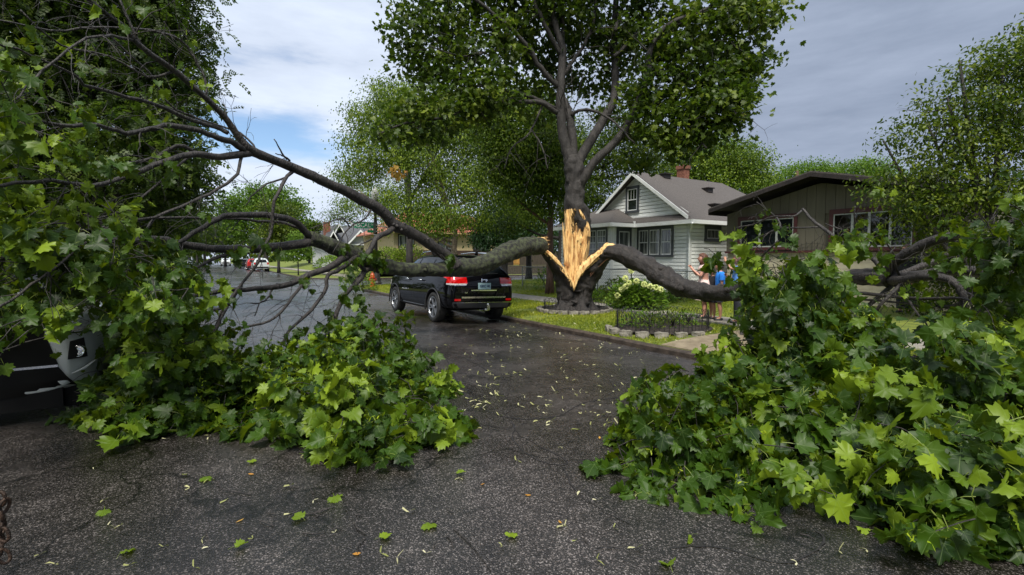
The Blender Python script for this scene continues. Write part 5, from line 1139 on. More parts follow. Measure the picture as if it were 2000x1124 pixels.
TE = empty('wire_edging', TREE, 0, 'low black hooped wire edging round the foot of the split tree', 'edging', 'hooped wire edging'); tr = [TREE + Vector((.88 * math.cos(a), .80 * math.sin(a), 0)) for a in np.linspace(0, 2 * math.pi, 20)]; hoops(TE, tr, .33, .10)
def stone(c, l, d, h, rz, m, lab, grp):
    bmx = bmesh.new(); bmesh.ops.create_cube(bmx, size=1); bmesh.ops.subdivide_edges(bmx, edges=bmx.edges[:], cuts=2, use_grid_fill=True)
    for v in bmx.verts:
        v.co = Vector((v.co.x * l, v.co.y * d, v.co.z * h)); q = v.co * 9 + Vector(c) * 3; v.co += Vector((noise.noise(q), noise.noise(q + Vector((9, 0, 0))), noise.noise(q + Vector((0, 9, 0))))) * .03; v.co *= 1 - .12 * (abs(v.co.x / l) + abs(v.co.y / d) > .9)
    me = bpy.data.meshes.new('edging_stone'); bmx.to_mesh(me); bmx.free(); me.materials.append(m); o = bpy.data.objects.new('edging_stone', me); COL.objects.link(o); o.location = c; o.rotation_euler = (random.uniform(-.06, .06), random.uniform(-.06, .06), rz); tag(o, lab, 'stone', grp)
stm = mat('edging_stone', (.11, .10, .08), (.24, .22, .18), 7, .8, .6, 30)
for i in range(22):
    a = 2 * math.pi * i / 22; stone(TREE + Vector((1.04 * math.cos(a), .98 * math.sin(a), .045)), .27, .12, .10, a + math.pi / 2, stm, 'pale flat edging stone in the ring round the split tree', 'stones round the tree')
for i, a in enumerate(np.linspace(R(150), R(262), 7)):
    p = S(8.45 + 1.26 * math.cos(a), 7.15 + 1.06 * math.sin(a), .05); stone(p, .26, .14, .12, R(32.4) + a + math.pi / 2, stm, 'rough edging stone along the flower bed by the concrete slab', 'stones along the flower bed')

b = MB(); b.tube([S(15.98, 12.16, 2.95), S(16.30, 12.45, 2.75), S(16.34, 12.56, 2.6), S(16.34, 12.56, .25), S(16.25, 12.5, .15)], .04, n=6); b.build('downpipe', whitep, WH)
b = MB(); b.tube([S(16.36, 4.40, 3.2), S(16.9, 4.7, 3.0), S(16.9, 4.7, .2)], .04, n=6); b.build('downpipe', darktrim, GH)
# ------------------------------------------------------------------ background trees and plants
def gbase(px, Y, z=.1): p = P(px, 505, Y); return Vector((p.x, p.y, z))
def bg_tree(label, px, Y, blobs, per, size, lm, bm, T=DIAM, trunk_r=.2, cl=.3, cn=12, droop=.2, tint0=.5, clump=.4, group='trees along the street', zt=None, shell=.25, name='leafy_tree', zb=.1, squash=.8, lean=0, limbs=7):
    base = gbase(px, Y, zb); root = empty(name, base, 0, label, 'tree', group); t = MB()
    top = min(blobs, key=lambda q: q[1]); tp = P(np.mean([q[0] for q in blobs]), top[1], Y); ht = tp.z
    low = max(base.z + .5, P(px, max(q[1] + q[3] * .5 for q in blobs), Y).z); 
    q = [base, base + Vector((lean * .3, 0, (low - base.z) * .6 + .3)), Vector((base.x + lean, base.y, low + .3)), Vector(((base.x + tp.x) / 2, base.y, (low + ht) / 2)), Vector((tp.x, base.y, ht * .9))]
    q[0] = base - Vector((0, 0, .1)); sp_ = [Vector(v) for v in spline([tuple(v) for v in q], 3)]; rr = list(np.linspace(trunk_r, trunk_r * .15, len(sp_))); rr[0] *= 1.25
    t.tube(sp_, rr, n=9, rough=.15, rs=4)
    for b_ in random.sample(blobs, min(limbs, len(blobs))):
        c = P(b_[0], b_[1], Y + b_[2]); i = random.randint(3, max(4, len(sp_) - 4)); s_ = sp_[i]
        m_ = s_.lerp(c, .5) + Vector((0, 0, -.25)); pth = [Vector(v) for v in spline([tuple(s_), tuple(m_), tuple(c)], 4)]; t.tube(pth, list(np.linspace(trunk_r * .42, .02, len(pth))), n=6); twigs(t, pth, [trunk_r * .3] * len(pth), 5, 1.0, t0=.4, r0=.02, droop=.05, sub=1)
    t.build('trunk', bm, root, smooth=True)
    crown('crown', T, blobs, int(per * 1.15), Y, (size[0] * .88, size[1] * .88), lm, root, cl=cl * 1.15, cn=int(cn * 2) if T is not FROND else cn, droop=droop, tint0=tint0, clump=clump, shell=shell, squash=squash)
    return root
# big feathery tree over the left verge
bg_tree('tall feathery leaved tree filling the upper left behind the fallen boughs', 130, 13, [(20, 40, 0, 100), (110, 20, 0, 100), (200, 50, .5, 95), (290, 20, 0, 80), (310, 90, 0, 70), (350, 70, 0, 45), (385, 110, 0, 26, .7), (350, 150, 0, 50), (370, 200, 0, 34), (300, 190, .5, 80), (220, 150, .5, 90), (120, 140, 0, 100), (20, 160, 0, 100), (-60, 80, 0, 120), (50, 250, .5, 90), (150, 260, .5, 90), (240, 260, 0, 80), (320, 250, 0, 60), (350, 300, 0, 55), (385, 320, 0, 26, .7), (300, 340, 0, 80), (200, 350, .5, 90), (90, 350, .5, 90), (0, 350, 1, 100), (350, 380, .5, 45), (250, 420, 1, 80), (130, 440, 1, 90), (20, 450, 1, 90), (340, 440, 2, 55), (240, 500, 2, 70), (340, 500, 3, 50), (120, 520, 2, 80), (0, 540, 2, 90), (240, -60, 0, 110), (100, -80, 0, 120), (340, -40, 0, 60), (-60, 300, 0, 100)], 26000, (.22, .36), leafE, bark_grey, T=FROND, trunk_r=.28, cl=.27, cn=6, droop=.12, tint0=.5, clump=.5, zb=-.03)
bg_tree('drooping light green birch behind the fallen limb and SUV roof', 887, 25, [(720, 240, 0, 40), (760, 200, 0, 42), (745, 300, 0, 55), (700, 330, 0, 38), (800, 230, 0, 60), (820, 310, 0, 65), (740, 380, 8, 52), (690, 400, 8, 36), (670, 350, 3, 26), (800, 400, 0, 60), (880, 260, .5, 65), (890, 350, .5, 60), (870, 420, -.5, 50), (940, 280, .5, 55), (950, 360, 0, 55), (840, 440, -1, 30, .7), (930, 420, -1, 34, .7), (745, 440, 8, 26, .7), (700, 210, 0, 14), (745, 165, 0, 16), (790, 180, 0, 26), (660, 430, 8, 22), (690, 280, 0, 22), (1000, 320, 1, 45), (1020, 400, 0, 40, .8)], 66000, (.09, .15), leafB, bark_birch, trunk_r=.19, cl=.34, cn=14, droop=.75, tint0=.5, clump=.55)
bg_tree('taller loose crowned tree behind the birch, upper left of the split maple', 800, 33, [(740, 180, 0, 22, .6), (770, 210, 0, 40), (840, 190, 0, 55), (880, 240, 0, 50), (810, 280, 0, 50), (730, 250, 0, 30), (920, 200, 0, 45)], 9000, (.12, .2), leafM, bark_grey, trunk_r=.25, cl=.4, cn=12, tint0=.7)
bg_tree('red barked tree standing just left of the split maple', 1074, 20, [(960, 240, 0, 50), (1000, 290, 0, 60), (1060, 270, 0, 55), (1080, 340, 0, 50), (1020, 360, 0, 45), (1040, 210, .5, 50), (980, 200, .5, 40), (1110, 290, .5, 40), (1060, 400, 0, 30, .7), (960, 330, 0, 36, .7), (1110, 380, 0, 26, .6)], 34000, (.10, .16), leafB, bark_red, trunk_r=.17, cl=.3, cn=13, droop=.5, tint0=.42, clump=.5, limbs=4)
bg_tree('dark twin trunked tree in the shade behind the split maple', 1098, 28, [(1090, 330, 0, 50), (1150, 320, 0, 50), (1140, 380, 0, 50), (1200, 300, 0, 55), (1180, 370, 0, 40), (1250, 280, 0, 50), (1040, 340, 0, 50), (1100, 260, 0, 50), (1060, 420, 0, 40), (1000, 430, 0, 40), (1130, 420, 0, 30), (1210, 240, 0, 50), (1280, 330, 0, 40)], 26000, (.12, .2), leafM, bark_grey, trunk_r=.30, cl=.36, cn=13, tint0=.45, clump=.5)
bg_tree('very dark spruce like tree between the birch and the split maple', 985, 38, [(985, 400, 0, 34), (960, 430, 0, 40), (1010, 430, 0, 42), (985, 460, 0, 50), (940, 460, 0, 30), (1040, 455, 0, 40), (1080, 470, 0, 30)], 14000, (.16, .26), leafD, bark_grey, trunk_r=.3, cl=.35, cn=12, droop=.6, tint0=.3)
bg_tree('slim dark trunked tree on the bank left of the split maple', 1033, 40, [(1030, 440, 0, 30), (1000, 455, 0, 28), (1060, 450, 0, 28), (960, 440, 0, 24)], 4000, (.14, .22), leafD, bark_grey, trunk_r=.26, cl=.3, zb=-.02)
bg_tree('rounded green tree behind the white house chimney', 1400, 36, [(1350, 320, 0, 45), (1400, 300, 0, 45), (1440, 310, 0, 50), (1470, 340, 0, 40), (1380, 360, 0, 50), (1440, 370, 0, 50), (1330, 290, 0, 30), (1310, 350, 0, 40), (1490, 375, 0, 30), (1350, 400, 0, 40)], 32000, (.14, .22), leafB, bark_grey, trunk_r=.3, cl=.42, cn=14, droop=.5, tint0=.5, clump=.5)
bg_tree('bright green tree just left of the taupe house gable', 1520, 44, [(1500, 370, 0, 26), (1530, 350, 0, 30), (1570, 340, 0, 28), (1600, 335, 0, 24), (1550, 375, 0, 34), (1590, 360, 0, 30), (1510, 395, 0, 26)], 12000, (.16, .26), leafY, bark_grey, trunk_r=.25, cl=.42, cn=13, tint0=.5)
bg_tree('bright green tree just right of the taupe house gable', 1660, 46, [(1630, 345, 0, 26), (1660, 335, 0, 28), (1700, 330, 0, 28), (1735, 345, 0, 26), (1690, 360, 0, 30), (1640, 370, 0, 24), (1760, 370, 0, 30)], 12000, (.16, .26), leafY, bark_grey, trunk_r=.25, cl=.42, cn=13, tint0=.45)
bg_tree('broad oval leaved tree at the right edge before the taupe house', 1930, 10.5, [(1960, 120, 0, 55, .8), (1905, 150, 0, 45, .6), (2020, 130, 0, 70), (1850, 190, 0, 38, .55), (1900, 220, 0, 50, .7), (1960, 210, 0, 60, .8), (1810, 240, 0, 36, .55), (1860, 260, 0, 46, .7), (1760, 262, 0, 30, .5), (1725, 275, 0, 18, .5), (1800, 290, 0, 34, .6), (1930, 290, 0, 60, .8), (2010, 250, 0, 70), (1870, 320, 0, 46, .8), (1810, 345, 0, 42), (1750, 350, 0, 36, .7), (1700, 362, 0, 22, .5), (1780, 395, 0, 40), (1840, 400, 0, 46), (1900, 380, 0, 50), (1970, 370, 0, 60), (2040, 400, 0, 70), (1730, 385, 0, 26, .5), (1850, 450, .3, 44), (1920, 460, .5, 50), (1980, 460, .5, 50), (1810, 440, .3, 30, .7), (1790, 480, .3, 22, .6), (1860, 510, .8, 40), (1930, 530, 1, 50), (2000, 560, 1, 60), (1840, 560, 1.2, 40), (1900, 600, 1.2, 50), (1980, 640, 1.2, 60), (1800, 590, 1.6, 34), (2060, 60, 0, 60)], 36000, (.075, .12), leafM, bark_grey, T=OVAL, trunk_r=.16, cl=.17, cn=10, droop=.25, tint0=.6, clump=.6, name='leafy_tree', limbs=16)
bg_tree('round topped green tree far up the street beyond the silver SUV', 520, 75, [(490, 385, 0, 28), (520, 378, 0, 30), (550, 385, 0, 26), (575, 405, 0, 22), (470, 410, 0, 30), (510, 415, 0, 36), (550, 420, 0, 34), (585, 425, 0, 14), (440, 440, 0, 30), (480, 450, 0, 30), (530, 450, 0, 30), (570, 450, 0, 24), (440, 400, 0, 24)], 16000, (.3, .5), leafY, bark_grey, trunk_r=.35, cl=.7, cn=13, tint0=.35, clump=.6)
for i, (px, Y, sc_, lab) in enumerate(((440, 95, 1.0, 'dark street tree far off beyond the red car'), (385, 110, 1.1, 'distant dark tree closing the end of the street'), (330, 70, 1.4, 'dark leafy tree on the far left pavement'), (400, 85, 1.0, 'deep green tree behind the parked cars up the street'), (604, 85, .8, 'dark tree behind the far bungalow'), (290, 45, 1.6, 'shadowed tree behind the hanging leaves on the left'))):
    k = 945 / Y * 2.6 * sc_; bg_tree(lab, px, Y, [(px, 480 - k * 1.2, 0, k), (px - k * .8, 485 - k * .7, 0, k * .8), (px + k * .8, 485 - k * .7, 0, k * .8), (px, 485 - k * .5, 0, k), (px - k * .4, 485 - k * 1.8, 0, k * .7), (px + k * .5, 480 - k * 1.7, 0, k * .6)], 6000, (.3, .5), leafM, bark_grey, trunk_r=.25, cl=.6, cn=12, tint0=.5, clump=.6)
bg_tree('slim street tree on the far verge beyond the crossing', 544, 52, [(544, 430, 0, 26), (530, 450, 0, 24), (560, 450, 0, 24), (548, 470, 0, 20), (524, 410, 0, 20), (560, 415, 0, 20)], 7000, (.2, .3), leafM, bark_grey, trunk_r=.16, cl=.4, cn=12, tint0=.6)
bg_tree('young bright green sapling on the far verge', 582, 45, [(580, 462, 0, 12), (570, 480, 0, 14), (592, 480, 0, 15), (580, 495, 0, 18), (600, 498, 0, 12), (562, 500, 0, 10)], 3500, (.13, .2), leafY, bark_grey, trunk_r=.06, cl=.2, cn=10, tint0=.55)
for i, (u, v, hh, lab) in enumerate(((-7.5, 6, 9, 'unseen big maple added on the left verge nearest the camera'), (-8, 15, 10, 'unseen tall maple added on the left verge beside the buried cars'), (-8.5, 25, 9, 'unseen maple added on the left verge near the crossing'), (-7, -4, 9, 'unseen tree added on the left verge behind the camera'))):  # unseen trees, added so the black paint mirrors foliage instead of bright sky
    c = S(u, v, 0); root = empty('leafy_tree', c, 0, lab, 'tree', 'trees along the street'); t = MB(); t.tube([c - Vector((0, 0, .1)), c + Vector((0, 0, 2)), c + Vector((.2, 0, hh * .8))], [.3, .24, .06], n=8); t.build('trunk', bark_grey, root, smooth=True)
    k = 5000; d = unit(k); q = np.array(c) + np.array([0, 0, hh * .6]) + d * (RNG.random(k) ** .4)[:, None] * [3.6, 3.6, hh * .45]; leaves('crown', OVAL, q, unit(k), unit(k) + [0, 0, .7], RNG.uniform(.25, .4, k), leafM, root)
def shrub(label, c, r, h, n, size, lm, T=OVAL, group='garden shrubs', tint0=.5, name='garden_shrub', cl=.1, flowers=0, fm=None):
    root = empty(name, c, 0, label, 'shrub', group); t = MB()
    for i in range(9):
        a = random.uniform(0, 6.28); t.tube([c, c + Vector((math.cos(a) * r * .4, math.sin(a) * r * .4, h * .5)), c + Vector((math.cos(a) * r * .75, math.sin(a) * r * .75, h * random.uniform(.7, .95)))], [.012, .008, .004], n=4)
    t.build('stems', bark_grey, root); d = unit(n); d[:, 2] = np.abs(d[:, 2]); q = np.array(c) + d * (RNG.uniform(.45, 1, n) ** .5)[:, None] * [r, r, h] + RNG.normal(0, cl * .4, (n, 3)); q[:, 2] = np.maximum(q[:, 2], c.z + .03)
    leaves('foliage', T, q, d + unit(n) * .7 + [0, 0, -.1], unit(n) * .6 + [0, 0, 1], RNG.uniform(*size, n), lm, root, np.clip(tint0 + RNG.normal(0, .25, n), 0, 1))
    return root
FLW = mat('hydrangea_bloom', (.55, .62, .16), (.82, .88, .42), 26, .7, 1.0, 40, trans=.2)
hc = [(1240, 566, 14.6), (1268, 560, 14.4), (1222, 572, 14.8)]
for i, (px, py, Y) in enumerate(hc):
    p = P(px, 505, Y); u_, v_ = toS(p); c = Vector((p.x, p.y, yard_z(u_, v_))); sh = shrub(('hydrangea bush with the tallest pale green flower heads beside the fallen limb', 'hydrangea bush nearest the woman in pink, partly behind the fallen limb', 'leafy hydrangea bush closest to the split trunk')[i], c, .55, .85, 900, (.09, .15), leafY, group='hydrangeas', name='hydrangea')
    for (fx, fy) in ([(1221, 544), (1233, 529), (1243, 550), (1222, 560), (1228, 553)], [(1270, 560), (1281, 562), (1258, 556), (1290, 566)], [(1214, 566), (1206, 578)])[i]:
        f = MB(); fp = P(fx, fy, Y - .45); 
        for _ in range(46):
            d = Vector(unit(1)[0]); f.ball(fp + d * .075, .026, 5, (1, 1, .8))
        f.build('flower_head', FLW, sh)
cz = lambda px, Y: (lambda p: Vector((p.x, p.y, yard_z(*toS(p)) if toS(p)[0] > 11.3 else .04)))(P(px, 505, Y))
for px, Y, r, h, n, lab, lm, t0 in ((1160, 17, .45, .4, 500, 'small bright green bush just right of the split trunk', leafY, .4), (1070, 22, .7, 1.1, 700, 'light green bush just left of the split trunk', leafY, .5), (1180, 18.5, .5, .35, 350, 'low grassy clump before the wire fence', leafM, .8), (1205, 18.8, .6, .7, 500, 'brownish grass clump by the white house wall', leafM, .9), (1330, 16.5, .5, .5, 450, 'low bush near the white house corner', leafB, .6), (1300, 16, .4, .35, 300, 'little leafy plant under the fallen limb by the lawn', leafY, .3),
    (700, 24, .9, .85, 1400, 'leafy bush at the corner left of the hydrant', leafB, .6), (760, 43, 2.2, 2.0, 1600, 'tall hedge before the cream house, left of the SUV', leafB, .7), (700, 44, 2.0, 1.5, 1500, 'rounded hedge bush behind the street lamp', leafB, .5), (650, 47, 1.8, 1.2, 1300, 'pale flowering bush in front of the far bungalow', leafY, .9), (800, 43, 1.8, 2.2, 1400, 'upright bush before the cream house by the SUV roof', leafM, .8)):
    shrub(lab, cz(px, Y) if Y < 30 else gbase(px, Y, .6), r, h, n, (.07, .12) if Y < 30 else (.16, .26), lm, tint0=t0)
# plants in the flower bed
for i, (u, v) in enumerate(((8.2, 7.5), (8.8, 7.4), (8.5, 6.9), (9.1, 7.0), (7.9, 7.0), (8.7, 7.7), (7.8, 7.5), (9.3, 7.4))):
    shrub('small green plant inside the hooped flower bed by the kerb', S(u, v, .09), .20 + .05 * (i % 3), .30, 150, (.05, .09), leafY if i % 3 == 0 else leafM, group='plants in the flower bed', name='bed_plant', tint0=.5)

k = 9000; q = np.zeros((k, 3)); u_ = RNG.uniform(-60, 90, k); v_ = RNG.uniform(135, 150, k); q[:, 0] = u_ * CT - v_ * ST; q[:, 1] = u_ * ST + v_ * CT; q[:, 2] = RNG.random(k) ** .8 * (7 + 3 * np.sin(u_ * .35) + 1.5 * np.sin(u_ * .9))
tag(leaves('distant_woods', OVAL, q, unit(k), unit(k) + [0, 0, .6], RNG.uniform(.9, 1.8, k), leafM, None), 'dark band of trees closing the far end of the street', 'woods', kind='stuff')
# ------------------------------------------------------------------ vehicles (local: +y forwards, +x right, z up, origin on the road under the middle)
def bake(o, mods):
    """run modifiers and return a new mesh"""
    for ty, kw in mods:
        m = o.modifiers.new(ty, ty)
        for k, v in kw.items():
            try: setattr(m, k, v)
            except Exception: pass
    dg = bpy.context.evaluated_depsgraph_get(); dg.update()
    me = bpy.data.meshes.new_from_object(o.evaluated_get(dg)); o.modifiers.clear(); return me
def lerp_tab(t, y): return float(np.interp(y, [a for a, _ in t], [b_ for _, b_ in t]))
def build_car(name, label, cat, loc, rz, paint, spec, group=None, roll=0.0, detail=True):
    L, W = spec['L'], spec['W']; top, zb_, wt = spec['top'], spec['bot'], spec['w']; belt = spec['belt']; wr = spec['wr']; axles = spec['axles']; wrad = spec['wrad']
    root = empty(name, loc, rz, label, cat, group); MX = Matrix.Translation(Vector(loc)) @ Matrix.Rotation(rz, 4, 'Z') @ Matrix.Rotation(roll, 4, 'Y')
    root.rotation_euler = (0, roll, rz) if False else MX.to_euler(); root.matrix_basis = MX
    ys = spec['ys']; V = []; half = 9
    for y in ys:
        w_ = lerp_tab(wt, y) ; zt = lerp_tab(top, y); zb = lerp_tab(zb_, y); bl = min(lerp_tab(belt, y), zt - .03); t = min(1, max(0, (zt - bl - .05) / .45)); w2 = w_ * (.93 * (1 - t) + wr * t)
        pts = [(0, zb), (w_ * .86, zb), (w_ * .985, zb + .10), (w_, zb + .32 * (bl - zb) + .05), (w_ * .992, zb + .68 * (bl - zb)), (w_ * (.955 if t > .3 else .95), bl), (w2 + .02 * t, zt - .10 * t - .015), (w2 - .10 - .05 * t, zt), (0, zt + .025)]
        ring = pts + [(-x, z) for x, z in reversed(pts[1:-1])]; V += [(x, y, z) for x, z in ring]
    n = 16; m_ = len(ys); Fc = [(i * n + j, i * n + (j + 1) % n, (i + 1) * n + (j + 1) % n, (i + 1) * n + j) for i in range(m_ - 1) for j in range(n)] + [tuple(range(n))[::-1], tuple((m_ - 1) * n + j for j in range(n))]
    Fc = [f[::-1] for f in Fc]
    me = bpy.data.meshes.new('body'); me.from_pydata(V, [], Fc); me.materials.append(paint); me.update()
    bmm = bmesh.new(); bmm.from_mesh(me); bmesh.ops.recalc_face_normals(bmm, faces=bmm.faces); bmm.to_mesh(me); bmm.free()
    o = bpy.data.objects.new('body', me); COL.objects.link(o); lv = 3 if detail else 2
    me2 = bake(o, [('SUBSURF', dict(levels=lv, render_levels=lv))]); o.data = me2
    # wheel arches
    cut = MB(); hw = W / 2
    for ay in axles:
        for sx in (-1, 1):
            Mx = Matrix.Translation((sx * hw, ay, wrad + .0)) @ Matrix.Rotation(R(90), 4, 'Y'); prof = [(0, -.30), (wrad + .075, -.30), (wrad + .075, .3), (0, .3)]
            cut.lathe(prof, 28, M=Mx)
    cm = cut.mesh('arch', blackplastic); bmm = bmesh.new(); bmm.from_mesh(cm); bmesh.ops.remove_doubles(bmm, verts=bmm.verts, dist=1e-5); bmesh.ops.recalc_face_normals(bmm, faces=bmm.faces); bmm.to_mesh(cm); bmm.free()
    co = bpy.data.objects.new('arch', cm); COL.objects.link(co)
    me3 = bake(o, [('BOOLEAN', dict(object=co, operation='DIFFERENCE', solver='EXACT', material_mode='TRANSFER'))]); bpy.data.objects.remove(co)
    if len(me3.polygons) > 100: o.data = me3
    o.data.name = 'body'; bvh = BVHTree.FromPolygons([v.co for v in o.data.vertices], [tuple(p.vertices) for p in o.data.polygons])
    o.data.polygons.foreach_set('use_smooth', [True] * len(o.data.polygons)); o.parent = root
    try: o.data.set_sharp_from_angle(angle=R(35))
    except Exception: pass
    def wrap(mb, axis, corners, nx=8, ny=4, off=.006, th=.0, mi=0):
        """lay a curved patch on the body: corners are 4 points (a,b) in the plane seen along axis"""
        G_ = []
        for j in range(ny + 1):
            for i in range(nx + 1):
                s_, t_ = i / nx, j / ny; a = [(1 - s_) * (1 - t_) * corners[0][q] + s_ * (1 - t_) * corners[1][q] + s_ * t_ * corners[2][q] + (1 - s_) * t_ * corners[3][q] for q in (0, 1)]
                if axis[0] == 'x': sg = 1 if axis == 'x+' else -1; org, d = Vector((sg * 2, a[0], a[1])), Vector((-sg, 0, 0))
                elif axis[0] == 'z': org, d = Vector((a[0], a[1], 3)), Vector((0, 0, -1))
                else: sg = 1 if axis == 'y+' else -1; org, d = Vector((a[0], sg * 4, a[1])), Vector((0, -sg, 0))
                h = bvh.ray_cast(org, d); p, nn = (h[0], h[1]) if h[0] is not None else (org + d * 2, -d)
                if nn.dot(d) > 0: nn = -nn
                G_.append((p, nn))
        b0 = [p + nn * off for p, nn in G_]; k = nx + 1; fs = [(j * k + i, j * k + i + 1, (j + 1) * k + i + 1, (j + 1) * k + i) for j in range(ny) for i in range(nx)]
        mb.add(b0, fs, mi)
        # skirt so that it has thickness
        ed = [i for i in range(nx + 1)] + [j * k + nx for j in range(1, ny + 1)] + [ny * k + i for i in range(nx - 1, -1, -1)] + [j * k for j in range(ny - 1, 0, -1)]
        lo = [G_[i][0] - G_[i][1] * .01 for i in ed]; up_ = [b0[i] for i in ed]; q = len(ed); mb.add(up_ + lo, [(i, (i + 1) % q, q + (i + 1) % q, q + i) for i in range(q)], mi)
    def part(nm, m, axis, corners, nx=8, ny=4, off=.006, par=None, smooth=True):
        mb = MB(); wrap(mb, axis, corners, nx, ny, off); return mb.build(nm, m, par or root, smooth=smooth, local=True)
    for nm, m, axis, corners, off in spec['patches']:
        sides = (axis,) if axis != 'x' else ('x+', 'x-')
        for ax in sides: part(nm, m if m != 'paint' else paint, ax, corners, 10, 4, off)
    # wheels
    for ay in axles:
        for sx in (-1, 1):
            xx = sx * (hw - .13); Mw = Matrix.Translation((xx, ay, wrad)) @ Matrix.Rotation(R(90) * sx, 4, 'Y')
            we = bpy.data.objects.new('wheel', None); COL.objects.link(we); we.parent = root
            t = MB(); r = wrad; t.lathe([(r * .66, -.11), (r * .90, -.12), (r * .98, -.10), (r, -.06), (r, .06), (r * .98, .10), (r * .90, .125), (r * .70, .115), (r * .66, .10), (r * .66, -.11)], 30, M=Mw)
            to = t.build('tyre', rubber, we, smooth=True, local=True)
            t = MB(); t.lathe([(r * .70, .10), (r * .70, .118), (r * .655, .118), (r * .64, .10)], 30, M=Mw); t.lathe([(0, .11), (.05, .11), (.065, .10), (.07, .04)], 14, M=Mw)
            if detail:
                for k in range(5):
                    for da in (-.13, .13):
                        a0 = 2 * math.pi * k / 5 + .3; a1 = a0 + da * 1.5; i_, o_ = Vector((math.cos(a0 + da * .6) * .05, math.sin(a0 + da * .6) * .05, .095)), Vector((math.cos(a1) * r * .655, math.sin(a1) * r * .655, .108))
                        d = (o_ - i_).normalized(); nn = Vector((-d.y, d.x, 0)) * .016; t.add([Mw @ v for v in (i_ - nn * 1.1, i_ + nn * 1.1, o_ + nn, o_ - nn)] + [Mw @ (v - Vector((0, 0, .04))) for v in (i_ - nn * 1.4, i_ + nn * 1.4, o_ + nn * 1.3, o_ - nn * 1.3)], [(0, 1, 2, 3), (0, 4, 5, 1), (1, 5, 6, 2), (3, 2, 6, 7), (0, 3, 7, 4)])
            else:
                for k in range(5):
                    a0 = 2 * math.pi * k / 5; c_ = Vector((math.cos(a0), math.sin(a0), 0)); s2 = Vector((-c_.y, c_.x, 0)) * .035; t.add([Mw @ v for v in (c_ * .03 - s2 + Vector((0, 0, .1)), c_ * .03 + s2 + Vector((0, 0, .1)), c_ * r * .66 + s2 + Vector((0, 0, .11)), c_ * r * .66 - s2 + Vector((0, 0, .11)))], [(0, 1, 2, 3)])
            ri = t.build('rim', alloy, we, smooth=False, local=True)
            t = MB(); t.lathe([(0, .0), (r * .5, .0), (r * .5, -.05), (r * .61, -.05), (r * .645, .10)], 24, M=Mw); t.build('brake_disc', blackplastic, we, local=True)
    root['_bvh'] = 0; del root['_bvh']
    return root, part, wrap, MX
def suv(H=1.76, L=4.82, W=1.94, blk=False):
    r_, f_ = -L / 2, L / 2; s = H / 1.76
    top = [(r_, .98), (r_ + .03, 1.10), (r_ + .08, 1.19 * s), (r_ + .28, 1.44 * s), (r_ + .52, 1.665 * s), (r_ + .75, 1.72 * s), (-.5, 1.765 * s), (.2, 1.745 * s), (.55, 1.66 * s), (1.25, 1.22), (1.5, 1.16), (2.1, 1.06), (f_ - .10, .94), (f_, .80)]
    return dict(L=L, W=W, top=top, bot=[(r_, .42), (r_ + .1, .36), (-1.2, .27), (1.2, .27), (f_ - .1, .32), (f_, .40)],
        w=[(r_, .80), (r_ + .06, .88), (r_ + .25, .935), (-1.6, .962), (1.4, .962), (1.9, .93), (f_ - .15, .86), (f_, .70)], belt=[(r_, 1.14), (-1.5, 1.20), (.9, 1.13), (f_, 1.0)], wr=.70,
        ys=[r_, r_ + .03, r_ + .09, r_ + .2, r_ + .32, r_ + .45, r_ + .6, r_ + .8, -1.4, -1.0, -.5, 0, .25, .5, .62, .85, 1.1, 1.28, 1.45, 1.7, 2.0, f_ - .22, f_ - .08, f_ - .02, f_], axles=(-1.455, 1.46), wrad=.385, patches=[])
sp = suv(); sp['patches'] = [
 ('side_window', glassd, 'x', [(-.98, 1.235), (-.12, 1.225), (-.12, 1.62), (-1.02, 1.60)], .010), ('side_window', glassd, 'x', [(-.03, 1.225), (.92, 1.18), (.36, 1.60), (-.03, 1.62)], .010), ('side_window', glassd, 'x', [(-1.85, 1.28), (-1.08, 1.235), (-1.10, 1.59), (-1.66, 1.55)], .010),
 ('window_trim', chrome, 'x', [(-1.9, 1.205), (.95, 1.145), (.95, 1.165), (-1.9, 1.228)], .008), ('rear_window', glassd, 'y-', [(-.66, 1.24), (.66, 1.24), (.56, 1.59), (-.56, 1.59)], .010), ('windscreen', glassd, 'y+', [(-.62, 1.25), (.62, 1.25), (.52, 1.60), (-.52, 1.60)], .010),
 ('sill_trim', blackplastic, 'x', [(-1.0, .29), (1.0, .29), (1.0, .37), (-1.0, .37)], .012), ('sill_strip', chrome, 'x', [(-1.0, .375), (1.0, .375), (1.0, .39), (-1.0, .39)], .012),
 ('lower_bumper', blackplastic, 'y-', [(-.80, .43), (.80, .43), (.84, .545), (-.84, .545)], .014), ('bumper_strip', chrome, 'y-', [(-.83, .55), (.83, .55), (.83, .565), (-.83, .565)], .016), ('bumper_chrome', chrome, 'y-', [(-.62, .665), (.62, .665), (.62, .705), (-.62, .705)], .020), ('tailgate_chrome', chrome, 'y-', [(-.36, .845), (.36, .845), (.36, .87), (-.36, .87)], .012),
 ('door_seam', crackm, 'x', [(-.075, .40), (-.067, .40), (-.067, 1.12), (-.075, 1.12)], .004), ('door_seam', crackm, 'x', [(.985, .42), (.993, .42), (.993, 1.08), (.985, 1.08)], .004), ('tailgate_seam', crackm, 'y-', [(-.60, .79), (-.593, .79), (-.64, 1.10), (-.647, 1.10)], .004), ('tailgate_seam', crackm, 'y-', [(.593, .79), (.60, .79), (.647, 1.10), (.64, 1.10)], .004)]
JL = S(5.82, 12.92, 0); JL.z = road_z(5.82) + .0
jeep, part, wrap, MX = build_car('parked_suv', 'glossy black SUV with red tail lamps parked at the kerb under the fallen limb', 'car', JL, R(32.4), blackp, sp, 'cars parked along the street', roll=R(1.8))
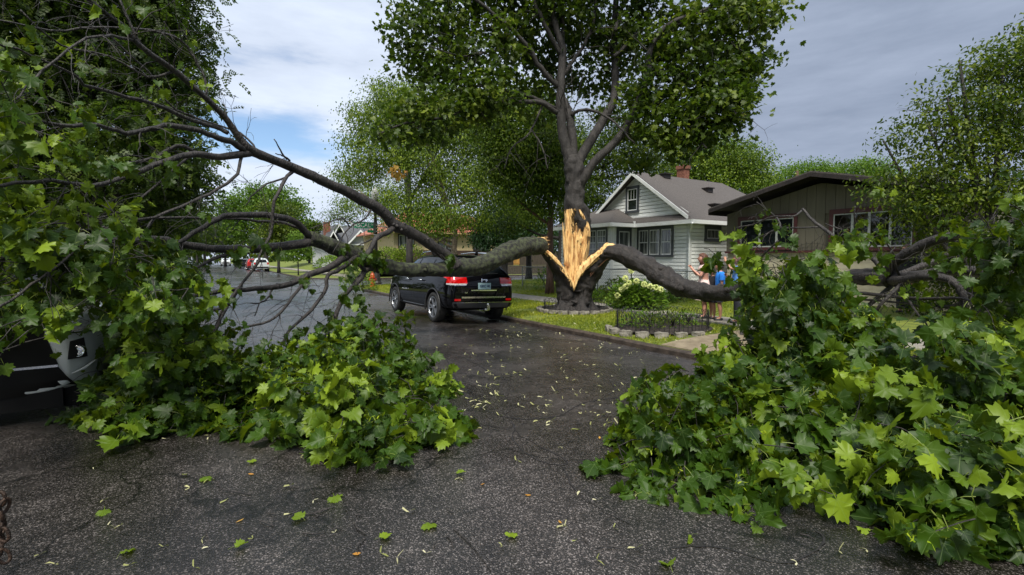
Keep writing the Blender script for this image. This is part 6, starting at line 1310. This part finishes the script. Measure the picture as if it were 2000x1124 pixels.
for sx in (-1, 1):
    q = lambda a: a * sx
    def P_(nm, m, ax, c, off, par=None):
        if sx > 0: c = [(-a, b_) for a, b_ in c]; c = [c[1], c[0], c[3], c[2]]
        return part(nm, m, ax, c, 8, 4, off, par)
    la = P_('tail_lamp', lampred, 'y-', [(-.875, 1.022), (-.47, 1.022), (-.475, 1.165), (-.885, 1.165)], .018); P_('clear_lens', lampclear, 'y-', [(-.872, .985), (-.50, .985), (-.47, 1.020), (-.875, 1.020)], .017, la)
    P_('lamp_trim', chrome, 'y-', [(-.87, .968), (-.50, .968), (-.50, .983), (-.87, .983)], .019, la)
    P_('reflector', lampred, 'y-', [(-.80, .60), (-.64, .60), (-.64, .65), (-.80, .65)], .014)
    ax = 'x-' if sx < 0 else 'x+'
    l2 = part('tail_lamp', lampred, ax, [(-2.33, 1.022), (-2.14, 1.022), (-2.16, 1.15), (-2.33, 1.16)], 6, 4, .012); part('clear_lens', lampclear, ax, [(-2.33, .985), (-2.16, .985), (-2.145, 1.020), (-2.33, 1.020)], 6, 4, .011, l2)
    part('headlamp', lampclear, ax, [(2.02, .80), (2.28, .78), (2.28, .92), (2.0, .96)], 6, 4, .010)
    for y0 in (-.75, .25):
        h = MB(); h.tube([(sx * .975, y0, 1.045), (sx * 1.0, y0 + .03, 1.05), (sx * 1.0, y0 + .17, 1.05), (sx * .972, y0 + .2, 1.045)], [.016, .018, .018, .016], n=6); h.build('door_handle', chrome, jeep, smooth=True, local=True)
    h = MB(); h.ball((sx * 1.05, .80, 1.23), .10, 10, (1.2, .75, .85)); h.tube([(sx * .93, .82, 1.16), (sx * 1.0, .81, 1.19)], .03, n=6); h.build('wing_mirror', blackp, jeep, smooth=True, local=True)
    h = MB(); pr = [(sx * .60, -1.75, 1.735), (sx * .60, -1.68, 1.79), (sx * .605, -.6, 1.835), (sx * .60, .10, 1.80), (sx * .60, .22, 1.745)]; h.tube(pr, .018, n=6); h.build('roof_rail', chrome, jeep, smooth=True, local=True)
    for ay in (-1.455, 1.46):   # arch flares
        h = MB(); rr = .47; pts = [(sx * .965, ay + rr * math.cos(a), .385 + rr * math.sin(a)) for a in np.linspace(R(-12), R(192), 22)]; h.tube(pts, .022, n=6, squash=(.8, 1, 1)); h.build('arch_trim', blackplastic, jeep, smooth=True, local=True)
h = MB(); h.box(-.155, .155, -2.447, -2.435, .945, 1.10 - .0, None) if False else None
def rear_y(x, z):
    best = None
    return -2.41
h = MB(); h.box(-.165, .165, -2.452, -2.40, .885, 1.04); pl_ = h.build('licence_plate', mat('plate_blue', (.30, .48, .52), (.42, .58, .60), 8, .4), jeep, local=True)
text_mesh('plate_number', 'GRC 40', .085, mat('plate_ink', (.01, .03, .10), None), pl_, MX @ Matrix.Translation((0, -2.455, .96)) @ Matrix.Rotation(R(90), 4, 'X'), bold=.002)
text_mesh('tailgate_badge', 'Jeep', .10, chrome, jeep, MX @ Matrix.Translation((0, -2.415, 1.115)) @ Matrix.Rotation(R(80), 4, 'X'), extrude=.006, bold=.003)
text_mesh('badge', '4x4', .055, chrome, jeep, MX @ Matrix.Translation((-.50, -2.425, .80)) @ Matrix.Rotation(R(90), 4, 'X'), extrude=.004, bold=.002)
text_mesh('door_badge', 'GRAND CHEROKEE', .05, chrome, jeep, MX @ Matrix.Translation((-.975, .55, .76)) @ Matrix.Rotation(R(-90), 4, 'Z') @ Matrix.Rotation(R(90), 4, 'X'), extrude=.003, bold=.001)
h = MB(); h.box(-.05, .05, -2.56, -2.2, .36, .42); h.box(-.02, .06, -2.62, -2.56, .38, .50); h.ball((.0, -2.62, .52), .03, 8); h.build('tow_hitch', chrome, jeep, local=True)
h = MB(); h.tube([(0, -1.95, 1.745), (0, -1.98, 1.80), (0, -2.03, 1.835)], [.05, .035, .012], n=8); h.build('roof_aerial', blackp, jeep, smooth=True, local=True)
h = MB(); h.box(-.62, .62, -2.03, -1.86, 1.655, 1.70); h.build('roof_spoiler', blackp, jeep, local=True)
h = MB(); h.box(-.05, .45, -2.30, -2.275, 1.27, 1.29); h.build('rear_wiper', blackplastic, jeep, local=True)
for y0 in (-1.455, 1.46): h = MB(); h.tube([(-.7, y0, .33), (.7, y0, .33)], .05, n=8); h.build('axle', blackplastic, jeep, local=True)
# cars up the street
def simple_car(label, u, v, rz, paint, H, L, W, truck=False, name='parked_car', tail=True):
    s_ = suv(H, L, W); k = L / 4.82
    s_['ys'] = [y * k for y in s_['ys']] if abs(k - 1) > .001 else s_['ys']; 
    for key in ('top', 'bot', 'w', 'belt'): s_[key] = [(y if abs(abs(y) - L / 2) < .8 else y * k, z * (W / 1.94 if key == 'w' else 1)) for y, z in s_[key]]
    for key in ('top', 'bot', 'w', 'belt'): s_[key] = sorted(s_[key])
    s_['ys'] = sorted(s_['ys']); s_['wrad'] = .35
    s_['patches'] = [('side_window', glassd, 'x', [(-1.7 * k, 1.18), (.9 * k, 1.14), (.35 * k, H - .2), (-1.55 * k, H - .2)], .010), ('rear_window', glassd, 'y-', [(-.62, 1.16), (.62, 1.16), (.52, H - .22), (-.52, H - .22)], .012), ('windscreen', glassd, 'y+', [(-.60, 1.26), (.60, 1.26), (.50, H - .18), (-.50, H - .18)], .012),
      ('lower_bumper', blackplastic, 'y-', [(-.8, .44), (.8, .44), (.8, .62), (-.8, .62)], .014), ('lower_bumper', blackplastic, 'y+', [(-.7, .44), (.7, .44), (.7, .60), (-.7, .60)], .014), ('grille', blackplastic, 'y+', [(-.5, .68), (.5, .68), (.5, .84), (-.5, .84)], .012),
      ('licence_plate', lampclear, 'y-', [(-.16, .80), (.16, .80), (.16, .92), (-.16, .92)], .018), ('tail_lamp', lampred, 'y-', [(-.84, .90), (-.62, .90), (-.64, 1.14), (-.82, 1.14)], .012), ('tail_lamp', lampred, 'y-', [(.62, .90), (.84, .90), (.82, 1.14), (.64, 1.14)], .012),
      ('headlamp', lampclear, 'y+', [(-.76, .70), (-.52, .70), (-.52, .84), (-.74, .84)], .012), ('headlamp', lampclear, 'y+', [(.52, .70), (.76, .70), (.74, .84), (.52, .84)], .012)]
    p = S(u, v, road_z(u)); return build_car(name, label, 'car', p, R(32.4) + rz, paint, s_, 'cars parked along the street', detail=False)
simple_car('silver SUV parked far up the street seen from behind', 6.0, 70, 0, silverp, 1.72, 4.5, 1.85)
simple_car('red car parked just ahead of the far silver SUV', 5.9, 79, 0, redcar, 1.66, 4.6, 1.85)
simple_car('dark car parked beyond the red one, nearest of the dark pair', 5.6, 90, 0, greycar, 1.6, 4.6, 1.85); simple_car('dark car furthest up the street', 5.6, 104, 0, greycar, 1.5, 4.6, 1.85)
simple_car('pale car parked facing us beyond the dark cars', 3.8, 120, math.pi, whitecar, 1.6, 4.6, 1.85)
simple_car('white van like car facing us on the left side of the street', -2.3, 92, math.pi, whitecar, 2.0, 4.9, 1.95)
# silver SUV buried under the boughs at the left, facing us
s2 = suv(1.78, 4.8, 1.94); s2['bot'] = [(-2.4, .36), (-1.2, .25), (1.2, .25), (2.2, .27), (2.4, .31)]; s2['w'] = [(-2.4, .80), (-2.3, .90), (-1.6, .962), (1.4, .962), (1.9, .94), (2.15, .885), (2.3, .80), (2.4, .66)]
s2['top'] = [(y, z) for y, z in s2['top'] if y < 2.0] + [(2.1, 1.12), (2.3, 1.04), (2.4, .92)]
s2['patches'] = [('side_window', glassd, 'x', [(-1.75, 1.24), (.9, 1.18), (.36, 1.58), (-1.6, 1.55)], .010), ('windscreen', glassd, 'y+', [(-.62, 1.25), (.62, 1.25), (.52, 1.60), (-.52, 1.60)], .010), ('rear_window', glassd, 'y-', [(-.66, 1.24), (.66, 1.24), (.56, 1.56), (-.56, 1.56)], .010),
 ('grille', voidblack, 'y+', [(-.60, .585), (.60, .585), (.50, .96), (-.50, .96)], .016), ('grille_bar', chrome, 'y+', [(-.60, .56), (.60, .56), (.60, .583), (-.60, .583)], .024), ('lower_intake', voidblack, 'y+', [(-.74, .31), (.74, .31), (.60, .558), (-.60, .558)], .018)]
lc = S(-1.86, 6.42 + 2.4, 0); lc.z = road_z(-1.9)
sv, part, wrap, MX2 = build_car('buried_suv', 'silver SUV at the left edge buried under fallen maple boughs', 'car', lc, R(32.4 + 180), silverp, s2)
h = MB(); h.box(-.80, .80, 1.9, 2.30, .13, .33); h.box(-.62, .62, 2.30, 2.38, .15, .34); h.build('valance_shadow_box', voidblack, sv, local=True)  # black box: dark lower valance plus the under-bumper shadow put in as colour
for sx in (-1, 1):
    a_, c_ = (.56, .84) if sx > 0 else (-.84, -.56)
    hl = part('headlamp', lampclear, 'y+', [(a_, .885), (c_, .90), (c_, 1.0), (a_, .99)], 6, 4, .014); part('lamp_brow', chrome, 'y+', [(a_, .868), (c_, .884), (c_, .896), (a_, .88)], 6, 2, .022, hl)
    fg = part('fog_lamp_recess', blackplastic, 'y+', [(sx * .74 - .06, .62), (sx * .74 + .07, .62), (sx * .74 + .05, .80), (sx * .74 - .04, .82)], 6, 4, .010)
    h = MB(); Mf = Matrix.Translation((sx * .74, 2.32, .69)) @ Matrix.Rotation(R(-90), 4, 'X'); h.lathe([(0, .02), (.03, .03), (.045, .02), (.052, .035), (.06, .03), (.065, -.10)], 16, M=Mf); h.build('fog_lamp', chrome, fg, smooth=True, local=True)
    h = MB(); h.ball((sx * 1.05, .80, 1.23), .10, 10, (1.2, .75, .85)); h.build('wing_mirror', silverp, sv, smooth=True, local=True)
    h = MB(); h.tube([(sx * .70, 2.40, .48), (sx * .80, 2.36, .52), (sx * .90, 2.26, .60)], [.004, .016, .006], n=6); h.build('bumper_crease', silverp, sv, smooth=True, local=True)
# rusty chain hanging at the left edge
CHN = MB(); 
def link(mb, c, ax, side, r=.018, L_=.045, w_=.022):
    pts = []
    for i in range(13):
        a = 2 * math.pi * i / 12; pts.append(c + ax * (math.cos(a) * L_ ) + side * (math.sin(a) * w_))
    mb.tube(pts, .0065, n=6, cap=False)
top_ = P(4, 972, 1.9); CR = empty('rusty_chain', top_, 0, 'rusty chain dangling at the lower left edge of the road view', 'chain')
mbs = []
for i in range(9):
    c = P(2 + 6 * math.sin(i * 1.7), 975 + i * 14, 1.9 + .02 * math.cos(i * 2)); a = i * 1.3; sd_ = Vector((math.cos(a), math.sin(a), .15)).normalized(); h = MB(); link(h, c, (Vector((.25 * math.sin(i * 2.1), 0, 1))).normalized(), sd_, L_=.030, w_=.018); h.build('link', rust, CR, smooth=True)
# ------------------------------------------------------------------ people
def skinmat(n, c, c2): return mat(n, c, c2, 20, .55, .1, 60)
sk1 = skinmat('skin_fair', (.46, .22, .15), (.54, .28, .20)); sk2 = skinmat('skin_tan', (.36, .18, .11), (.44, .23, .15))
hairR = mat('auburn_hair', (.055, .016, .008), (.13, .045, .02), 30, .5, 1.0, 60); hairD = mat('dark_hair', (.010, .007, .005), (.03, .02, .014), 30, .5, 1.0, 60); hairB = mat('brown_hair', (.04, .022, .012), (.09, .05, .03), 30, .5, 1.0, 60)
eyem = mat('eye', (.02, .015, .012), None, rough=.2); lipm = mat('lips', (.33, .09, .07), None)
def person(label, foot, face, h, J, skin, hairm, hair='short', head_tilt=0.0, group='onlookers'):
    """J: joints in a frame where x = forward (facing), y = to the person's left, z up, unit = body height"""
    root = empty('person', foot, face, label, 'person', group); k = h
    def q(p): return Vector(p) * k
    V = []; E = []; Rr = []
    def chain(pts, rads, frm=None):
        last = frm
        for p, r in zip(pts, rads):
            V.append(q(p)); Rr.append(r * k); 
            if last is not None: E.append((last, len(V) - 1))
            last = len(V) - 1
        return last
    pel = chain([J['pelvis']], [.072]); ab = chain([J['waist']], [.062], pel); che = chain([J['chest']], [.072], ab); nk = chain([J['neck'], J['head']], [.030, .030], che)
    for s in ('l', 'r'):
        hp, kn, an, toe = J['hip_' + s], J['knee_' + s], J['ankle_' + s], J['toe_' + s]; mid = tuple((a + b_) / 2 for a, b_ in zip(kn, an))
        chain([hp, kn, (mid[0] - .008, mid[1], mid[2] + .03), an, toe], [.048, .030, .032, .020, .017], pel)
        sh, el, wr, pa = J['sh_' + s], J['el_' + s], J['wr_' + s], J['palm_' + s]; w_ = chain([sh, el, wr, pa], [.032, .022, .0145, .0155], che)
        ax = (Vector(pa) - Vector(wr)).normalized(); sd_ = ax.cross(Vector((0, 1 if s == 'l' else -1, .2))).normalized(); up_ = ax.cross(sd_)
        for i, ln in enumerate((.040, .045, .042, .032)):
            o_ = sd_ * (i - 1.5) * .0085; b0 = Vector(pa) + ax * .012 + o_; chain([tuple(b0), tuple(b0 + ax * ln * .5 + up_ * .004), tuple(b0 + ax * ln + up_ * .014)], [.0052, .0048, .0038], w_)
        b0 = Vector(wr) + ax * .012 - sd_ * .014; chain([tuple(b0), tuple(b0 + ax * .02 - sd_ * .014)], [.0058, .0045], w_ - 1)
    me = bpy.data.meshes.new('body'); me.from_pydata([tuple(v) for v in V], E, []); o = bpy.data.objects.new('body', me); COL.objects.link(o)
    o.modifiers.new('Skin', 'SKIN'); sv_ = me.skin_vertices[0].data if me.skin_vertices else None
    if sv_ is None:
        bmm = bmesh.new(); bmm.from_mesh(me); bmm.verts.layers.skin.verify(); bmm.to_mesh(me); bmm.free(); sv_ = me.skin_vertices[0].data
    for i, r in enumerate(Rr):
        fl = 1.35 if i in (pel, ab, che) else 1.0; sv_[i].radius = (r, r * 1.0); sv_[i].use_root = (i == pel)
    sb = o.modifiers.new('s', 'SUBSURF'); sb.levels = 2; sb.render_levels = 2
    dg = bpy.context.evaluated_depsgraph_get(); dg.update(); m2 = bpy.data.meshes.new_from_object(o.evaluated_get(dg)); o.modifiers.clear(); o.data = m2
    # torso wider than deep, then the head joined into the same mesh
    bmm = bmesh.new(); bmm.from_mesh(m2); pz, cz_ = J['pelvis'][2] * k, J['neck'][2] * k
    for v in bmm.verts:
        if pz - .07 * k < v.co.z < cz_ - .005 * k and abs(v.co.y - J['chest'][1] * k) < .10 * k and abs(v.co.x - J['chest'][0] * k) < .09 * k:
            t = min(1, (cz_ - v.co.z) / (.05 * k)); v.co.y = J['chest'][1] * k + (v.co.y - J['chest'][1] * k) * (1 + .38 * t)
    hd = q(J['head']) + Vector((.012 * k, 0, .035 * k)); hs_ = .066 * k
    Mh = Matrix.Translation(hd) @ Matrix.Rotation(head_tilt, 4, 'Y'); r = bmesh.ops.create_uvsphere(bmm, u_segments=28, v_segments=20, radius=1.0)
    for v in r['verts']:
        x, y, z = v.co; X = x * (.98 if x < 0 else .90) ; Y = y * .76; Z = z * 1.05
        if z < -.2: Y *= 1 - .30 * (-z - .2); X = X * (1 - .10 * (-z)) + .10 * (-z - .2)
        if x > .5:
            X += .24 * math.exp(-((y / .13) ** 2 + ((z + .12) / .16) ** 2)) + .07 * math.exp(-((y / .24) ** 2 + ((z + .48) / .09) ** 2)) - .12 * math.exp(-(((abs(y) - .32) / .15) ** 2 + ((z - .05) / .12) ** 2)) + .06 * math.exp(-((y / .3) ** 2 + ((z + .82) / .14) ** 2))
        ea = math.exp(-(((x + .05) / .16) ** 2 + ((z + .05) / .24) ** 2)); Y += .20 * ea * (1 if y > 0 else -1) * (abs(y) > .8)
        v.co = Mh @ (Vector((X, Y, Z)) * hs_)
    bmm.to_mesh(m2); bmm.free(); m2.materials.clear(); m2.materials.append(skin); m2.polygons.foreach_set('use_smooth', [True] * len(m2.polygons)); m2.name = 'body'; o.parent = root
    for sy in (-1, 1): e = MB(); e.ball(Mh @ (Vector((.80, sy * .30, .06)) * hs_), hs_ * .10, 8); e.build('eye', eyem, root, smooth=True, local=True)
    e = MB(); e.ball((0, 0, 0), hs_ * .20, 8, (.25, 1, .28), M=Mh @ Matrix.Translation(Vector((.86, 0, -.48)) * hs_)); e.build('mouth', lipm, root, smooth=True, local=True)
    # hair: displaced cap over the skull, longer for long hair
    hb_ = bmesh.new(); bmesh.ops.create_icosphere(hb_, subdivisions=4, radius=1.0); kill = []
    for v in hb_.verts:
        x, y, z = v.co; f_ = 1.10 + .09 * noise.noise(v.co * 5) + .05 * noise.noise(v.co * 13)
        if hair == 'curly': f_ += .16 + .14 * noise.noise(v.co * 6 + Vector((3, 0, 0))); 
        cut_ = (x > .35 and z < .42) or (x > .05 and z < -.05 and hair == 'short') or (hair == 'short' and z < -.45)
        Z = z
        if hair in ('curly', 'long') and z < 0: Z = z * 1.55
        p = Vector((x * .98 - .05, y * .80, Z * 1.03)) * f_ * hs_
        if cut_: kill.append(v)
        v.co = Mh @ p
    bmesh.ops.delete(hb_, geom=kill, context='VERTS'); hm = bpy.data.meshes.new('hair'); hb_.to_mesh(hm); hb_.free(); hm.materials.append(hairm); hm.polygons.foreach_set('use_smooth', [True] * len(hm.polygons)); ho = bpy.data.objects.new('hair', hm); COL.objects.link(ho); ho.parent = root
    return root
def loft(root, name, m, k, secs, n=22, fold=0.0, cap=False):
    """garment: secs = (cx, cy, cz, rx, ry) in body heights"""
    b = MB(); vs = []
    for i, (cx, cy, cz_, rx, ry) in enumerate(secs):
        for j in range(n):
            a = 2 * math.pi * j / n; f_ = 1 + fold * math.sin(a * 7) * max(0, (i - 3) / len(secs)) + .02 * noise.noise(Vector((math.cos(a) * 2, math.sin(a) * 2, i * .7)))
            vs.append((k * (cx + rx * f_ * math.cos(a)), k * (cy + ry * f_ * math.sin(a)), k * cz_))
    m_ = len(secs); b.add(vs, [(i * n + j, (i + 1) * n + j, (i + 1) * n + (j + 1) % n, i * n + (j + 1) % n) for i in range(m_ - 1) for j in range(n)]); return b.build(name, m, root, smooth=True, local=True)
def sleeve(root, m, k, a, c, r0, r1, f=.6, name='sleeve'):
    a, c = Vector(a) * k, Vector(c) * k; b = MB(); b.tube([a + (a - c).normalized() * .02 * k, a, a.lerp(c, f * .5), a.lerp(c, f)], [r0 * k * .7, r0 * k, (r0 + r1) / 2 * k, r1 * k], n=14, cap=False); b.build(name, m, root, smooth=True, local=True)
def shoe(root, m, k, an, toe, name='shoe'):
    a, t = Vector(an) * k, Vector(toe) * k; b = MB(); d = (t - a); d.z = 0; d.normalize(); zc = .018 * k; b.tube([Vector((a.x, a.y, zc)) - d * .035 * k, Vector((a.x, a.y, zc)), Vector((t.x, t.y, zc)) , Vector((t.x, t.y, zc * .8)) + d * .03 * k], [.020 * k, .026 * k, .027 * k, .014 * k], n=10, squash=(1, 1, .75)); b.build(name, m, root, smooth=True, local=True)
base_ = dict(pelvis=(0, 0, .52), waist=(0, 0, .61), chest=(.005, 0, .735), neck=(.005, 0, .835), head=(.018, 0, .885), hip_l=(0, .052, .48), hip_r=(0, -.052, .48), knee_l=(.015, .055, .285), knee_r=(.0, -.05, .285), ankle_l=(0, .055, .045), ankle_r=(-.02, -.05, .045), toe_l=(.075, .065, .018), toe_r=(.055, -.06, .018),
    sh_l=(0, .105, .795), sh_r=(0, -.105, .795), el_l=(.0, .135, .62), el_r=(.0, -.135, .62), wr_l=(.09, .13, .50), wr_r=(.09, -.13, .50), palm_l=(.115, .125, .465), palm_r=(.115, -.125, .465))
# woman in pink, hands raised together before her chin, looking at the split tree
J = dict(base_); J.update(el_l=(.085, .115, .655), el_r=(.075, -.125, .655), wr_l=(.165, .03, .745), wr_r=(.16, -.035, .745), palm_l=(.195, .010, .785), palm_r=(.19, -.012, .785), ankle_r=(-.045, -.045, .045), toe_r=(.03, -.055, .018), knee_r=(-.02, -.05, .285))
fw = P(1373, 616, 12.15); fw.z = .064; k = 1.63
w1 = person('woman in a pale pink dress with auburn curls, hands raised to her chin', fw, R(172), k, J, sk1, hairR, 'curly', head_tilt=R(-6))
pink = mat('pink_dress', (.62, .46, .42), (.76, .60, .55), 26, .8, .3, 40, lo=.45, hi=.55)
loft(w1, 'dress', pink, k, [(.005, 0, .83, .035, .05), (.005, 0, .815, .055, .098), (.008, 0, .77, .078, .118), (.015, 0, .72, .088, .112), (.005, 0, .66, .072, .092), (0, 0, .62, .066, .086), (0, 0, .58, .082, .104), (0, 0, .52, .105, .125), (0, 0, .42, .115, .135), (0, 0, .34, .125, .14), (0, 0, .285, .132, .145)], fold=.05)
for s in 'lr': sleeve(w1, pink, k, J['sh_' + s], J['el_' + s], .042, .038, .5)
loft(w1, 'belt', mat('pink_belt', (.50, .28, .24), None), k, [(.0, 0, .632, .071, .091), (0, 0, .612, .070, .090)])
for s in 'lr': shoe(w1, blackplastic, k, J['ankle_' + s], J['toe_' + s], 'sandal')
# boy in bright blue
J = dict(base_); J.update(wr_l=(.10, .07, .50), palm_l=(.13, .05, .49), knee_l=(.03, .055, .285)); fb = P(1406, 612, 11.75); fb.z = .064; k = 1.42
w2 = person('boy in a bright blue t shirt and dark shorts with short dark hair', fb, R(165), k, J, sk2, hairD, 'short'); blue = mat('blue_shirt', (.010, .17, .62), (.015, .22, .75), 8, .8, .3, 30)
loft(w2, 'shirt', blue, k, [(.005, 0, .835, .035, .045), (.005, 0, .82, .058, .10), (.008, 0, .77, .076, .118), (.01, 0, .70, .08, .110), (.005, 0, .60, .078, .104), (0, 0, .50, .083, .108)])
navy = mat('dark_shorts', (.010, .012, .02), (.02, .022, .032), 9, .85)
for s in 'lr': sleeve(w2, blue, k, J['sh_' + s], J['el_' + s], .044, .042, .62); sleeve(w2, navy, k, J['hip_' + s], J['knee_' + s], .060, .056, .85, 'shorts_leg'); shoe(w2, blackplastic, k, J['ankle_' + s], J['toe_' + s])
loft(w2, 'shorts', navy, k, [(0, 0, .53, .075, .10), (0, 0, .47, .082, .108), (0, 0, .43, .07, .10)])
# child in black between them
J = dict(base_); fc_ = P(1391, 611, 12.05); fc_.z = .064; k = 1.28
w3 = person('small child in a black top standing between the woman in pink and the boy', fc_, R(200), k, J, sk2, hairD, 'short'); blk = mat('black_cotton', (.008, .008, .010), (.016, .016, .02), 9, .85)
loft(w3, 'shirt', blk, k, [(.005, 0, .835, .035, .045), (.005, 0, .82, .058, .10), (.008, 0, .77, .076, .115), (.01, 0, .70, .08, .108), (0, 0, .52, .083, .108)])
for s in 'lr': sleeve(w3, blk, k, J['sh_' + s], J['el_' + s], .044, .040, .7); sleeve(w3, navy, k, J['hip_' + s], J['knee_' + s], .060, .056, .85, 'shorts_leg'); shoe(w3, blackplastic, k, J['ankle_' + s], J['toe_' + s])
# adult in light blue with one arm raised
J = dict(base_); J.update(el_l=(.10, .19, .80), wr_l=(.17, .09, .90), palm_l=(.18, .06, .935), wr_r=(.14, -.10, .66), palm_r=(.17, -.07, .69)); f4 = P(1441, 612, 11.2); f4.z = .064; k = 1.60
w4 = person('adult in a light blue top raising one arm, half hidden by hanging leaves', f4, R(150), k, J, sk2, hairB, 'short'); lb4 = mat('light_blue_cotton', (.09, .26, .66), (.16, .36, .78), 10, .8, .3, 30)
loft(w4, 'shirt', lb4, k, [(.005, 0, .835, .035, .045), (.005, 0, .82, .058, .10), (.008, 0, .77, .076, .118), (.01, 0, .70, .08, .112), (0, 0, .50, .085, .112)])
for s in 'lr': sleeve(w4, lb4, k, J['sh_' + s], J['el_' + s], .042, .036, .5); sleeve(w4, navy, k, J['hip_' + s], J['ankle_' + s], .062, .05, .95, 'trouser_leg'); shoe(w4, blackplastic, k, J['ankle_' + s], J['toe_' + s])
# two onlookers by the taupe house
J = dict(base_); f5 = P(1771, 505, 12.8); f5.z = .12; k = 1.86
w5 = person('person standing before the right hand picture window, only the head in view', f5, R(215), k * .985, J, sk1, hairB, 'short'); loft(w5, 'shirt', blk, k, [(.005, 0, .835, .035, .045), (.005, 0, .82, .058, .10), (.008, 0, .77, .076, .118), (.01, 0, .70, .08, .112), (0, 0, .48, .085, .112)])
for s in 'lr': sleeve(w5, blk, k, J['sh_' + s], J['el_' + s], .044, .040, .95); sleeve(w5, navy, k, J['hip_' + s], J['ankle_' + s], .062, .05, .95, 'trouser_leg'); shoe(w5, blackplastic, k, J['ankle_' + s], J['toe_' + s])

J = dict(base_); f6 = S(17.42, 7.38, .62); k = 1.64
w6 = person('smiling person indoors looking out through the left pane of the picture window', f6, R(214), k, J, sk1, hairD, 'long'); dk = mat('dark_blouse', (.02, .02, .025), None, rough=.8)
loft(w6, 'shirt', dk, k, [(.005, 0, .835, .035, .045), (.005, 0, .82, .058, .10), (.008, 0, .77, .076, .118), (.01, 0, .70, .08, .112), (0, 0, .48, .085, .112)])
for s in 'lr': sleeve(w6, dk, k, J['sh_' + s], J['el_' + s], .044, .040, .95); sleeve(w6, navy, k, J['hip_' + s], J['ankle_' + s], .062, .05, .95, 'trouser_leg'); shoe(w6, blackplastic, k, J['ankle_' + s], J['toe_' + s])
